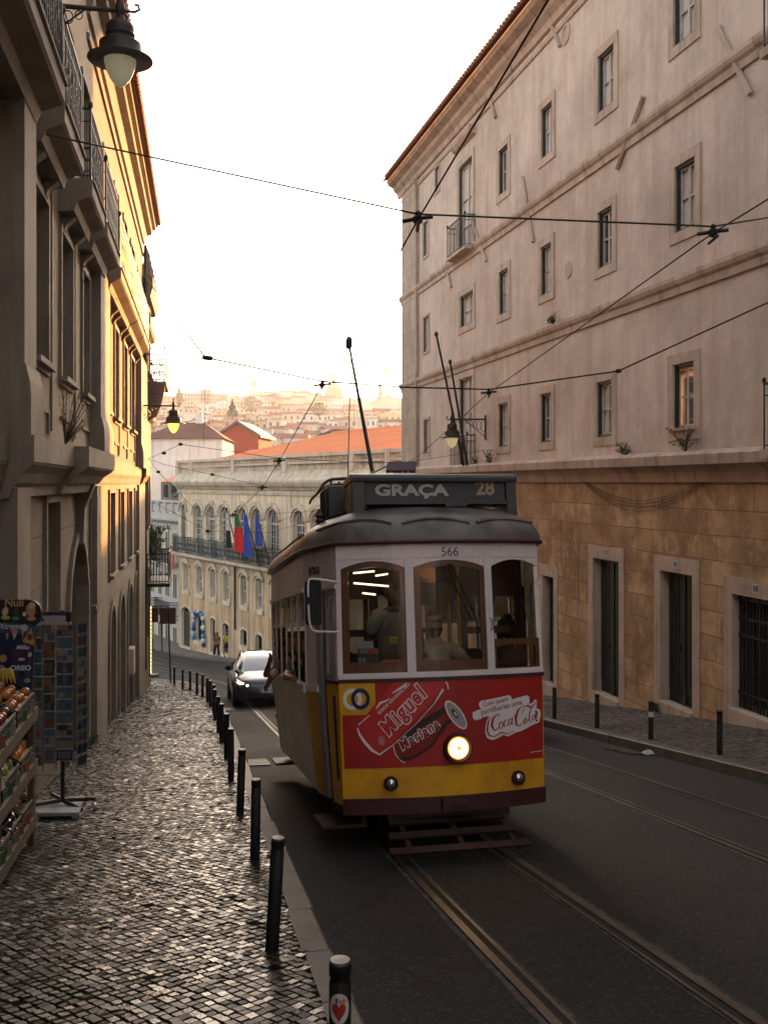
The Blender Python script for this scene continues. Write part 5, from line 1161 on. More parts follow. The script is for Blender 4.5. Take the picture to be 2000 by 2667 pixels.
for x, y in ((.30, .62), (-.38, 1.3), (.38, 1.3), (.1, 2.2)): mb = MB(); mb.tube([T(x, y, .83), T(x, y, 2.66)], .016, 6); mb.build("grab_pole", m_yrail if x > .2 else m_silver, tram)
# driver's controls and notices behind the glass
mb = MB(); tbox(mb, -.25, .1, .22, .42, .83, 1.52); tbox(mb, .35, .6, .22, .4, .83, 1.6); mb.build("driver_console", m_under, tram)
m_yel_card = M("yellow_fare_card", (.55, .50, .03), .5); m_paper = M("paper_notice", (.55, .56, .62), .7); m_gcard = M("grey_timetable_card", (.12, .11, .12), .6); m_or = M("orange_card_stripe", (.6, .16, .03), .6); m_pur = M("purple_card", (.05, .03, .16), .6)
def card(name, px0, py0, px1, py1, mat_, n=-.05, par_=None):
    a, zt = P(px0, py0); b, zb_ = P(px1, py1); mb = MB(); fpan(mb, min(a, b), max(a, b), min(zb_, zt), max(zb_, zt), n - .003, n, 2); return mb.build(name, mat_, par_ or tram)
def cardtext(s, px, py, size, mat_, par_, n=-.048):
    x_, z_ = P(px, py)
    class S_:
        def p(s_, a, b, c_=0): return FT.p(x_ + a, z_ + b, n + c_)
    return text_mesh("card_lettering", s, size, mat_, S_(), par_, depth=.0006)
c_ = card("fare_card", 1013, 1659, 1037, 1677, m_yel_card); cardtext("3,20", 1024, 1671, .05, m_iron, c_)
card("paper_notice", 932, 1671, 972, 1690, m_paper); c_ = card("timetable_card", 930, 1690, 986, 1733, m_gcard); card("orange_stripe", 955, 1691, 984, 1703, m_or, -.048, c_); cardtext("ZBE", 945, 1698, .045, m_twh, c_); cardtext("03", 941, 1722, .07, m_twh, c_)
c_ = card("low_card", 988, 1720, 1052, 1734, m_pur); card("orange_stripe", 995, 1719, 1052, 1725, m_or, -.047, c_)
# roof
def outline(t):
    """closed plan outline, t in 0..1, starting at the middle of the front, going right"""
    pts = []
    for i in range(9): x = HW * i / 8; pts.append((x, .17 * (x / HW) ** 2))
    pts += [(SW, Y1), (SW, (Y1 + Y2) / 2), (SW, Y2)]
    for i in range(8, -1, -1): x = HW * i / 8; pts.append((x, Y1 + Y2 - .17 * (x / HW) ** 2))
    pts += [(-x, y) for x, y in pts[-2:0:-1]]
    return pts
OL = outline(0); NO = len(OL)
def dome(i, t, ex=.045):
    """i index (float) on the outline, t 0 edge .. 1 crown"""
    i0 = int(i) % NO; f = i - int(i); x = lerp(OL[i0][0], OL[(i0 + 1) % NO][0], f); y = lerp(OL[i0][1], OL[(i0 + 1) % NO][1], f)
    cy = min(max(y, 1.15), Y1 + Y2 - 1.15); d = Vector((x, y - cy)); L_ = d.length; d = d * ((L_ + ex) / L_)
    a = t * math.pi / 2; fr = math.cos(a) ** .85; z = 2.745 + .43 * math.sin(a) ** .95 * (1 if t > 0 else 1)
    return T(d.x * fr, cy + d.y * fr, z)
mb = MB(); K = 12; vs = [dome(i, k / K) for k in range(K + 1) for i in range(NO)]
mb.add(vs, [(k * NO + i, k * NO + (i + 1) % NO, (k + 1) * NO + (i + 1) % NO, (k + 1) * NO + i) for k in range(K) for i in range(NO)]); mb.add([dome(i, 0) for i in range(NO)] + [T(0, 2.8, 2.74)], [(i, (i + 1) % NO, NO) for i in range(NO)])
rf_ = mb.build("roof", m_troof, tram, smooth='all')
mb = MB(); mb.tube([dome(i, 0) + tn * -.012 for i in range(-10, 11)], .02, 6); mb.build("gutter", m_tmar, rf_, smooth=True)
mb = MB(); mb.tube([dome(i, 0, .03) + tn * -.02 for i in range(10, NO - 9)], .012, 6); mb.build("side_gutter", m_troof, rf_)
for i0, i1 in ((-8.6, -3.9), (-3.1, 2.3), (2.9, 8.4), (-11.6, -9.1)):
    mb = MB(); pts = []
    for j in range(15): t = j / 14; pts.append(dome(lerp(i0, i1, t) % NO, .23 + .075 * (1 - (2 * t - 1) ** 2), .05) + tn * .006)
    mb.tube(pts, .017, 5); mb.build("roof_bead", m_troof, rf_, smooth=True)
# destination box
class SB:
    def p(s, x, z, n=0): return T(x, .40 - n + .04 * (z - 3), z)
sb = SB()
bx0, bx1 = pick(sb, 917, 1290, 0, 3.3)[0], pick(sb, 1345, 1290, 0, 3.3)[0]; zt = pick(sb, 1130, 1234, 0, 3.3)[1]; zp0 = pick(sb, 1130, 1309, 0, 3.2)[1]; zp1 = pick(sb, 1130, 1252, 0, 3.3)[1]
pl_, pr_ = pick(sb, 951, 1280, 0, 3.3)[0], pick(sb, 1318, 1280, 0, 3.3)[0]; zl = pick(sb, 925, 1357, 0, 3)[1]
def sbox(mb, x0, x1, z0, z1, n0, n1): return mb.hexa([sb.p(x0, z0, n0), sb.p(x1, z0, n0), sb.p(x1, z0, n1), sb.p(x0, z0, n1), sb.p(x0, z1, n0), sb.p(x1, z1, n0), sb.p(x1, z1, n1), sb.p(x0, z1, n1)])
mb = MB(); sbox(mb, bx0, pl_, zl, zp1, -.42, 0); sbox(mb, pr_, bx1, zl - .02, zp1, -.42, 0); sbox(mb, pl_, pr_, zp0, zp1 + .02, -.42, -.03); mb.build("destination_box", m_sbox, tram, bevel=.006)
bxo = [o for o in tram.children if o.name == "destination_box"][0]
mb = MB(); pr = [(0.02, zp1 - .01), (.035, zp1 + .03), (.02, zt - .01), (-.04, zt + .005), (-.44, zt - .01), (-.44, zp1 - .01)]
mb.prism([sb.p(bx0 - .01, z, n) for n, z in pr], tr * (bx1 - bx0 + .02)); mb.build("hood", M("box_hood_grey", (.085, .085, .09), .45), bxo, bevel=.01)
mb = MB(); sbox(mb, pl_ + .01, pr_ - .01, zp0 + .015, zp1 - .01, -.032, -.026); mb.build("blind", M("roller_blind", (.05, .053, .055), .6, (.035, .036, .037), 6), bxo)
mb = MB(); sbox(mb, pl_, pr_, zp0 - .015, zp0 + .015, -.03, .004); sbox(mb, pl_ + .78, pl_ + 1.0, zp0 - .04, zp0 + .03, -.03, .012); mb.build("lower_rail", m_sbox, bxo)
for s_, px, py, sz, mt, sx_ in (("GRAÇA", 1073, 1277, .15, m_stxt, 1.42), ("28", 1265, 1271, .2, m_stan, .95)):
    x_, z_ = pick(sb, px, py, 0, 3.3)
    class S_:
        def p(q, a, b, c_=0): return sb.p(x_ + a, z_ + b, -.025 + c_)
    text_mesh("destination_lettering", s_, sz, mt, S_(), bxo, sx=sx_, bold=.006, depth=.0006)
# lighter, browner sheet on the side cheek of the box
mb = MB(); sbox(mb, bx0 - .006, bx0 - .002, zp0 - .1, zp1 - .04, -.40, -.04); mb.build("side_cheek", M("brown_box_cheek", (.22, .16, .10), .5, (.12, .09, .06), 8), bxo)
# equipment behind the box
mb = MB(); tbox(mb, -.88, -.62, 1.15, 1.6, 2.98, 3.42); tbox(mb, -.60, -.30, 1.3, 1.8, 3.05, 3.36)
for k in range(6): mb.tube([T(-.9, 1.2 + k * .07, 3.0), T(-.9, 1.2 + k * .07, 3.4)], .016, 4)
mb.build("resistor_box", m_sbox, tram, bevel=.01)
mb = MB(); mb.lathe([(.03, 0), (.05, .02), (.03, .05), (.05, .07), (.03, .1), (.05, .12), (.03, .15), (.02, .19)], T(-.98, 1.1, 2.98), 8, tn); mb.build("insulator", m_tmar, tram, smooth=True)
def rtube(name, ps, r, mt=m_under, seg=6): mb = MB(); mb.tube([T(*p) for p in ps], r, seg); return mb.build(name, mt, tram, smooth=True)
Yq = 1.9
def rp(px, py, yl):
    """point at local depth yl seen at a photo pixel"""
    q = ray(px, py); t = (TO + tb_ * yl).dot(tb_) / q.dot(tb_); p = q * t - TO; return (p.dot(tr), yl, p.dot(tn))
for k, (pts_, r) in enumerate(((((918, 1246), (880, 1247), (858, 1250), (842, 1262), (828, 1283), (812, 1300), (806, 1313)), .022), (((905, 1262), (872, 1261), (850, 1266), (836, 1278), (815, 1296)), .014))):
    mb = MB(); mb.tube([T(*rp(px, py, 2.3)) for px, py in catmull([p for p in pts_], 4)], [r * (1 - .5 * j / (4 * len(pts_))) for j in range(4 * (len(pts_) - 1) + 1)], 7); mb.build("pantograph_horn", m_sbox, tram, smooth=True)
mb = MB()
for a, b in (((862, 1252), (858, 1284)), ((872, 1262), (876, 1296)), ((858, 1270), (905, 1258)), ((880, 1290), (905, 1276)), ((884, 1255), (862, 1285))): mb.tube([T(*rp(a[0], a[1], 2.32)), T(*rp(b[0], b[1], 2.32))], .014, 5)
mb.build("pantograph_frame", m_sbox, tram)
mb = MB(); q = [rp(1010, 1209, 1.9), rp(1085, 1208, 1.9), rp(1082, 1232, 1.6), rp(1005, 1232, 1.6)]; mb.prism([T(*p) for p in q], tn * .03); pnt = mb.build("pantograph_pan", M("aubergine_painted_steel", (.025, .010, .028), .8), tram, bevel=.008)
mb = MB(); mb.tube([T(*rp(1012, 1212, 1.9)), T(*rp(960, 1236, 2.0))], .012, 5); 
for x in (1040, 1054): mb.tube([T(*rp(x, 1209, 1.85)), T(*rp(x + 10, 1231, 1.58))], .008, 4)
mb.build("pan_edge", m_stxt, pnt)
# roof vents and cable run on the near roof edge
mb = MB(); pts = [dome(i, .52 + .04 * math.sin(j * 1.7), .02) + tn * .02 for j, i in enumerate([NO - 7, NO - 8, NO - 9, NO - 9.6, NO - 10.1, NO - 10.6, NO - 11])]; mb.tube(pts, .022, 6); mb.build("roof_cable", m_under, tram, smooth=True)
for yl in (2.2, 3.1, 3.9): mb = MB(); mb.lathe([(.24, 0), (.23, .1), (.18, .17), (.001, .2)], T(-.55, yl, 3.0), 12, tn); mb.build("roof_ventilator", m_troof, tram, smooth=True)
# trolley pole reaching the wire
tip = at(909, 897, 12.2); base_ = T(-.12, 2.3, 3.3)
mb = MB(); d = base_ - tip; mb.tube([base_, tip], [.028, .015], 8); mb.lathe([(.02, 0), (.042, .03), (.042, .12), (.02, .16)], tip - tn * .06, 8, tn); pole = mb.build("trolley_pole", m_sbox, tram, smooth=True)
mb = MB(); q0 = tip.lerp(base_, .06); mb.tube([q0, T(*rp(906, 1240, 2.6))], .008, 4); mb.build("pole_rope", m_iron, pole)
mb = MB(); mb.lathe([(.16, 0), (.14, .1), (.06, .16)], T(-.12, 2.3, 3.14), 12, tn); mb.build("pole_base", m_sbox, pole)
# mirror
mb = MB(); c = Vector(rp(816, 1570, .02)); wq, hq = .072, .20
def rrect(cx, cz, w_, h_, r, y): return [T(cx + sx * (w_ - r) + r * math.cos(a), y, cz + sz * (h_ - r) + r * math.sin(a)) for sx, sz, a0 in ((1, 1, 0), (-1, 1, .5), (-1, -1, 1), (1, -1, 1.5)) for a in [math.pi * (a0 + k / 8) for k in range(5)]]
mb.prism(rrect(c.x, c.z, wq, hq, .03, -.0), tb_ * .05); mr = mb.build("mirror", M("black_mirror_shell", (.008, .008, .009), .7), tram, bevel=.008)
mb = MB(); mb.tube([T(*rp(*p, .0)) for p in catmull([(882, 1517), (850, 1512), (812, 1508), (803, 1517), (803, 1555)], 4)], .010, 6); mb.tube([T(*rp(*p, .0)) for p in catmull([(803, 1575), (806, 1620), (815, 1642), (845, 1646), (882, 1646)], 4)], .010, 6); mb.build("bracket", m_twhite, mr, smooth=True)
# underframe, wheels, steps, lifeguard
mb = MB(); tbox(mb, -.7, .7, .45, Y2 + .4, .30, .78); tbox(mb, -.85, .85, .5, Y2 + .2, .5, .78); mb.build("truck_frame", m_under, tram)
for y in (1.5, 3.7):
    for s in (-1, 1):
        mb = MB(); mb.lathe([(.001, -.05), (.36, -.05), (.37, -.02), (.33, 0), (.33, .07), (.1, .075), (.001, .08)], T(s * .47, y, .335), 24, tr * s); mb.build("wheel", m_under, tram, smooth=True)
for s in (-1, 1):
    for y0, y1 in (((.30, .92), (Y2 + .1, Y2 + .7)) if s < 0 else ((Y2 + .1, Y2 + .7),)):
        mb = MB(); tbox(mb, s * .72 if s > 0 else -1.12, 1.12 if s > 0 else -.72, y0, y1, .20, .23); tbox(mb, s * .72 if s > 0 else -.76, .76 if s > 0 else -.72, y0, y1, .23, .6); mb.build("step_board", m_tdk, tram)
mb = MB(); k = 3
class LG:
    def p(s, x, t, n=0): return T(x, lerp(.12, -.42, t) - n * .5, lerp(.275, .085, t) + n * .85)
lg = LG(); 
for i, t0 in enumerate((0, .40, .82)):
    x0 = .50 + .045 * i; pan(mb, lg, -x0 - .06, x0 - .02, t0, t0 + .17, 0, .02)
mb.build("lifeguard_slats", m_tdk, tram)
mb = MB()
for x in (-.46, 0, .46): pan(mb, lg, x - .02, x + .02, -.1, 1.0, -.02, -.001)
tbox(mb, -.56, .56, .1, .18, .26, .34); mb.build("lifeguard_frame", m_tdk, tram)
# ---------------- people on the tram
def person(label, cat="person", loc=(0, 0, 0), group=None): return thing("person", label, cat, loc, group)
def seated(label, hip, f, sk, hr, sh_mat, armL, armR, headkw={}, lean=0.0, sc=1.0, legs=True):
    """seated or standing torso facing f; armL/armR: (elbow, wrist, hand dir, thumb side) in world points"""
    f = Vector(f).normalized(); up = tn; r = f.cross(up).normalized(); hip = Vector(hip); p0 = person(label, loc=hip); pts, E = {}, []
    ch = hip + up * .30 * sc + f * lean * .5; nk = hip + up * .50 * sc + f * lean; hd = nk + up * .20 * sc + f * (lean * .3 + .02)
    pts.update(hip=(hip, (.15, .11)), belly=(hip + up * .15 * sc, (.14, .10)), ch=(ch, (.16, .11)), nk0=(nk - up * .03, .07), nk=(nk + up * .06, .055)); E += [('hip', 'belly'), ('belly', 'ch'), ('ch', 'nk0'), ('nk0', 'nk')]
    for s, arm, k in ((-1, armL, 'L'), (1, armR, 'R')):
        sh = nk - up * .06 + r * s * .19 * sc; pts[k + 's'] = (sh, .062); E.append(('nk0', k + 's'))
        if arm:
            el, wr, dv, sd_ = [Vector(a) for a in arm]; pts[k + 'e'] = (el, .045); pts[k + 'w'] = (wr, .028); E += [(k + 's', k + 'e'), (k + 'e', k + 'w')]; hand(pts, E, k + 'w', wr, dv, sd_)
    if legs:
        for s, k in ((-1, 'l'), (1, 'r')):
            kn = hip + f * .42 + r * s * .12; pts[k + 'k'] = (kn, .07); pts[k + 'a'] = (kn - up * .42, .045); pts[k + 'f'] = (kn - up * .45 + f * .14, .04); E += [('hip', k + 'k'), (k + 'k', k + 'a'), (k + 'a', k + 'f')]
    b = skin("body", pts, E, sk, 'hip', p0); head(hd, f, sk, hr, p0, **headkw)
    q = {'hip': (hip, (.165, .125)), 'b': (hip + up * .15 * sc, (.16, .12)), 'ch': (ch, (.18, .13)), 'nk0': (nk - up * .035, .085)}; EE = [('hip', 'b'), ('b', 'ch'), ('ch', 'nk0')]
    for s, arm, k in ((-1, armL, 'L'), (1, armR, 'R')):
        sh = pts[k + 's'][0]; q[k + 's'] = (sh, .078); EE.append(('nk0', k + 's'))
        if arm: q[k + 'm'] = (sh.lerp(Vector(arm[0]), .72), .062); EE.append((k + 's', k + 'm'))
    skin("shirt", q, EE, sh_mat, 'hip', p0); return p0
m_sh1 = M("beige_driver_shirt", (.50, .44, .32), .85, (.38, .32, .23), 8); m_sh2 = M("pale_grey_shirt", (.27, .25, .24), .85); m_sh3 = M("patterned_olive_shirt", (.10, .09, .07), .9, (.04, .045, .035), 30); m_sh4 = M("navy_t_shirt", (.015, .018, .03), .9)
dx, dz = P(1132, 1608)
hipd = T(-.06 + .0, .62, 1.05)
hd_t = Vector(rp(1131, 1612, .60)); hip_ = T(hd_t.x, .64, hd_t.z - .74)
seated("bearded tram driver in sunglasses and a beige shirt behind the middle windscreen", hip_, (tr * .05 - tb_), m_skin, m_hair, m_sh1, (T(hd_t.x + .30, .50, hd_t.z - .42), T(hd_t.x + .36, .28, hd_t.z - .46), -tb_, -tr), (T(hd_t.x - .28, .48, hd_t.z - .44), T(hd_t.x - .16, .28, hd_t.z - .50), -tb_, tr), dict(beard=True, glasses=True, sc=1.0))
s_t = Vector(rp(1020, 1535, .62)); seated("standing person in a pale shirt behind the tram's left windscreen pane", T(s_t.x, .62, s_t.z - .72), (tr * .4 - tb_), M('shaded_skin', (.09, .05, .035), .6), m_hair, m_sh2, (T(s_t.x + .26, .55, s_t.z - .5), T(s_t.x + .2, .36, s_t.z - .62), -tb_, -tr), (T(s_t.x - .26, .6, s_t.z - .5), T(s_t.x - .18, .42, s_t.z - .68), -tb_, tr), {}, legs=False)  # skin colour darkened for the shade behind the glass
s_t = Vector(rp(1318, 1625, 1.55)); seated("dark haired passenger with back to the rear, seen through the right front window", T(s_t.x, 1.5, s_t.z - .72), tb_, m_skint, m_hair, m_sh4, None, None, dict(long=True), legs=False)
def out(px, py, xl):
    q = ray(px, py); t = (TO + tr * xl).dot(tr) / q.dot(tr); p = q * t - TO; return T(xl, p.dot(tb_), p.dot(tn))
# passengers leaning on the left sills: (head px, head y, elbow, wrist, hand)
def sidep(label, hx, hy, el, wr, mat_, sk, hr, xl=-1.0, hk={}):
    h = out(hx, hy, xl); e = out(*el, -1.27); w_ = out(*wr, -1.24); f = (-tr * .55 - tb_ * .8); r = f.normalized().cross(tn).normalized(); hp = h - tn * .74 + tr * .16; sgn = 1 if r.dot(-tr) > 0 else -1
    arm = (e, w_, (w_ - e), tn); return seated(label, hp, f, sk, hr, mat_, arm if sgn < 0 else None, arm if sgn > 0 else None, hk, legs=False)
m_capm = M("dark_cap_cloth", (.02, .02, .015), .9)
sidep("passenger in a dark cap leaning an elbow out of the tram's rearmost side window", 707, 1683, (692, 1759), (703, 1722), m_skint, m_skint, m_hair, -1.16, dict(cap=m_capm))
sidep("bald passenger in a patterned shirt resting a forearm on the tram sill", 731, 1668, (708, 1762), (692, 1792), m_sh3, m_skin, m_hairb, -1.13)
sidep("passenger in a navy t-shirt with elbow on the sill of the foremost open window", 762, 1672, (745, 1763), (764, 1768), m_sh4, m_skint, m_hairb, -1.10)
# ================================================================ bollards
m_boll = M("dark_grey_bollard_paint", (.010, .0095, .0095), .55, (.022, .019, .017), 9, .25, 40, metal=.3)
m_cap = M("worn_bollard_cap", (.08, .075, .07), .45, metal=.5); m_refl = M("white_reflective_band", (.6, .6, .58), .4)
def bollard(base, h, label, group, band=False, lean=(0, 0), r=.040):
    t = thing("bollard", label, "bollard", base, group); mb = MB(); ax = Vector((lean[0], lean[1], 1)).normalized()
    mb.lathe([(r, -.05), (r, h - .075), (r * .9, h - .07), (r * .9, h - .055), (r, h - .05), (r, h - .008)], base, 20, ax); mb.build("post", m_boll, t, smooth=True)
    c = MB(); c.lathe([(r, h - .008), (r * .9, h), (.001, h + .003)], base, 20, ax); c.build("cap", m_cap, t, smooth=True)
    if band: b = MB(); b.lathe([(r + .002, h - .24), (r + .002, h - .16)], base, 16, ax); b.build("reflective_band", m_refl, t)
    return t
ordn = ["nearest", "second", "third", "fourth", "fifth", "sixth", "seventh", "eighth", "ninth", "tenth", "eleventh", "twelfth", "thirteenth", "fourteenth", "fifteenth", "sixteenth", "seventeenth"]
BL = [((708, 2475), (725, 2182), .035), ((664, 2240), (668, 2034), .01), ((625, 2119), (634.5, 1957), .02), ((601.5, 2035), (600, 1904), 0), ((590, 1975), (589, 1860), 0), ((577, 1935), (578, 1837), 0), ((569, 1905), (571, 1816), 0), ((560, 1876), (558.5, 1798), 0), ((557, 1858), (559, 1791), 0), ((548, 1841), (547, 1777), 0), ((540, 1829), (540, 1772), 0), ((527, 1816), (529, 1762), .01), ((513, 1807), (513, 1755), 0), ((495, 1799), (495, 1750), 0), ((475.6, 1795), (475.6, 1752), 0), ((454, 1785), (454, 1740), 0)]
b1 = Vector((-.15, 3.4, 0)); b1.z = gz(b1.x, b1.y) + .13; b0 = bollard(b1, .74, "nearest bollard on the left kerb, with an oval heart sticker", "bollards along the left kerb", r=.038)
for i, (b, tp, ln) in enumerate(BL):
    q = ong(b[0], b[1], .13); h = (b[1] - tp[1]) * q.y / FP; bollard(q, min(.95, max(.66, h)), f"{ordn[i + 1]} bollard counted up from the camera on the left kerb" if False else f"{ordn[i + 1]} bollard of the left kerb row, counting from the sticker one", "bollards along the left kerb", lean=(ln * 1.6, 0))
for i, (b, tp, band) in enumerate((((1444, 1872), (1444, 1791), False), ((1555, 1897), (1555, 1808.5), False), ((1695, 1926), (1695, 1827), True), ((1874, 1965), (1874, 1851), False))):
    q = ong(b[0], b[1], .15); h = (b[1] - tp[1]) * q.y / FP
    bollard(q, h, ["bollard on the right pavement next to the tram's rear corner", "bollard on the right pavement before the door numbered 92", "bollard on the right pavement with a white reflective band", "bollard on the right pavement nearest the barred gate"][i], "bollards on the right pavement", band)
for i, (b, tp) in enumerate((((398, 1695), (398, 1668)), ((380, 1690), (380, 1660)))):
    q = ong(b[0], b[1], .15); bollard(q, .9, ["far bollard outside the white corner house, right one", "far bollard outside the white corner house, left one"][i], "far bollards at the bend")
# heart sticker
m_stw = M("sticker_white", (.55, .54, .52), .5); m_sr = M("sticker_red", (.35, .03, .02), .5); m_sb = M("sticker_blue", (.03, .12, .4), .5); m_so = M("sticker_orange", (.55, .22, .04), .5)
class Cyl:
    def p(s, a, b, c=0): th = a / .038 - .05; return b1 + Vector((math.sin(th) * (.0385 + c), -math.cos(th) * (.0385 + c), b - .03))
def dpoly(name, fn, n, mat_, c, par_): mb = MB(); k = n; pts = [fn(i / k) for i in range(k)]; cx, cz = sum(p[0] for p in pts) / k, sum(p[1] for p in pts) / k; S_ = Cyl(); mb.add([S_.p(x, z, c) for x, z in pts] + [S_.p(lerp(x, cx, .5), lerp(z, cz, .5), c) for x, z in pts] + [S_.p(cx, cz, c)], [(i, (i + 1) % k, k + (i + 1) % k, k + i) for i in range(k)] + [(k + i, k + (i + 1) % k, 2 * k) for i in range(k)]); return mb.build(name, mat_, par_)
tau = 2 * math.pi
st = dpoly("heart_sticker", lambda t: (.037 * math.cos(t * tau), .62 + .052 * math.sin(t * tau)), 32, m_stw, .0005, b0)
dpoly("red_heart", lambda t: (.020 * (math.sin(t * tau) ** 3) * 1.15, .612 + .0018 * (13 * math.cos(t * tau) - 5 * math.cos(2 * t * tau) - 2 * math.cos(3 * t * tau) - math.cos(4 * t * tau)) * 1.25), 40, m_sr, .0012, st)
dpoly("orange_flame", lambda t: (.012 + .013 * math.cos(t * tau), .645 + (.008 + .006 * math.cos(t * tau * 5)) * math.sin(t * tau)), 40, m_so, .0014, st); dpoly("blue_mark", lambda t: (-.008 + .005 * math.cos(t * tau), .648 + .010 * math.sin(t * tau)), 16, m_sb, .0015, st)
# ================================================================ street lamps on wall brackets
m_lampb = M("lamp_black_brown_paint", (.022, .017, .015), .5, bump=.2); m_lampi = M("lamp_reflector_grey", (.20, .19, .18), .6)
def lampmat(name, st_, c=(1, .72, .32)): return M(name, (.62, .58, .46), .35, emit=c, estr=st_, trans=.0)
def street_lamp(wall, d, L_, label, glow, sc=1.0, scroll=True, hook=True):
    """arm from the wall point along d, lamp hanging at the end"""
    d = Vector(d).normalized(); t = thing("street_lamp", label, "street lamp", wall, "bracket street lamps"); wall = Vector(wall); e = wall + d * L_; Z = Vector((0, 0, 1))
    mb = MB(); mb.tube([wall, e + d * .06], .028, 8); mb.box(wall + d * .02 - Z * .25, (.05, .09, .75)); mb.tube([wall - Z * .55, wall + d * (L_ * .62) - Z * .02], .012, 5)
    for k in range(5):
        c = wall + d * (L_ * (.08 + .12 * k)) - Z * (.05 + .17 * (1 - k / 5)); r = .15 * (1 - k / 6)
        mb.tube([c + d * math.cos(a * tau / 12) * r * .8 + Z * math.sin(a * tau / 12) * r for a in range(12)], .008, 4, closed=True)
    mb.tube([e + d * .06, e + d * .16, e + d * .21 + Z * .03, e + d * .2 + Z * .08, e + d * .16 + Z * .08], .016, 5)
    mb.lathe([(.001, .26), (.03, .2), (.02, .15), (.05, .08), (.06, .0), (.04, -.05), (.06, -.1), (.04, -.14)], e, 10); mb.build("bracket", m_lampb, t, smooth=True)
    s = sc; h = MB(); h.lathe([(.05, -.12), (.13, -.14), (.15, -.17), (.155, -.2), (.15, -.25), (.165, -.27), (.15, -.31), (.18, -.34), (.23, -.37), (.235, -.47), (.25, -.5), (.36, -.545), (.362, -.555)], e, 32); h.build("hood", m_lampb, t, smooth=True)
    h = MB(); h.lathe([(.36, -.556), (.25, -.515), (.17, -.5)], e, 32); h.build("reflector", m_lampi, t, smooth='all')
    g = MB(); g.lathe([(.17, -.50), (.178, -.54), (.172, -.60), (.15, -.68), (.11, -.77), (.06, -.83), (.02, -.855), (.001, -.858)], e, 28); g.build("globe", glow, t, smooth='all')
    return t
m_g1 = M("frosted_lamp_glass", (.50, .48, .36), .3, emit=(1, .9, .55), estr=.02); m_g2 = M("glowing_lamp_glass", (.7, .5, .2), .4, emit=(1, .55, .09), estr=.4); m_g3 = M("faintly_lit_lamp_glass", (.6, .5, .3), .4, emit=(1, .8, .4), estr=.06)
def lamp_at(F, px, py, Y, label, glow):
    e = at(px, py, Y); r = (e - F.o).dot(F.N); wall = e - F.N * r; street_lamp(wall, F.N, r, label, glow)
lamp_at(FL, 313, 27, 11.2, "large hood lamp on a scrolled bracket above the left pavement, nearest the camera", m_g1)
lamp_at(FL, 452, 1057, 31.2, "glowing amber lamp on the bracket at the townhouse's far corner", m_g2)
u_, v_ = FR.uv(1265, 1092); lw_ = FR.p(u_, v_); e_ = at(1177, 1092, lw_.y - .7)
street_lamp(lw_, (e_ - lw_), (e_ - lw_).length, "lamp on a bracket fixed to the convent wall beside the flagpoles", m_g3)
# flagpoles on the right building balcony
m_pole = M("dark_green_pole_paint", (.03, .05, .045), .5)
for (a, b, lab) in (((1136, 870), (1208, 1215), "taller bare flagpole leaning from the convent balcony"), ((1172, 942), (1218, 1215), "shorter bare flagpole leaning from the convent balcony")):
    u_, v_ = FR.uv(b[0], b[1], .3); base = FR.p(u_, v_, .3); q = ray(*a); n_ = 1.9 if a[0] < 1150 else 1.2; t_ = (FR.o + FR.N * n_).dot(FR.N) / q.dot(FR.N); tipp = q * t_
    t = thing("flagpole", lab, "flagpole", base, "flagpoles on the convent balcony"); mb = MB(); mb.tube([base, tipp], [.045, .03], 7); mb.build("pole", m_pole, t); c = MB(); c.ball(tipp, .06, 8, 6, (1, 1, 1.3)); c.build("finial", m_pole, t)
# ================================================================ overhead wires
m_wire = M("overhead_copper_cable", (.035, .025, .015), .8); m_hang = M("hanger_black_insulator", (.012, .011, .01), .5)
def wire(name, label, pts, r=.006, hang=(), knots=()):
    t = thing(name, label, "overhead wire", pts[0]); mb = MB(); mb.tube(pts, r, 5); mb.build("cable", m_wire, t)
    for h in hang:
        h = Vector(h); m = MB(); m.lathe([(.015, -.04), (.04, -.025), (.043, .025), (.024, .04), (.03, .065), (.015, .08)], h, 8); m.tube([h + Vector((-.13, .05, -.0)), h + Vector((0, 0, .01)), h + Vector((.13, -.03, .02))], .018, 5); m.tube([h + Vector((0, -.12, -.055)), h + Vector((0, .12, -.065))], .016, 5); m.build("hanger", m_hang, t, smooth=True)
    for h in knots: m = MB(); m.ball(h, .045, 7, 5, (1.3, 1, .9)); m.build("insulator", m_hang, t)
    return t
# contact wires follow the tracks
wa = [(1432, -10, 6.03), (1088, 572, 8.7), (909, 893, 12.2), (839, 1003, 15.0), (727, 1201, 20.9), (683, 1271, 24.6), (607, 1342, 30.2), (542, 1385, 35.5), (480, 1432, 47)]
A_ = [at(*p) for p in wa]; bk = A_[0] + (A_[0] - A_[1]) * 2
wire("contact_wire", "contact wire above the tram's own track, touched by its trolley pole", [bk] + A_, .008, [A_[1], A_[3], A_[4], A_[5], A_[6], A_[7]])
wb_ = [(2010, 512, 8.0), (1857, 606, 9.05), (1273, 1023, 17.0), (1090, 1188, 26), (900, 1290, 38), (760, 1345, 48), (640, 1395, 58)]
B_ = [at(*p) for p in wb_]; wire("contact_wire", "contact wire over the empty right-hand track", [B_[0] + (B_[0] - B_[1]) * 2] + B_, .008, [B_[1], B_[2]])
w0 = FL.p(*FL.uv(72, 340), .02); s1 = [w0, at(300, 388, 9.9), A_[1] + Vector((0, 0, .05)), B_[1] + Vector((0, 0, .06)), FR.p(*FR.uv(2140, 545), .03)]
wire("span_wire", "upper span wire crossing from the townhouse to the convent wall", s1, .009)
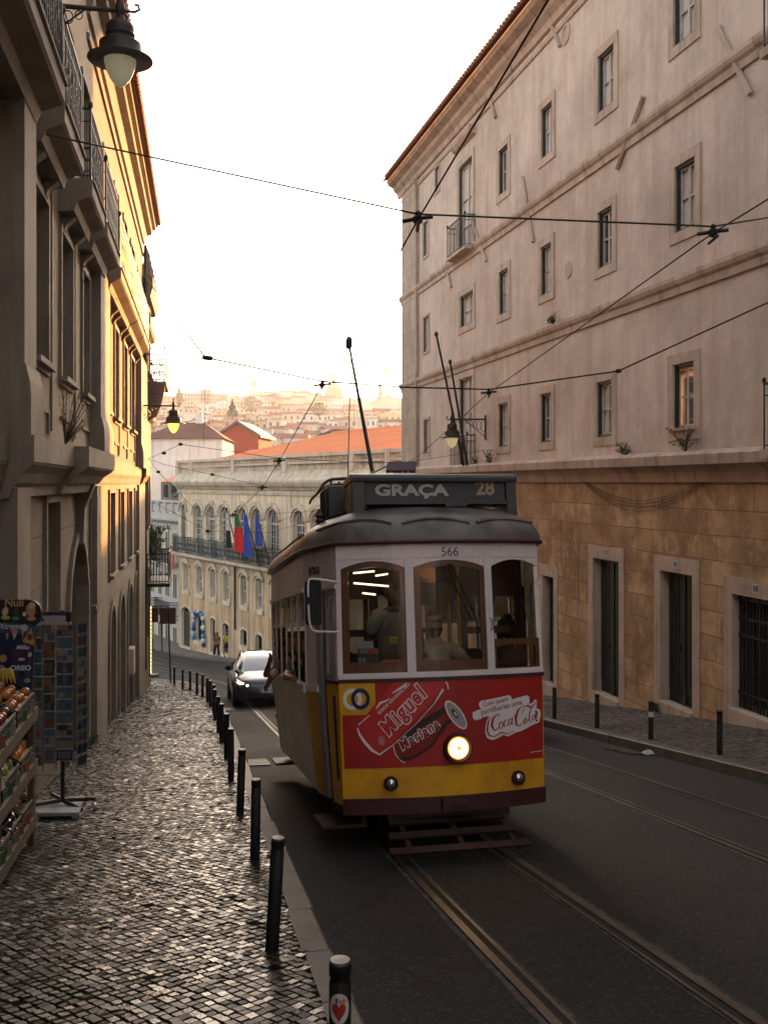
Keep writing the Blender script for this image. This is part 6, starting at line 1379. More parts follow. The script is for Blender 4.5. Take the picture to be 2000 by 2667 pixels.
anch = thing("wall_anchor", "rusty iron wall anchor under the first stone balconies", "anchor", w0); mb = MB(); mb.box(w0 + Vector((0, 0, -.02)), (.06, .1, .34)); mb.ball(w0 + FL.N * .06, .06, 7, 5); mb.ball(w0 + FL.N * .14 + Vector((0, 0, .01)), .035, 6, 4); mb.build("plate", m_hang, anch)
e2 = FR.p(*FR.uv(1950, 830), .03); s2 = [FL.p(*FL.uv(368, 712), .05), at(535, 931, 14.6), A_[3] + Vector((0, 0, .06)), at(1048, 1008, 16), B_[2] + Vector((0, 0, .06)), at(1610, 966, 17.2), FR.p(*FR.uv(2060, 762), .03)]
wire("span_wire", "middle span wire crossing the street just above the trolley pole's foot", s2, .014, (), [s2[1], s2[1] + Vector((.06, 0, -.01)), s2[5]])
l3 = FL.p(*FL.uv(366, 1195), .25); s3 = [l3, at(470, 1157, 24), A_[4] + Vector((0, 0, .06)), at(905, 1203, 24), at(1048, 1205, 28), FR.p(*FR.uv(1265, 1173), .05)]
wire("span_wire", "lower span wire in front of the palace balustrade", s3, .007, (), [at(427, 1180, 23.5), s3[1]])
s4 = [l3, at(428, 1210, 26), at(553, 1236, 27), A_[5] + Vector((0, 0, .05))]; wire("span_wire", "thin span wire with ball insulators left of the palace balustrade", s4, .006, (), [s4[2]])
s5 = [l3, at(412, 1229, 26), at(500, 1318, 30), at(640, 1395, 36)]; wire("span_wire", "slanting stay wire with one ball insulator by the townhouse corner", s5, .006, (), [s5[1]])
s6 = [at(404, 1310, 32), at(540, 1382, 34), at(700, 1388, 36), at(900, 1330, 36)]; wire("span_wire", "sagging wire in front of the palace's flags", s6, .007, (), [s6[1]])
s7 = [at(535, 931, 14.6), at(530, 1160, 14.9)]; wire("stay_wire", "thin hanging wire between two span wires", s7, .003)
s8 = [at(700, 1338, 30), at(860, 1330, 30), at(1046, 1240, 34)]; wire("span_wire", "wires beside the tram roof reaching the convent corner", s8, .006)
# loose cables sagging over the stone base of the convent
mb = MB(); rn = random.Random(4)
for k in range(4):
    a = FR.p(*FR.uv(1360, 1238), .06 + .01 * k); b = FR.p(*FR.uv(1500, 1232), .07); c = FR.p(*FR.uv(1900, 1215), .06); dp = .42 + .05 * k
    pts = [a.lerp(b, t / 6) - Vector((0, 0, .12 * math.sin(t / 6 * math.pi) * (1 + k * .3))) for t in range(6)] + [b.lerp(c, t / 14) - Vector((0, 0, dp * math.sin(t / 14 * math.pi) * 1.5)) for t in range(15)]; mb.tube(pts, .006, 4)
tag(mb.build("sagging_cables", m_wire), "bundle of black cables sagging along the convent's stone base", "cables")
# ================================================================ signs, grates, covers
m_brown = M("brown_sign_back", (.09, .05, .04), .6, (.06, .035, .03), 6); m_dred = M("dark_red_awning_cloth", (.055, .012, .012), .8)
def post_sign(label, base, top, panels, r=.03):
    t = thing("sign_post", label, "sign", base); mb = MB(); mb.tube([base, top], r, 7); mb.build("post", m_boll, t)
    for (c, w_, h_, m_) in panels: b = MB(); b.box(c, (w_, .04, h_)); b.build("sign_panel", m_, t)
    return t
q = ong(444, 1780, .13); post_sign("tall post with brown sign boards at the end of the left pavement", q, at(438, 1580, q.y), [(at(437, 1604, q.y) , .60, .62, m_brown)])
q = ong(422, 1698, .15); post_sign("plain dark post outside the white corner house", q, at(421, 1575, q.y), [(at(421, 1590, q.y), .9, .7, m_brown)], .05)
aw = thing("shop_sign", "dark red hanging shop sign beyond the townhouse", "sign", at(392, 1600, 40)); mb = MB(); mb.box(at(392, 1602, 40), (.62, .12, .58)); mb.build("board", m_dred, aw); mb = MB(); mb.tube([at(370, 1580, 40.1), at(412, 1580, 40.1)], .03, 6); mb.build("bracket", m_iron, aw)
m_drain = M("iron_drain_grate", (.10, .09, .08), .5, (.05, .045, .04), 12, metal=.6)
def grate(label, corners, n):
    c = [ong(*p, .006) for p in corners]; t = thing("drain_grate", label, "drain grate", c[0]); mb = MB(); mb.prism([p + Vector((0, 0, .0)) for p in c], (0, 0, .003)); mb.build("pit", m_under, t); mb = MB()
    for k in range(n + 1):
        a, b = c[0].lerp(c[1], k / n), c[3].lerp(c[2], k / n); d = (c[1] - c[0]).normalized() * .007; mb.prism([a - d, a + d, b + d, b - d], (0, 0, .012))
    for s in (0, .5, 1):
        a, b = c[0].lerp(c[3], s), c[1].lerp(c[2], s); d = (c[3] - c[0]).normalized() * .02; mb.prism([a - d, a + d, b + d, b - d], (0, 0, .0135))
    mb.build("bars", m_drain, t)
grate("iron drain grate in the gutter beside the tram's rear step", [(648, 1981), (692, 1979), (703, 1994), (650, 1996)], 9)
grate("far iron drain grate in the gutter before the dark car", [(586, 1845), (604, 1845), (608, 1852), (588, 1852)], 7)
grate("drain grate by the right kerb with litter beside it", [(1572, 1950), (1598, 1947), (1682, 1965), (1640, 1966)], 12)
lt = ong(1688, 1965, .02); mb = MB(); rn = random.Random(8)
mb.grid(lambda a, b: lt + Vector(((a - .5) * .18 + rn.uniform(-.02, .02), (b - .5) * .1, .05 * math.sin(a * 3.1) * math.sin(b * 3.1) + rn.uniform(0, .03))), 7, 5); tag(mb.build("litter", m_stw), "crumpled pale litter by the right kerb grate", "litter", kind=None)
# inspection cover in the pavement
c = [ong(*p, .137) for p in [(497, 2042), (625, 2040), (632, 2062), (495, 2065)]]; t = thing("inspection_cover", "stone-filled metal inspection cover in the left pavement", "cover", c[0]); mb = MB()
for i in range(4): a, b = c[i], c[(i + 1) % 4]; n_ = Vector((0, 0, 1)).cross((b - a).normalized()) * .02; mb.prism([a, b, b + n_, a + n_], (0, 0, .006))
a, b = c[0].lerp(c[1], .5), c[3].lerp(c[2], .5); n_ = Vector((.02, 0, 0)); mb.prism([a, b, b + n_, a + n_], (0, 0, .006)); mb.build("frame", m_drain, t)
# ================================================================ cars
def car(label, O_, hd, paint, front_lit=True, name="parked_car"):
    hd = Vector(hd).normalized(); up = tn; rr = hd.cross(up).normalized() ; hd = up.cross(rr)     # hd: from nose to tail
    rr = hd.cross(up) ; L = Loc(O_, rr, hd, up); t = thing(name, label, "car", O_); C_ = L.p
    st = [(0, .60, .60, .30), (.06, .78, .66, .24), (.25, .88, .73, .20), (.7, .925, .83, .19), (1.15, .925, .93, .18), (2.0, .925, .96, .18), (3.2, .93, .97, .18), (4.0, .92, .99, .2), (4.5, .86, .98, .25), (4.68, .74, .90, .34)]
    mb = MB(); rings = []
    for y, w_, zt, zb in st:
        half = [(0, zt), (.55 * w_, zt - .008), (.82 * w_, zt - .045), (.95 * w_, zt - .14), (w_, (zt + zb) / 2 + .06), (.985 * w_, zb + .12), (.9 * w_, zb), (0, zb)]
        rings.append([(x, y, z) for x, z in half] + [(-x, y, z) for x, z in half[-2:0:-1]])
    n = len(rings[0]); vs = [C_(*p) for r in rings for p in r]; mb.add(vs, [(i * n + k, i * n + (k + 1) % n, (i + 1) * n + (k + 1) % n, (i + 1) * n + k) for i in range(len(rings) - 1) for k in range(n)] + [tuple(range(n)), tuple(range((len(rings) - 1) * n, len(rings) * n))]); mb.build("body", paint, t, smooth=True)
    cg = M("car_dark_glass", (.05, .07, .08), .04, spec=1.0, coat=1.0) if "car_dark_glass" not in bpy.data.materials else bpy.data.materials["car_dark_glass"]
    sg_ = [(1.02, .70, .90), (1.5, .66, 1.18), (2.0, .60, 1.38), (2.5, .58, 1.44), (3.2, .57, 1.40), (3.9, .60, 1.2), (4.35, .64, 1.0)]
    mb = MB(); rings = []
    for y, w_, zt in sg_:
        wb2 = .84; half = [(0, zt), (w_ * .8, zt - .015), (w_, zt - .07), (lerp(w_, wb2, .55), lerp(zt, .92, .6)), (wb2, .90)]; rings.append([(-x, y, z) for x, z in half[::-1]] + [(x, y, z) for x, z in half[1:]])
    n = len(rings[0]); mb.add([C_(*p) for r in rings for p in r], [(i * n + k, i * n + k + 1, (i + 1) * n + k + 1, (i + 1) * n + k) for i in range(len(rings) - 1) for k in range(n - 1)]); gh = mb.build("windscreen_and_roof", cg, t, smooth='all')
    p = MB()
    for s in (-1, 1):
        p.tube([C_(s * .84, 1.0, .92), C_(s * .665, 1.5, 1.13), C_(s * .61, 2.0, 1.33), C_(s * .585, 2.5, 1.39), C_(s * .58, 3.2, 1.35), C_(s * .62, 3.9, 1.15), C_(s * .8, 4.4, .96)], .028, 6)
    p.build("roof_rails", paint, t, smooth=True)
    for s in (-1, 1):
        m = MB(); m.ball(C_(s * 1.0, 1.25, 1.0), .1, 8, 6, (1.1, .7, .8)); m.tube([C_(s * .88, 1.28, .96), C_(s * .97, 1.26, .97)], .02, 5); m.build("wing_mirror", paint if not front_lit else m_iron, t, smooth='all')
        for y in (.88, 3.72):
            wmb = MB(); wmb.lathe([(.001, 0), (.22, .0), (.24, .01), (.33, .01), (.335, -.02), (.335, -.2), (.001, -.2)], C_(s * .93, y, .335), 20, rr * s); wh = wmb.build("wheel", m_under, t, smooth=True); hb = MB(); hb.lathe([(.22, .002), (.2, .012), (.06, .02), (.001, .02)], C_(s * .93, y, .335), 10, rr * s); hb.build("rim", m_silver, wh)
        if front_lit:
            h = MB(); h.prism([C_(s * .50, .045, .555), C_(s * .62, .035, .52), C_(s * .80, .15, .53), C_(s * .88, .42, .66), C_(s * .84, .42, .70), C_(s * .70, .2, .635)], hd * .05 + up * .012); hl = h.build("headlight", m_lens, t)
            for j in range(4):
                e = MB(); f_ = (.08, .4, .62, .85)[j]; e.ball(C_(s * lerp(.56, .85, f_), lerp(.02, .27, f_) - .0, lerp(.55, .66, f_)), .035, 8, 6); e.build("lit_diode", bpy.data.materials.get("lit_car_diode") or M("lit_car_diode", (.9, 1, .8), .3, emit=(.95, 1, .72), estr=1.3), hl)
        h = MB(); h.ball(C_(s * .74, 4.62, .80), .12, 8, 6, (1, .5, .5)); h.build("tail_light", bpy.data.materials.get("lit_tail") or M("lit_tail", (.4, .01, .01), .3, emit=(1, .03, .02), estr=0.3 if front_lit else 2.5), t, smooth='all')
    pm = MB(); pm.hexa([C_(-.26, -.02, .36), C_(.26, -.02, .36), C_(.26, .03, .36), C_(-.26, .03, .36), C_(-.26, -.02, .47), C_(.26, -.02, .47), C_(.26, .03, .47), C_(-.26, .03, .47)]); pt_ = pm.build("number_plate", m_plate, t)
    if front_lit:
        class S_:
            def p(q_, a, b, c_=0): return C_(-.02 - a if False else a - .02, -.0215 - c_, .415 + b)
        text_mesh("plate_lettering", "BR·14", .11, m_navy, S_(), pt_, depth=.001)
        bm_ = MB(); bm_.hexa([C_(-.26, -.0225, .36), C_(-.22, -.0225, .36), C_(-.22, -.018, .36), C_(-.26, -.018, .36), C_(-.26, -.0225, .47), C_(-.22, -.0225, .47), C_(-.22, -.018, .47), C_(-.26, -.018, .47)]); bm_.build("blue_band", m_sb, pt_)
        lo = MB(); lo.hexa([C_(-.75, -.005, .24), C_(.75, -.005, .24), C_(.75, .1, .24), C_(-.75, .1, .24), C_(-.7, .03, .34), C_(.7, .03, .34), C_(.7, .1, .34), C_(-.7, .1, .34)]); lo.build("lower_grille", m_under, t)
    return t
m_cblue = M("deep_grey_blue_car_paint", (.035, .04, .055), .28, metal=.4, coat=.6); m_cwh = M("white_car_paint", (.62, .62, .62), .3, coat=1)
Yc = 26.2; xc = .985 - .2045 * (Yc - 6.72); car("dark grey-blue electric saloon with lit headlights waiting behind the tram", (xc, Yc, gz(xc, Yc) + .01), tb_, m_cblue)
xc, Yc = 1.98, 17.4; O_ = Vector((xc, Yc, gz(xc, Yc) + .01)) ; car("white car half hidden beyond the tram's right side, tail light on", O_ + tb_ * 4.68, -tb_, m_cwh, False)
# ================================================================ pedestrians
def walker(label, base, f, top, legs, sk, hr, skirt=False, sc=1.0, shorts=True):
    f = Vector(f).normalized(); Z = Vector((0, 0, 1)); r = f.cross(Z); B_ = Vector(base); t = person(label, loc=B_); c = lambda a, b, z: B_ + (r * a + f * b + Z * z) * sc
    pts = dict(hip=(c(0, 0, .92), (.14, .1)), ch=(c(0, 0, 1.25), (.155, .1)), nk0=(c(0, 0, 1.42), .07), nk=(c(0, 0, 1.50), .052)); E = [('hip', 'ch'), ('ch', 'nk0'), ('nk0', 'nk')]
    for s, k, ph in ((-1, 'l', .22), (1, 'r', -.2)):
        pts[k + 's'] = (c(s * .18, 0, 1.38), .055); pts[k + 'e'] = (c(s * .24, -ph * .4, 1.12), .042); pts[k + 'w'] = (c(s * .25, -ph * .9 + .08, .90), .028); E += [('nk0', k + 's'), (k + 's', k + 'e'), (k + 'e', k + 'w')]; hand(pts, E, k + 'w', pts[k + 'w'][0], f * .2 - Z, f)
        pts[k + 'h'] = (c(s * .09, 0, .88), .085); pts[k + 'k'] = (c(s * .10, ph * .55, .48), .058); pts[k + 'a'] = (c(s * .10, ph * .9 - (.12 if ph < 0 else 0), .09 + (.04 if ph < 0 else 0)), .036); pts[k + 't'] = (c(s * .11, ph * .9 + .13, .04), .035); E += [('hip', k + 'h'), (k + 'h', k + 'k'), (k + 'k', k + 'a'), (k + 'a', k + 't')]
    skin("body", pts, E, sk, 'hip', t); head(c(0, .02, 1.64), f, sk, hr, t, long=skirt)
    q = {k: pts[k] for k in ()}; q = dict(hip=(c(0, 0, .98), (.16, .12)), ch=(c(0, 0, 1.25), (.175, .12)), nk0=(c(0, 0, 1.42), .08)); EE = [('hip', 'ch'), ('ch', 'nk0')]
    for s, k in ((-1, 'l'), (1, 'r')): q[k + 's'] = (c(s * .19, 0, 1.38), .072); q[k + 'm'] = (pts[k + 's'][0].lerp(pts[k + 'e'][0], .8), .06); EE += [('nk0', k + 's'), (k + 's', k + 'm')]
    skin("top", q, EE, top, 'hip', t)
    q = dict(hip=(c(0, 0, .93), (.165, .125))); EE = []
    for s, k in ((-1, 'l'), (1, 'r')):
        q[k + 'h'] = (c(s * .09, 0, .86), .105); q[k + 'k'] = (pts[k + 'h'][0].lerp(pts[k + 'k'][0], .85 if shorts else 1), .085); EE += [('hip', k + 'h'), (k + 'h', k + 'k')]
        if not shorts: q[k + 'a'] = (pts[k + 'k'][0].lerp(pts[k + 'a'][0], .75), .10 if skirt else .06); EE.append((k + 'k', k + 'a'))
    skin("trousers" if not shorts else "shorts", q, EE, legs, 'hip', t)
    mb = MB()
    for k in 'lr': p = pts[k + 't'][0]; mb.ball(p - f * .06 - Z * .005, .05, 8, 5, (.9, 1, .8)); mb.ball(p + f * .02 - Z * .01, .045, 8, 5, (1, 1, .7))
    mb.build("shoes", m_iron, t); return t
f_ = Vector((.45, -.9, 0))
walker("woman with long hair, rust top and wide dark trousers on the far pavement", ong(564, 1715, .15), f_, M("rust_top", (.20, .08, .045), .9), M("black_wide_trousers", (.012, .012, .014), .9), m_skint, m_hairb, True, 1.0, False)
walker("person in a neon yellow t-shirt and navy shorts on the far pavement", ong(590, 1712, .15), f_, M("neon_yellow_shirt", (.42, .55, .02), .8), M("navy_shorts", (.015, .02, .05), .9), m_skint, m_hair, False, 1.0, True)
# ================================================================ shop display on the left
# sloping fruit stand with three tiers; runs along the wall
m_swood = M("raw_pine_boards", (.11, .08, .052), .7, (.07, .05, .034), 7, .3, 30); m_crate = M("dark_green_plastic_crate", (.010, .016, .011), .75); m_crk = M("black_plastic_crate", (.009, .009, .009), .75)
def SO(o, Y): return Vector((-o - .184 * Y, Y, 0))
st_ = thing("fruit_stand", "sloping three-tier wooden fruit stand against the townhouse wall", "fruit stand", SO(1.5, 8) + Vector((0, 0, gz(-3, 8) + .13)))
def sp(o, Y, z): q = SO(o, Y); q.z = z; return q
TI = [(-2.02, -1.99), (-2.49, -2.42), (-2.97, -2.86)]   # z of front board at far end / near end
Y0s, Y1s = 6.2, 9.0
mb = None
for zf, zn in TI:
    zn2 = zf + (zn - zf) * (Y1s - Y0s) / 1.6; b = MB(); b.hexa([sp(1.47, Y0s, zn2 - .10), sp(1.47, Y1s, zf - .10), sp(1.50, Y1s, zf - .10), sp(1.50, Y0s, zn2 - .10), sp(1.47, Y0s, zn2), sp(1.47, Y1s, zf), sp(1.50, Y1s, zf), sp(1.50, Y0s, zn2)]); b.build("front_board", m_swood, st_)
    b = MB(); b.hexa([sp(1.5, Y0s, zn2 - .08), sp(1.5, Y1s, zf - .08), sp(1.93, Y1s, zf + .16), sp(1.93, Y0s, zn2 + .16), sp(1.5, Y0s, zn2 - .06), sp(1.5, Y1s, zf - .06), sp(1.93, Y1s, zf + .18), sp(1.93, Y0s, zn2 + .18)]); b.build("shelf", m_swood, st_)
for Y in (Y1s - .06, 7.4): 
    for o in (1.52, 1.9):
        b = MB(); q = sp(o, Y, 0); b.box((q.x, q.y, (gz(q.x, q.y) + .13 - 1.9) / 2), (.05, .06, -1.9 - gz(q.x, q.y) - .13 + .02)); b.build("leg", m_swood, st_)
rn = random.Random(21)
fruitm = dict(apple=M("dark_red_apple_skin", (.16, .015, .015), .3, (.22, .10, .02), 12, coat=.3), orange=M("orange_peel", (.50, .17, .012), .45, bump=.2, bscale=150), mango=M("yellow_red_apple_skin", (.34, .17, .03), .35, (.28, .04, .02), 14), pear=M("green_pear_skin", (.20, .24, .03), .45, (.15, .17, .03), 20), onion=M("brown_onion_skin", (.28, .15, .05), .4, (.18, .08, .03), 15), aub=M("aubergine_skin", (.02, .006, .02), .2, coat=.5), tomato=M("tomato_skin", (.35, .025, .012), .25, coat=.4), garlic=M("garlic_skin", (.42, .37, .33), .6), plum=M("plum_skin", (.09, .012, .03), .35))
m_stem = M("fruit_stem", (.05, .035, .02), .9); protos = {}
def proto(kind):
    if kind in protos: return protos[kind]
    mb = MB(); r = dict(orange=.047, apple=.04, mango=.044, pear=.036, onion=.036, aub=.035, tomato=.036, garlic=.028, plum=.026)[kind]; sq = dict(pear=(1, 1, 1.25), aub=(1.9, 1, 1)).get(kind, (1, 1, .93))
    mb.ball((0, 0, 0), r, 12, 8, sq); o = mb.build("fruit_" + kind, fruitm[kind], None, smooth='all'); st2 = MB(); st2.tube([(0, 0, r * sq[2] * .9), (.004, 0, r * sq[2] + .012)], .003, 4); st2.build("stem", m_stem, o); protos[kind] = o; o['_first'] = 1; return o
nm_ = dict(apple="red apple", orange="orange", mango="yellow and red apple", pear="green pear", onion="brown onion", aub="aubergine", tomato="tomato", garlic="garlic bulb", plum="dark plum")
def crate(tier, Ya, Yb, kind, m_, label, ncol=3, nrow=4):
    zf, zn = TI[tier]; zat = lambda Y: zf + (zn - zf) * (Y1s - Y) / 1.6; t = thing("fruit_crate", label, "crate", sp(1.55, Yb, zat(Yb)), "crates on the fruit stand"); h = .13
    def q(o, Y, z): return sp(o, Y, zat(Y) + (o - 1.5) * .56 + z)
    for (o0, o1, a, b) in ((1.50, 1.515, Ya, Yb), (1.9, 1.915, Ya, Yb), (1.515, 1.9, Ya, Ya + .012), (1.515, 1.9, Yb - .012, Yb)):
        mb = MB()
        for z0, z1 in ((-.04, .02), (.035, .075), (.095, h)): mb.hexa([q(o0, a, z0), q(o0, b, z0), q(o1, b, z0), q(o1, a, z0), q(o0, a, z1), q(o0, b, z1), q(o1, b, z1), q(o1, a, z1)])
        k = max(2, int(((b - a) if b - a > .1 else .4) / .08))
        for i in range(k + 1):
            if b - a > .1: yy = lerp(a, b - .012, i / k); mb.hexa([q(o0, yy, .0), q(o0, yy + .012, .0), q(o1, yy + .012, .0), q(o1, yy, .0), q(o0, yy, h), q(o0, yy + .012, h), q(o1, yy + .012, h), q(o1, yy, h)])
        mb.build("crate_side", m_, t)
    mb = MB(); mb.hexa([q(1.5, Ya, -.045), q(1.5, Yb, -.045), q(1.915, Yb, -.045), q(1.915, Ya, -.045), q(1.5, Ya, -.035), q(1.5, Yb, -.035), q(1.915, Yb, -.035), q(1.915, Ya, -.035)]); mb.build("base", m_, t)
    pr = proto(kind); lab = f"{nm_[kind]} in the {label.split(' crate')[0]} crate of the fruit stand"
    sp_ = .082 if kind in ('orange', 'apple', 'mango') else .07
    for layer in range(2):
        o = 1.55 + layer * .03
        while o < 1.89:
            Y = Ya + .05 + layer * .035
            while Y < Yb - .04:
                if layer == 0 or rn.random() < .55:
                    p = q(o + rn.uniform(-.01, .01), Y + rn.uniform(-.01, .01), .055 + layer * .055); rot = (rn.uniform(-.6, .6), rn.uniform(-.6, .6), rn.uniform(0, 6))
                    d = dup(pr, p, rot=rot, scale=rn.uniform(.9, 1.08)); d.name = nm_[kind].replace(" ", "_"); d['label'] = lab[:80]; d['category'] = "fruit" if kind not in ("onion", "garlic", "aub", "tomato") else "vegetable"; d['group'] = nm_[kind] + "s in one crate"
                Y += sp_
            o += sp_
    # price tags
    for yy in (lerp(Ya, Yb, .3), lerp(Ya, Yb, .75)):
        c = q(1.49, yy, .05); tg = MB(); tg.hexa([c + Vector((0, -.035, -.05)), c + Vector((.01, .035, -.05)), c + Vector((.014, .035, -.05)), c + Vector((.004, -.035, -.05)), c + Vector((0, -.035, .05)), c + Vector((.01, .035, .05)), c + Vector((.014, .035, .05)), c + Vector((.004, -.035, .05))])
        o_ = tg.build("price_tag", rn.choice([M('tag_orange', (.20, .06, .012), .7), M('tag_card', (.16, .14, .11), .7), M('tag_green', (.02, .08, .02), .7)]), t)
crate(0, 8.15, 8.95, 'mango', m_crk, "topmost far crate, holding yellow and red apples"); crate(0, 7.2, 8.1, 'apple', m_crate, "topmost near crate, holding dark red apples")
crate(1, 8.3, 8.95, 'orange', m_crate, "middle far crate, holding oranges"); crate(1, 7.55, 8.25, 'pear', m_crk, "middle near crate, holding green pears")
crate(2, 8.4, 8.95, 'onion', m_crk, "lowest far crate, holding brown onions"); crate(2, 7.9, 8.36, 'aub', m_crk, "lowest middle crate, holding aubergines"); crate(2, 7.3, 7.86, 'tomato', m_crate, "lowest near crate, holding tomatoes")
for o in protos.values():
    for c in list(o.children): bpy.data.objects.remove(c)
    bpy.data.objects.remove(o)
# bananas
zf = TI[0][0]; bb = sp(1.74, 8.88, zf + .26); bn = thing("banana_bunch", "bunch of yellow bananas lying on the topmost far crate", "bananas", bb); m_ban = M("banana_peel", (.52, .36, .04), .5, (.36, .24, .04), 12)
for k in range(5):
    mb = MB(); a = -.5 + k * .25; pts = [bb + Vector((math.sin(a) * .02, 0, .09)) + Vector((math.sin(a) * t * .13 + .02 * t, -t * .02, .02 * math.sin(t * 3) - .12 * t * t)) for t in [j / 7 for j in range(8)]]; mb.tube(pts, [.006, .012, .017, .019, .019, .017, .012, .005], 7); mb.build("banana", m_ban, bn, smooth='all')
# roll of bags
rb = sp(1.62, 7.72, TI[1][0] + .33); rl = thing("bag_roll", "white roll of plastic bags on the middle crates", "bag roll", rb); mb = MB(); ax = Vector((.15, -.55, .12)).normalized()
mb.lathe([(.012, 0), (.05, 0), (.052, .02), (.052, .22), (.05, .24), (.012, .24)], rb - ax * .12, 16, ax); mb.build("roll", M("translucent_white_film", (.5, .5, .49), .35), rl, smooth=True); mb = MB(); mb.lathe([(.014, -.01), (.014, .25)], rb - ax * .12, 8, ax); mb.build("core", m_swood, rl)
bx = sp(1.62, 7.42, TI[1][0] + .2); cb = thing("cardboard_box", "small open cardboard box near the middle shelf's near end", "box", bx); mb = MB(); mb.box(bx, (.24, .2, .1), Matrix.Rotation(-.3, 3, 'Y')); mb.build("carton", M("pale_cardboard", (.30, .24, .17), .85), cb)
# ---------------- ice cream board: faces the camera, leaning a little
bc_ = at(10, 1740, 9.1); IL = Loc(bc_, (1, .06, 0), (.02, 0, 1), (.06, -1, .02))
ib = thing("ice_cream_board", "tall round-topped ice cream advertising board behind the fruit stand", "advertising board", at(10, 2050, 9.1))
pxm = 9.1 / FP
def ip(px, py, c=0): return IL.p((px - 10) * pxm, -(py - 1740) * pxm, c)
def ipoly(name, pts, mat_, c, par_=ib, th=.0008): mb = MB(); mb.prism([ip(x, y, c) for x, y in pts], IL.z * th); return mb.build(name, mat_, par_)
top_ = [(-60, 1562), (70, 1562), (86, 1567), (98, 1578), (105, 1595), (104, 1610), (97, 1624), (90, 1630), (88, 1640), (78, 1900), (70, 2080), (-60, 2080)]
brd = ipoly("board", top_, M("board_dark_back", (.02, .02, .025), .5), -.03, ib, .028)
m_deep = M("advert_deep_blue", (.008, .013, .05), .5, (.006, .008, .03), 5); m_brnk = M("advert_black_brown", (.018, .012, .01), .4); m_cyan = M("advert_sea_blue", (.012, .05, .11), .5, (.006, .03, .07), 6); m_purp = M("advert_purple", (.03, .012, .06), .5); m_ltb = M("advert_light_blue", (.03, .06, .13), .5)
ipoly("blue_field", [(-60, 1624), (88, 1628), (77, 1890), (-60, 1890)], m_deep, .0, brd); ipoly("dark_header", [(-60, 1565), (68, 1565), (84, 1570), (96, 1582), (102, 1597), (100, 1610), (92, 1622), (80, 1627), (40, 1622), (-60, 1620)], m_brnk, .001, brd)
ipoly("sky_band", [(-60, 1622), (40, 1624), (80, 1630), (90, 1634), (86, 1652), (-60, 1645)], m_ltb, .0012, brd); ipoly("purple_patch", [(30, 1690), (50, 1680), (72, 1680), (82, 1690), (80, 1735), (30, 1735)], m_purp, .0013, brd); ipoly("sea_patch", [(20, 1745), (80, 1735), (77, 1815), (10, 1815)], m_cyan, .0012, brd); ipoly("sea_patch_low", [(-20, 1760), (15, 1750), (22, 1890), (-20, 1890)], m_cyan, .0014, brd)
def itext(s, px, py, size, m_, bold=.001, sx=1.0, shear=0): return text_mesh("lettering", s, size, m_, Loc(ip(px, py, .003), IL.x, IL.y, IL.z), brd, sx=sx, bold=bold, shear=shear, depth=.0005)
m_gold = M("advert_gold", (.40, .26, .10), .4); m_wht = M("advert_white", (.5, .5, .5), .4)
itext("Nuii", 33, 1571, .10, m_gold, .002); itext("Xtreme", 26, 1632, .075, m_wht, .0008, .9, .2); itext("Milka", 57, 1687, .055, m_wht, .001, 1, .3); itext("OREO", 53, 1741, .062, m_wht, .002, 1.1)
itext("MAXIBON", 0, 1690, .05, M("advert_red", (.45, .03, .02), .4), .002) if False else None
def iell(cx, cy, rx, ry, m_, c=.003, rot=0): k = 20; ca, sa = math.cos(rot), math.sin(rot); return ipoly("ice_cream_picture", [(cx + ca * rx * math.cos(tau * i / k) - sa * ry * math.sin(tau * i / k), cy + sa * rx * math.cos(tau * i / k) + ca * ry * math.sin(tau * i / k)) for i in range(k)], m_, c, brd)
m_choc, m_van, m_pnk, m_wf, m_tl = M("print_chocolate", (.07, .03, .018), .4), M("print_vanilla", (.45, .36, .24), .4), M("print_pink", (.42, .16, .16), .4), M("print_wafer", (.36, .20, .07), .4), M("print_teal", (.06, .20, .17), .4)
iell(11, 1593, 8, 12, m_van, .003, .2); iell(12, 1609, 12, 5, M("print_yellow", (.42, .32, .04), .4)); iell(39, 1595, 6, 13, m_choc, .003, .1); iell(38, 1611, 10, 5, m_tl); iell(76, 1590, 12, 17, m_wf, .003, -.2); iell(79, 1578, 9, 9, m_van, .0035); iell(78, 1612, 12, 6, m_pnk, .0035); iell(60, 1600, 5, 6, m_wht)
iell(61, 1636, 9, 9, m_van, .0035); ipoly("cone_picture", [(53, 1642), (60, 1645), (56, 1668)], m_wf, .0034, brd); iell(36, 1644, 8, 7, m_pnk); ipoly("cone_picture", [(30, 1650), (42, 1650), (35, 1668)], m_van, .0034, brd); iell(17, 1646, 7, 7, m_choc); ipoly("cone_picture", [(12, 1650), (22, 1650), (17, 1668)], m_wf, .0034, brd); ipoly("waffle_picture", [(78, 1636), (88, 1672), (86, 1682), (56, 1672)], m_wf, .0036, brd); iell(75, 1660, 7, 8, m_choc, .004)
iell(43, 1705, 13, 5, m_choc, .0035, .05); iell(76, 1706, 5, 7, m_van, .0035); iell(76, 1722, 5, 10, m_choc, .0038, .2); iell(55, 1718, 9, 4, m_van); iell(57, 1757, 10, 10, m_choc, .0035); iell(57, 1757, 8, 8, M("print_black", (.015, .013, .015), .4), .004); iell(36, 1765, 9, 13, m_choc, .0036, -.5); iell(70, 1790, 11, 16, m_deep, .0038); iell(71, 1774, 8, 6, m_wf, .004); iell(38, 1788, 10, 7, m_choc, .0036, .3); iell(10, 1780, 6, 14, m_pnk, .0036); iell(8, 1715, 10, 10, m_wf, .0036); iell(4, 1742, 10, 9, m_pnk, .0036)
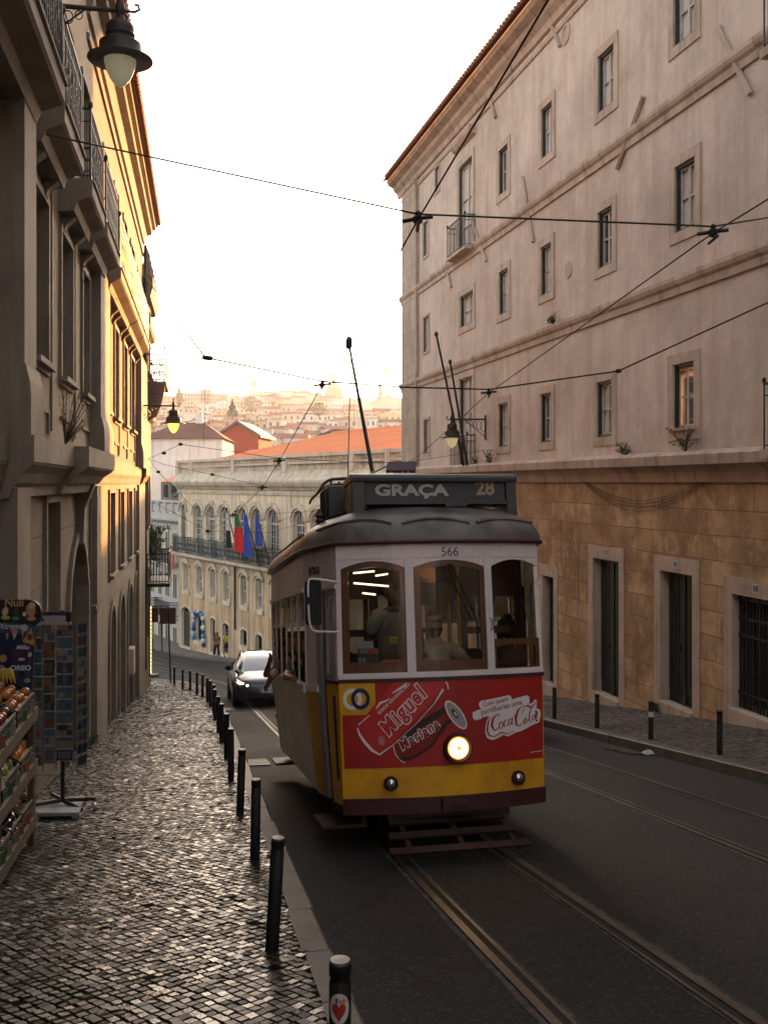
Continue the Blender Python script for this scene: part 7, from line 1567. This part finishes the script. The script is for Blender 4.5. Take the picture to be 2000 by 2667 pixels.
for s in (-.25, .12): l_ = MB(); q = ip(10 + s * 100, 2075, -.1); l_.box(Vector((q.x, q.y, (q.z + gz(q.x, q.y) + .13) / 2)), (.05, .05, abs(q.z - gz(q.x, q.y) - .13) + .04)); l_.build("foot", m_iron, ib)
# ---------------- postcard rack
rc = ong(160, 2112, .13); RY = rc.y; rk = thing("postcard_rack", "revolving wire postcard rack with a Lisboa header card on castors", "postcard rack", rc)
kx = RY / FP
def rp2(px, py, dy=0.0): q = at(px, py, RY + dy); return q
m_rw = M("black_rack_wire", (.015, .015, .016), .4, metal=.5)
mb = MB(); mb.tube([rp2(163, 2080), rp2(163, 1590)], .022, 8); mb.build("pole", m_iron, rk)
mb = MB(); a_ = rp2(163, 2095)
for d in ((.36, -.02, .03), (.27, -.22, -.02), (-.30, -.16, -.0), (-.2, .25, 0)): mb.tube([a_ + Vector((0, 0, .04)), a_ + Vector(d) + Vector((0, 0, .03))], .022, 6)
mb.build("foot_star", m_iron, rk)
for d in ((.35, -.02, .0), (.26, -.21, -.05), (-.29, -.16, -.03)): c = MB(); c.lathe([(.001, -.014), (.032, -.014), (.036, 0), (.032, .014), (.001, .014)], a_ + Vector(d) + Vector((0, 0, -.02)), 12, (1, .3, 0)); c.build("castor", m_silver, rk)
# wire pockets and cards
cols = [(80, 110, 0), (113, 143, 0), (147, 190, 0)]
pal = [(.05, .16, .28), (.30, .20, .04), (.20, .04, .03), (.02, .02, .02), (.10, .14, .06), (.28, .22, .17), (.03, .05, .16), (.24, .10, .05), (.12, .12, .13), (.36, .33, .28), (.36, .12, .02), (.02, .09, .05)]
pm_ = [M("postcard_print_%s" % n, tuple(.45 * x + .03 for x in c), .45, tuple(x * .4 for x in c), 60) for n, c in zip("sky ochre brick night olive sand navy rust slate cream tram green".split(), pal)]
m_cdw = M("postcard_white_border", (.20, .20, .20), .55); coln = ["left", "middle", "right", "street-side"]
hor = lambda i: ["top", "second", "third", "fourth", "fifth", "sixth", "seventh", "eighth", "ninth", "tenth", "eleventh", "twelfth"][i]
subj = ["alley view", "tram view", "red street view", "night skyline", "hill garden view", "tower view", "river view", "rooftops view", "grey square view", "tiled wall view", "yellow tram", "green door"]
def postcard(F_, w_, h_, a, row, col):
    i = rn.randrange(12); t = thing("postcard", f"{subj[i]} postcard, {hor(row)} from the top in the rack's {coln[col]} column", "postcard", F_.o, "postcards in the rack")
    mb = MB(); mb.hexa([F_.p(0, 0, 0), F_.p(w_, 0, 0), F_.p(w_, 0, .002), F_.p(0, 0, .002), F_.p(0, h_, 0), F_.p(w_, h_, 0), F_.p(w_, h_, .002), F_.p(0, h_, .002)]); mb.build("card", m_cdw, t)
    b = .006; p = MB(); ms = [pm_[i], pm_[(i + rn.randrange(1, 6)) % 12], pm_[rn.randrange(12)], pm_[0]]; style = rn.randrange(4)
    def blk(x0, x1, y0, y1, m): p.mat(m).quad(F_.p(lerp(b, w_ - b, x0), lerp(b, h_ - b, y0), .0028 + m * .0002), F_.p(lerp(b, w_ - b, x1), lerp(b, h_ - b, y0), .0028 + m * .0002), F_.p(lerp(b, w_ - b, x1), lerp(b, h_ - b, y1), .0028 + m * .0002), F_.p(lerp(b, w_ - b, x0), lerp(b, h_ - b, y1), .0028 + m * .0002))
    blk(0, 1, 0, 1, 0)
    if style == 0: blk(.35, .65, .45, 1, 3); blk(.38, .62, .1, .4, 1)
    elif style == 1: blk(0, .32, .0, .48, 1); blk(.36, .64, 0, .48, 2); blk(.68, 1, .5, 1, 1)
    elif style == 2: blk(0, 1, .62, 1, 3); blk(.1, .5, .1, .5, 1); blk(.55, .9, .2, .6, 2)
    else: [blk(.1 + .2 * q, .22 + .2 * q, .2, .8, 1 + q % 2) for q in range(4)]
    p.build("picture", ms, t)
for ci, (x0, x1, _) in enumerate(cols):
    y = 1628 + (0 if ci != 0 else 2); row = 0
    while y < 2005 and row < 12:
        tall = ci == 1; h_ = 43 if tall else (30 if ci == 2 else 31); w_ = (x1 - x0); q = rp2(x0, y + h_, -.25 + .02 * ci)
        if y + h_ > 2010: break
        Fc = Loc(q, (1, .04 * (ci - 1), 0), (0, .10, 1), (0, -1, .1)); postcard(Fc, w_ * kx * .97, h_ * kx, 0, row, ci); y += h_ + 2.5; row += 1
for row in range(12):
    q = rp2(199, 1652 + row * 31.5, -.2); Fc = Loc(q, Vector((.42, .9, 0)).normalized(), Vector((.12, 0, 1)).normalized(), (.9, -.42, 0)); postcard(Fc, .15, .11, 0, row, 3)
mb = MB()
for x0, x1, _ in cols:
    for x in (x0, x1 + 1): mb.tube([rp2(x, 1625, -.27), rp2(x, 2008, -.27)], .003, 4)
for k in range(13): y = 1628 + k * 31.5; mb.tube([rp2(80, y + 14, -.275), rp2(192, y + 14, -.275)], .0025, 4); mb.tube([rp2(192, y + 14, -.275), rp2(222, y + 8, -.1)], .0025, 4); mb.tube([rp2(222, y + 4, -.1), rp2(222, y + 26, -.1), rp2(200, y + 30, -.2)], .0025, 4)
for x, dy in ((195, -.26), (222, -.1), (210, 0.1), (90, .25)): mb.tube([rp2(x, 1620, dy), rp2(x, 2000, dy)], .003, 4)
mb.build("wire_frame", m_rw, rk)
mb = MB(); a, b = rp2(108, 1594, -.1), rp2(186, 1620, -.1); mb.box((a + b) / 2, (b.x - a.x, .01, a.z - b.z)); mb.build("back_card", m_iron, rk)
mb = MB(); a, b = rp2(84, 1604, -.2), rp2(171, 1627, -.2); mb.box((a + b) / 2, (b.x - a.x, .006, a.z - b.z)); hd_ = mb.build("header_card", M("header_grey_card", (.26, .26, .28), .6), rk)
text_mesh("header_lettering", "Lisboa", .07, m_gold, Loc(rp2(144, 1617, -.206), (1, 0, 0), (0, 0, 1), (0, -1, 0)), hd_, depth=.0005); mb = MB(); c = rp2(109, 1616, -.206); mb.prism([c + Vector((x * .0012, 0, z * .0012)) for x, z in ((-30, 0), (-5, 6), (20, 26), (14, 4), (28, -4), (8, -5), (2, -22), (-4, -3))], (0, -.001, 0)); mb.build("swallow_mark", m_iron, hd_)
m_bd = M("scuffed_white_board", (.26, .26, .27), .7, (.16, .16, .17), 4)
c = [ong(*p, .16) for p in [(96, 2096), (222, 2080), (206, 2126), (84, 2128)]]; t = thing("base_board", "scuffed white wooden board under the postcard rack", "board", c[0]); mb = MB(); mb.prism([p + Vector((0, 0, .0)) for p in c], (0, 0, .035)); mb.build("panel", m_bd, t)
for p in (c[1], c[2], c[3]): f = MB(); q = p.lerp((c[0] + c[2]) / 2, .12); f.box((q.x, q.y, q.z - .02), (.08, .05, .05)); f.build("foot", m_bd, t)
# ================================================================ plants
m_lf = M("dusty_green_leaves", (.05, .085, .025), .7, (.09, .12, .04), 9); m_dry = M("dry_brown_twigs", (.10, .07, .045), .9); m_lfd = M("dark_green_leaves", (.025, .05, .018), .7, (.05, .08, .02), 6, island=.6)
def tuft(label, c, out, h, w_, n, mat_, name="wall_plant", droop=.3, leaf=.035, cat="plant"):
    c = Vector(c); t = thing(name, label, cat, c); rn = random.Random(int(abs(c.x * 97 + c.z * 31) * 10)); st = MB(); lf = MB(); out = Vector(out)
    for i in range(n):
        a = rn.uniform(-1, 1); U = Vector((-out.y, out.x, 0)); d = (U * a * w_ + Vector((0, 0, h * rn.uniform(.5, 1.1))) + out * rn.uniform(0, .5) * w_); pts = [c + d * (k / 5) + Vector((0, 0, -droop * h * (k / 5) ** 2)) + U * rn.uniform(-.02, .02) for k in range(6)]; st.tube(pts, [.006, .005, .004, .003, .002, .002], 4)
        for k in range(2, 6):
            for _ in range(3):
                p = pts[k] + Vector([rn.uniform(-1, 1) * leaf for _ in range(3)]); e = Vector([rn.gauss(0, 1) for _ in range(3)]).normalized() * leaf; f = e.orthogonal().normalized() * leaf * .4; lf.quad(p - e, p + f, p + e, p - f)
    st.build("stems", m_dry, t); lf.build("leaves", mat_, t, kind='stuff'); return t
u_, v_ = FL.uv(182, 1150, .25); tuft("dry twiggy bush growing on the townhouse ledge", FL.p(13.3, .5, .15), FL.N, .75, .75, 46, m_dry, "ledge_bush", .1, .012)
for lab, px, py, h, m_ in (("small fern on the convent's upper string course", 1442, 845, .35, m_lf), ("green tuft on the convent ledge, left of the lit lamp", 1630, 1190, .42, m_lf), ("dry shrub under the convent's sunlit window", 1785, 1180, .7, m_dry), ("weed on the ledge beside the convent's lower balcony", 1278, 1212, .6, m_lf), ("weed hanging at the foot of the convent's lower balcony", 1240, 1215, .4, m_lf)):
    u_, v_ = FR.uv(px, py, .12); tuft(lab, FR.p(u_, v_, .12), FR.N, h, h * .6, 22, m_lf if m_ is m_lf else m_dry, leaf=.03)
tuft("low green weeds at the foot of the townhouse wall", ong(243, 1945, .13) - FL.N * .05, FL.N, .3, .25, 24, m_lf, "wall_weeds", .4, .02)
q = FR.p(FR.u(1722), 0, .1); q.z = gz(q.x, q.y) + .15; tuft("weeds on the right pavement beside the middle green door", q, FR.N, .3, .2, 14, m_lf, "wall_weeds")
# potted greenery hanging over the dark balcony
pb = at(395, 1425, 36.6); t = thing("balcony_plants", "mass of green plants spilling over the dark iron balcony beyond the townhouse", "plants", pb); rn = random.Random(3); lf = MB(); st = MB()
for i in range(60):
    c = at(rn.uniform(374, 404), rn.uniform(1380, 1420), 36.6 + rn.uniform(-.6, .8)); d = Vector((rn.uniform(-.1, .5), rn.uniform(-.3, .3), rn.uniform(-.5, .5))); pts = [c + d * (k / 4) + Vector((0, 0, -.25 * (k / 4) ** 2)) for k in range(5)]; st.tube(pts, .006, 4)
    for k in range(1, 5):
        for _ in range(5): p = pts[k] + Vector([rn.uniform(-.1, .1) for _ in range(3)]); e = Vector([rn.gauss(0, 1) for _ in range(3)]).normalized() * .09; f = e.orthogonal().normalized() * .025; lf.quad(p - e, p + f, p + e, p - f)
lf.build("leaves", m_lfd, t, kind='stuff'); st.build("stems", m_dry, t); mb = MB(); mb.box(at(388, 1428, 36.6), (.5, 1.2, .22)); mb.build("planter", m_iron, t)
# ================================================================ the far hill
rn = random.Random(12)
wallc = {"cream": (.66, .57, .45), "white": (.74, .71, .66), "pink": (.62, .36, .29), "yellow": (.66, .55, .30), "grey": (.46, .43, .40), "peach": (.66, .49, .37)}
wm_ = {k: M("hill_house_" + k, c, .9, tuple(x * .8 for x in c), .3, streak=.3) for k, c in wallc.items()}
m_hr = M("old_red_tiles", (.26, .085, .05), .9, (.17, .06, .04), .5, streak=.3); m_hr2 = M("brown_tiles", (.13, .055, .035), .95, (.08, .038, .028), .5); m_hw = M("far_window_dark", (.06, .065, .07), .3); m_redw = M("oxide_red_wall", (.34, .065, .04), .85)
def house(cx, cy, w_, d, zb, zt, wall, roof, kind, label, rot=0, wins=True, rh=None, group="houses on the far hillside", name="hillside_house"):
    c, s = math.cos(rot), math.sin(rot); t = thing(name, label, "house", (cx, cy, zb), group); rh = rh if rh is not None else w_ * .18
    def P_(x, y, z): return Vector((cx + x * c - y * s, cy + x * s + y * c, z))
    h = w_ / 2; e = d / 2; mb = MB(); mb.hexa([P_(-h, -e, zb - 3), P_(h, -e, zb - 3), P_(h, e, zb - 3), P_(-h, e, zb - 3), P_(-h, -e, zt), P_(h, -e, zt), P_(h, e, zt), P_(-h, e, zt)])
    if kind == 'gable': mb.add([P_(-h, -e, zt), P_(h, -e, zt), P_(0, -e, zt + rh), P_(-h, e, zt), P_(h, e, zt), P_(0, e, zt + rh)], [(0, 1, 2), (3, 5, 4)])
    mb.build("wall", wall, t); o = .35; r = MB()
    if kind == 'gable': r.prism([P_(-h - o, -e - o, zt - .15), P_(0, -e - o, zt + rh + .05), P_(h + o, -e - o, zt - .15), P_(h + o, -e - o, zt + .12), P_(0, -e - o, zt + rh + .35), P_(-h - o, -e - o, zt + .12)], P_(0, e + o, 0) - P_(0, -e - o, 0))
    elif kind == 'side': r.prism([P_(-h - o, -e - o, zt + .02), P_(-h - o, 0, zt + rh), P_(-h - o, e + o, zt + .02)], P_(h + o, 0, 0) - P_(-h - o, 0, 0))
    elif kind == 'hip': k = h * .35; r.add([P_(-h - o, -e - o, zt + .02), P_(h + o, -e - o, zt + .02), P_(h + o, e + o, zt + .02), P_(-h - o, e + o, zt + .02), P_(-k, 0, zt + rh), P_(k, 0, zt + rh)], [(0, 1, 5, 4), (1, 2, 5), (2, 3, 4, 5), (3, 0, 4), (0, 3, 2, 1)])
    else: r.hexa([P_(-h - .1, -e - .1, zt), P_(h + .1, -e - .1, zt), P_(h + .1, e, zt), P_(-h - .1, e, zt), P_(-h - .1, -e - .1, zt + .4), P_(h + .1, -e - .1, zt + .4), P_(h + .1, e, zt + .4), P_(-h - .1, e, zt + .4)]) if False else [r.hexa([P_(a, b, zt), P_(a2, b, zt), P_(a2, b2, zt), P_(a, b2, zt), P_(a, b, zt + .8), P_(a2, b, zt + .8), P_(a2, b2, zt + .8), P_(a, b2, zt + .8)]) for a, a2, b, b2 in ((-h - .05, h + .05, -e - .05, -e + .25), (-h * .4, h * .2, -e * .3, e * .4))]
    rf = r.build("roof", roof, t)
    if rn.random() < .6: ch = MB(); x = rn.uniform(-.6, .6) * h; ch.box(P_(x, 0, zt + rh * .8 + .5), (.7, .7, 1.6)); ch.build("chimney", wall, rf)
    if wins:
        n = max(2, min(6, int(w_ / 2.6))); rows = max(1, min(3, int((zt - zb) / 3)))
        for j in range(rows):
            for i in range(n):
                if rn.random() < .12: continue
                x = lerp(-h, h, (i + .5) / n); z = zt - 1.9 - j * 2.9; w2 = .5; q = MB(); q.hexa([P_(x - w2, -e - .03, z - .75), P_(x + w2, -e - .03, z - .75), P_(x + w2, -e + .05, z - .75), P_(x - w2, -e + .05, z - .75), P_(x - w2, -e - .03, z + .75), P_(x + w2, -e - .03, z + .75), P_(x + w2, -e + .05, z + .75), P_(x - w2, -e + .05, z + .75)]); q.build("window", m_hw, t)
    return t
def hp(px, py, Y): q = at(px, py, Y); return q
ROWS = [("first", 230, 1138, 1180, 68, 400, 1050, 11, 3), ("second", 300, 1114, 1152, 50, 385, 1050, 9, 3), ("third", 400, 1094, 1130, 44, 380, 1050, 8, 2), ("fourth", 520, 1078, 1112, 40, 382, 1050, 7, 2),
        ("fifth", 660, 1062, 1094, 38, 388, 1050, 6, 2), ("sixth", 820, 1046, 1076, 36, 392, 900, 6, 1), ("seventh", 1000, 1031, 1060, 35, 595, 842, 5, 0), ("crest", 1120, 1019, 1044, 34, 640, 836, 5, 0)]
names = ["cream", "white", "white", "pink", "yellow", "grey", "cream", "white", "peach"]
def nth(i): return ["first", "second", "third", "fourth", "fifth", "sixth", "seventh", "eighth", "ninth", "tenth", "eleventh", "twelfth"][i] if i < 12 else f"{i + 1}th"
for rname, Y, yr, yb, wp, pa, pb, jit, win in ROWS:
    px, i = pa, 0
    while px < pb:
        wpx = wp * rn.uniform(.65, 1.35); py = yr + rn.uniform(-jit, jit); q = hp(px + wpx / 2, py, Y); base = hp(px + wpx / 2, yb, Y); wd = wpx * Y / FP
        k = rn.choice(['gable', 'side', 'side', 'hip', 'flat', 'side']); wc = rn.choice(names); rc_ = rn.choice([m_hr, m_hr, m_hr2]) if k != 'flat' else wm_[wc]; rh = wd * rn.uniform(.12, .22) if k != 'flat' else .8
        house(q.x, Y + rn.uniform(-4, 4), wd, 8, base.z, q.z - rh, wm_[wc], rc_, k, f"{wc} house with a {'flat' if k == 'flat' else 'gabled' if k == 'gable' else 'pitched' if k == 'side' else 'hipped'} roof, {nth(i)} from the left in the hill's {rname} row", rn.uniform(-.4, .4), win > 0, rh)
        px += wpx * rn.uniform(.78, 1.0); i += 1
# the white hip-roofed house close behind and the red gable
q = at(468, 1143, 100); house(q.x, 106, 7.9, 12, -18, q.z, wm_["white"], m_hr2, 'hip', "big white house with a dark brown hipped roof behind the amber lamp", 0.05, False, 2.0, None, "hip_roofed_house")
q = at(628, 1136, 118); house(q.x, 122, 5.0, 8, -10, q.z, m_redw, m_slate, 'gable', "oxide red gabled house behind the palace roof", -.1, False, 1.5, None, "red_gabled_house")
q = at(430, 1100, 140); 
# pink slab block on the crest
q = at(505, 1022, 930); 
blk = thing("pink_apartment_block", "long pink apartment block on the hill's crest at the left", "apartment block", (q.x, 930, 60))
for x0, x1, yt in ((418, 470, 1030), (470, 535, 1022), (535, 592, 1024), (522, 548, 1012)):
    a, b = at(x0, yt, 930), at(x1, 1056, 930); mb = MB(); mb.hexa([(a.x, 930, b.z - 6), (b.x, 930, b.z - 6), (b.x, 948, b.z - 6), (a.x, 948, b.z - 6), (a.x, 930, a.z), (b.x, 930, a.z), (b.x, 948, a.z), (a.x, 948, a.z)]); mb.build("wing", wm_["pink"] if x0 != 522 else wm_["peach"], blk)
    for r_ in range(3):
        z = a.z - 2.6 - r_ * 3.4
        for k in range(int((b.x - a.x) / 3)):
            m_ = MB(); m_.box((a.x + 1.6 + k * 3, 929.95, z), (1.5, .12, 1.5)); m_.build("window", m_hw, blk)
# domed church
m_chs = M("pale_church_stone", (.22, .18, .14), .9, (.16, .13, .10), .2, streak=.3)
YD = 1220; c = at(869, 1050, YD); k = YD / FP; ch = thing("domed_church", "large white domed church on the hill's skyline", "church", (c.x, YD, 40))
def hz(py): return -(py - HY) * k
mb = MB(); r = 25 * k; mb.lathe([(r * 1.06, hz(1075)), (r * 1.06, hz(1052)), (r * 1.0, hz(1050)), (r, hz(1037)), (r * 1.05, hz(1036)), (r * 1.05, hz(1033)), (r * .98, hz(1031))], (c.x, YD, 0), 32); dr = mb.build("drum", m_chs, ch, smooth=True)
for i in range(8): a = -math.pi / 2 + (i - 3.5) * .5; w2 = MB(); w2.box((c.x + math.cos(a) * r * 1.0, YD + math.sin(a) * r, hz(1044)), (3.2, 3.2, 7), Matrix.Rotation(a, 3, 'Z')); w2.build("arched_opening", m_hw, dr)
mb = MB(); mb.lathe([(r * .98 * math.cos(t) ** .9, hz(1031) + (hz(997) - hz(1031)) * math.sin(t)) for t in [math.pi / 2 * j / 10 * .93 for j in range(11)]], (c.x, YD, 0), 32); mb.build("dome", m_chs, ch, smooth='all')
mb = MB(); mb.lathe([(r * .24, hz(999)), (r * .24, hz(996)), (r * .17, hz(995)), (r * .17, hz(981)), (r * .22, hz(980)), (r * .2, hz(977)), (r * .09, hz(972)), (r * .03, hz(966)), (.05, hz(958))], (c.x, YD, 0), 12); mb.build("lantern", m_chs, ch, smooth=True)
mb = MB(); mb.hexa([(c.x - r * 1.7, YD - 12, hz(1085)), (c.x + r * 1.6, YD - 12, hz(1085)), (c.x + r * 1.6, YD + 14, hz(1085)), (c.x - r * 1.7, YD + 14, hz(1085)), (c.x - r * 1.7, YD - 12, hz(1058)), (c.x + r * 1.6, YD - 12, hz(1058)), (c.x + r * 1.6, YD + 14, hz(1058)), (c.x - r * 1.7, YD + 14, hz(1058))]); mb.build("nave", m_chs, ch)
# baroque bell tower and church gable
YT = 1000; k2 = YT / FP; c = at(990, 1040, YT); tw = thing("bell_tower", "stepped baroque bell tower on the skyline beside the convent corner", "church tower", (c.x, YT, 30)); z2 = lambda py: -(py - HY) * k2
for nm3, w_, y0, y1 in (("shaft", 8, 1055, 1034), ("belfry", 7, 1033.5, 1019), ("upper_stage", 4.6, 1018.5, 1010)): mb = MB(); mb.box((c.x, YT, (z2(y0) + z2(y1)) / 2), (w_ * 2 * k2, w_ * 2 * k2, z2(y1) - z2(y0))); mb.build(nm3, m_chs, tw)
mb = MB(); mb.lathe([(4.2 * k2, z2(1010)), (3.6 * k2, z2(1006)), (1.4 * k2, z2(1003)), (.6 * k2, z2(998)), (.04, z2(990))], (c.x, YT, 0), 10); mb.build("cupola", m_chs, tw, smooth=True)
q = at(1012, 1058, 900); house(q.x, 900, 30, 20, at(0, 1075, 900).z, at(0, 1052, 900).z, wm_["cream"], m_hr, 'gable', "broad cream church gable beside the bell tower", 0, False, 8, None, "church_gable")
# cranes
m_cr = M("crane_yellow_paint", (.45, .30, .10), .6)
def crane(label, Y, px, ytop, ybase, pl_, pr_, yl, yr, cw):
    t = thing("tower_crane", label, "crane", at(px, ybase, Y)); a, b = at(px, ybase + 20, Y), at(px, ytop, Y); mb = MB(); w_ = 1.9
    for dx in (-w_, w_):
        for dy in (-w_, w_): mb.tube([a + Vector((dx, dy, 0)), b + Vector((dx, dy, 0))], .32, 4)
    n = 16
    for i in range(n): p, q = a.lerp(b, i / n), a.lerp(b, (i + 1) / n); mb.tube([p + Vector((-w_, -w_, 0)), q + Vector((w_, -w_, 0))], .1, 4)
    mb.build("mast", m_cr, t); mb = MB(); l_, r_ = at(pl_, yl, Y), at(pr_, yr, Y)
    mb.tube([l_, r_], .4, 4); mb.tube([l_ + Vector((0, 0, .2)), b + Vector((0, 0, 4.6)), r_ + Vector((0, 0, 1))], .3, 4)
    for i in range(18): p = l_.lerp(r_, i / 18); mb.tube([p, p + Vector((1, 0, 1.1))], .08, 4)
    mb.build("jib", m_cr, t); mb = MB(); cx_ = at(cw, (yl + yr) / 2 + 4, Y); mb.box(cx_, (6.6, 4, 8)); mb.build("counterweight", m_cr, t); mb = MB(); mb.box(b + Vector((0, -2.2, -1.2)), (3.4, 3.4, 4)); mb.build("cab", m_cr, t)
crane("tower crane with its long jib pointing left, over the pink block", 1180, 618, 998, 1035, 468, 662, 988, 1006, 660)
crane("hazy tower crane right of the dome", 1400, 973, 962, 1050, 895, 1005, 956, 966, 1002)
# trees among the houses
def tree(label, px, py, Y, h, w_, kind):
    b = at(px, py, Y); t = thing("tree", label, "tree", b, "trees among the hillside houses"); mb = MB(); mb.tube([b, b + Vector((0, 0, h))], [h * .03, .03], 6); mb.build("trunk", m_dry, t); rn = random.Random(int(px)); lf = MB()
    for i in range(900):
        z = rn.uniform(.15, 1.05); r = (w_ * (1 - z) * (.75 if int(z * 7) % 2 else 1.0) if kind == 'pine' else w_ * math.sqrt(max(0, 1 - ((z - .62) / .42) ** 2))) * math.sqrt(rn.random()); a = rn.uniform(0, tau); p = b + Vector((math.cos(a) * r, math.sin(a) * r, z * h)); e = Vector([rn.gauss(0, 1) for _ in range(3)]).normalized() * h * .04; f = e.orthogonal().normalized() * h * .02; lf.quad(p - e, p + f, p + e, p - f)
    lf.build("crown", m_lfd, t, kind='stuff')
tree("tall conical pine below the pink block", 466, 1062, 655, 14, 6.0, 'pine'); tree("small araucaria among the roofs", 605, 1092, 296, 5.8, 2.9, 'pine'); tree("round bushy tree between the hillside houses", 655, 1080, 515, 9, 6.2, 'round'); tree("low round tree left of the dome", 712, 1062, 655, 9, 7, 'round'); tree("small tree by the pink terrace", 830, 1090, 396, 6, 3.6, 'round')
# antenna masts on nearer roofs
for i, (px, y0, y1, Y) in enumerate(((580, 1030, 1110, 120), (552, 1090, 1118, 118), (727, 992, 1032, 420), (922, 1035, 1150, 128), (1046, 1000, 1030, 520))):
    t = thing("antenna_mast", ["tall thin aerial mast on the red gabled house", "short aerial mast on the grey roof edge", "lattice aerial on the crest left of the dome", "thin aerial mast rising beside the pink house", "faint aerial near the convent corner"][i], "aerial", at(px, y1, Y)); mb = MB(); r = Y / 4500; mb.tube([at(px, y1 + 6, Y), at(px, y0, Y)], r, 4)
    for k in range(3): p = at(px, y0 + 4 + k * 4, Y); mb.tube([p - Vector((Y / 260, 0, 0)), p + Vector((Y / 260, 0, 0))], r * .7, 4)
    mb.build("mast", m_iron, t)
# ================================================================ haze
hm = bpy.data.materials.new("warm_evening_haze"); hm.use_nodes = True; nn_ = hm.node_tree.nodes; nn_.clear(); ho = nn_.new('ShaderNodeOutputMaterial'); pv = nn_.new('ShaderNodeVolumePrincipled'); pv.inputs['Color'].default_value = (.86, .93, 1, 1); pv.inputs['Density'].default_value = .00032; pv.inputs['Anisotropy'].default_value = .3; hm.node_tree.links.new(pv.outputs[0], ho.inputs['Volume'])
mb = MB(); mb.box((0, 760, 66), (3100, 1640, 190)); hz_ = mb.build("haze", hm, None, kind='stuff')
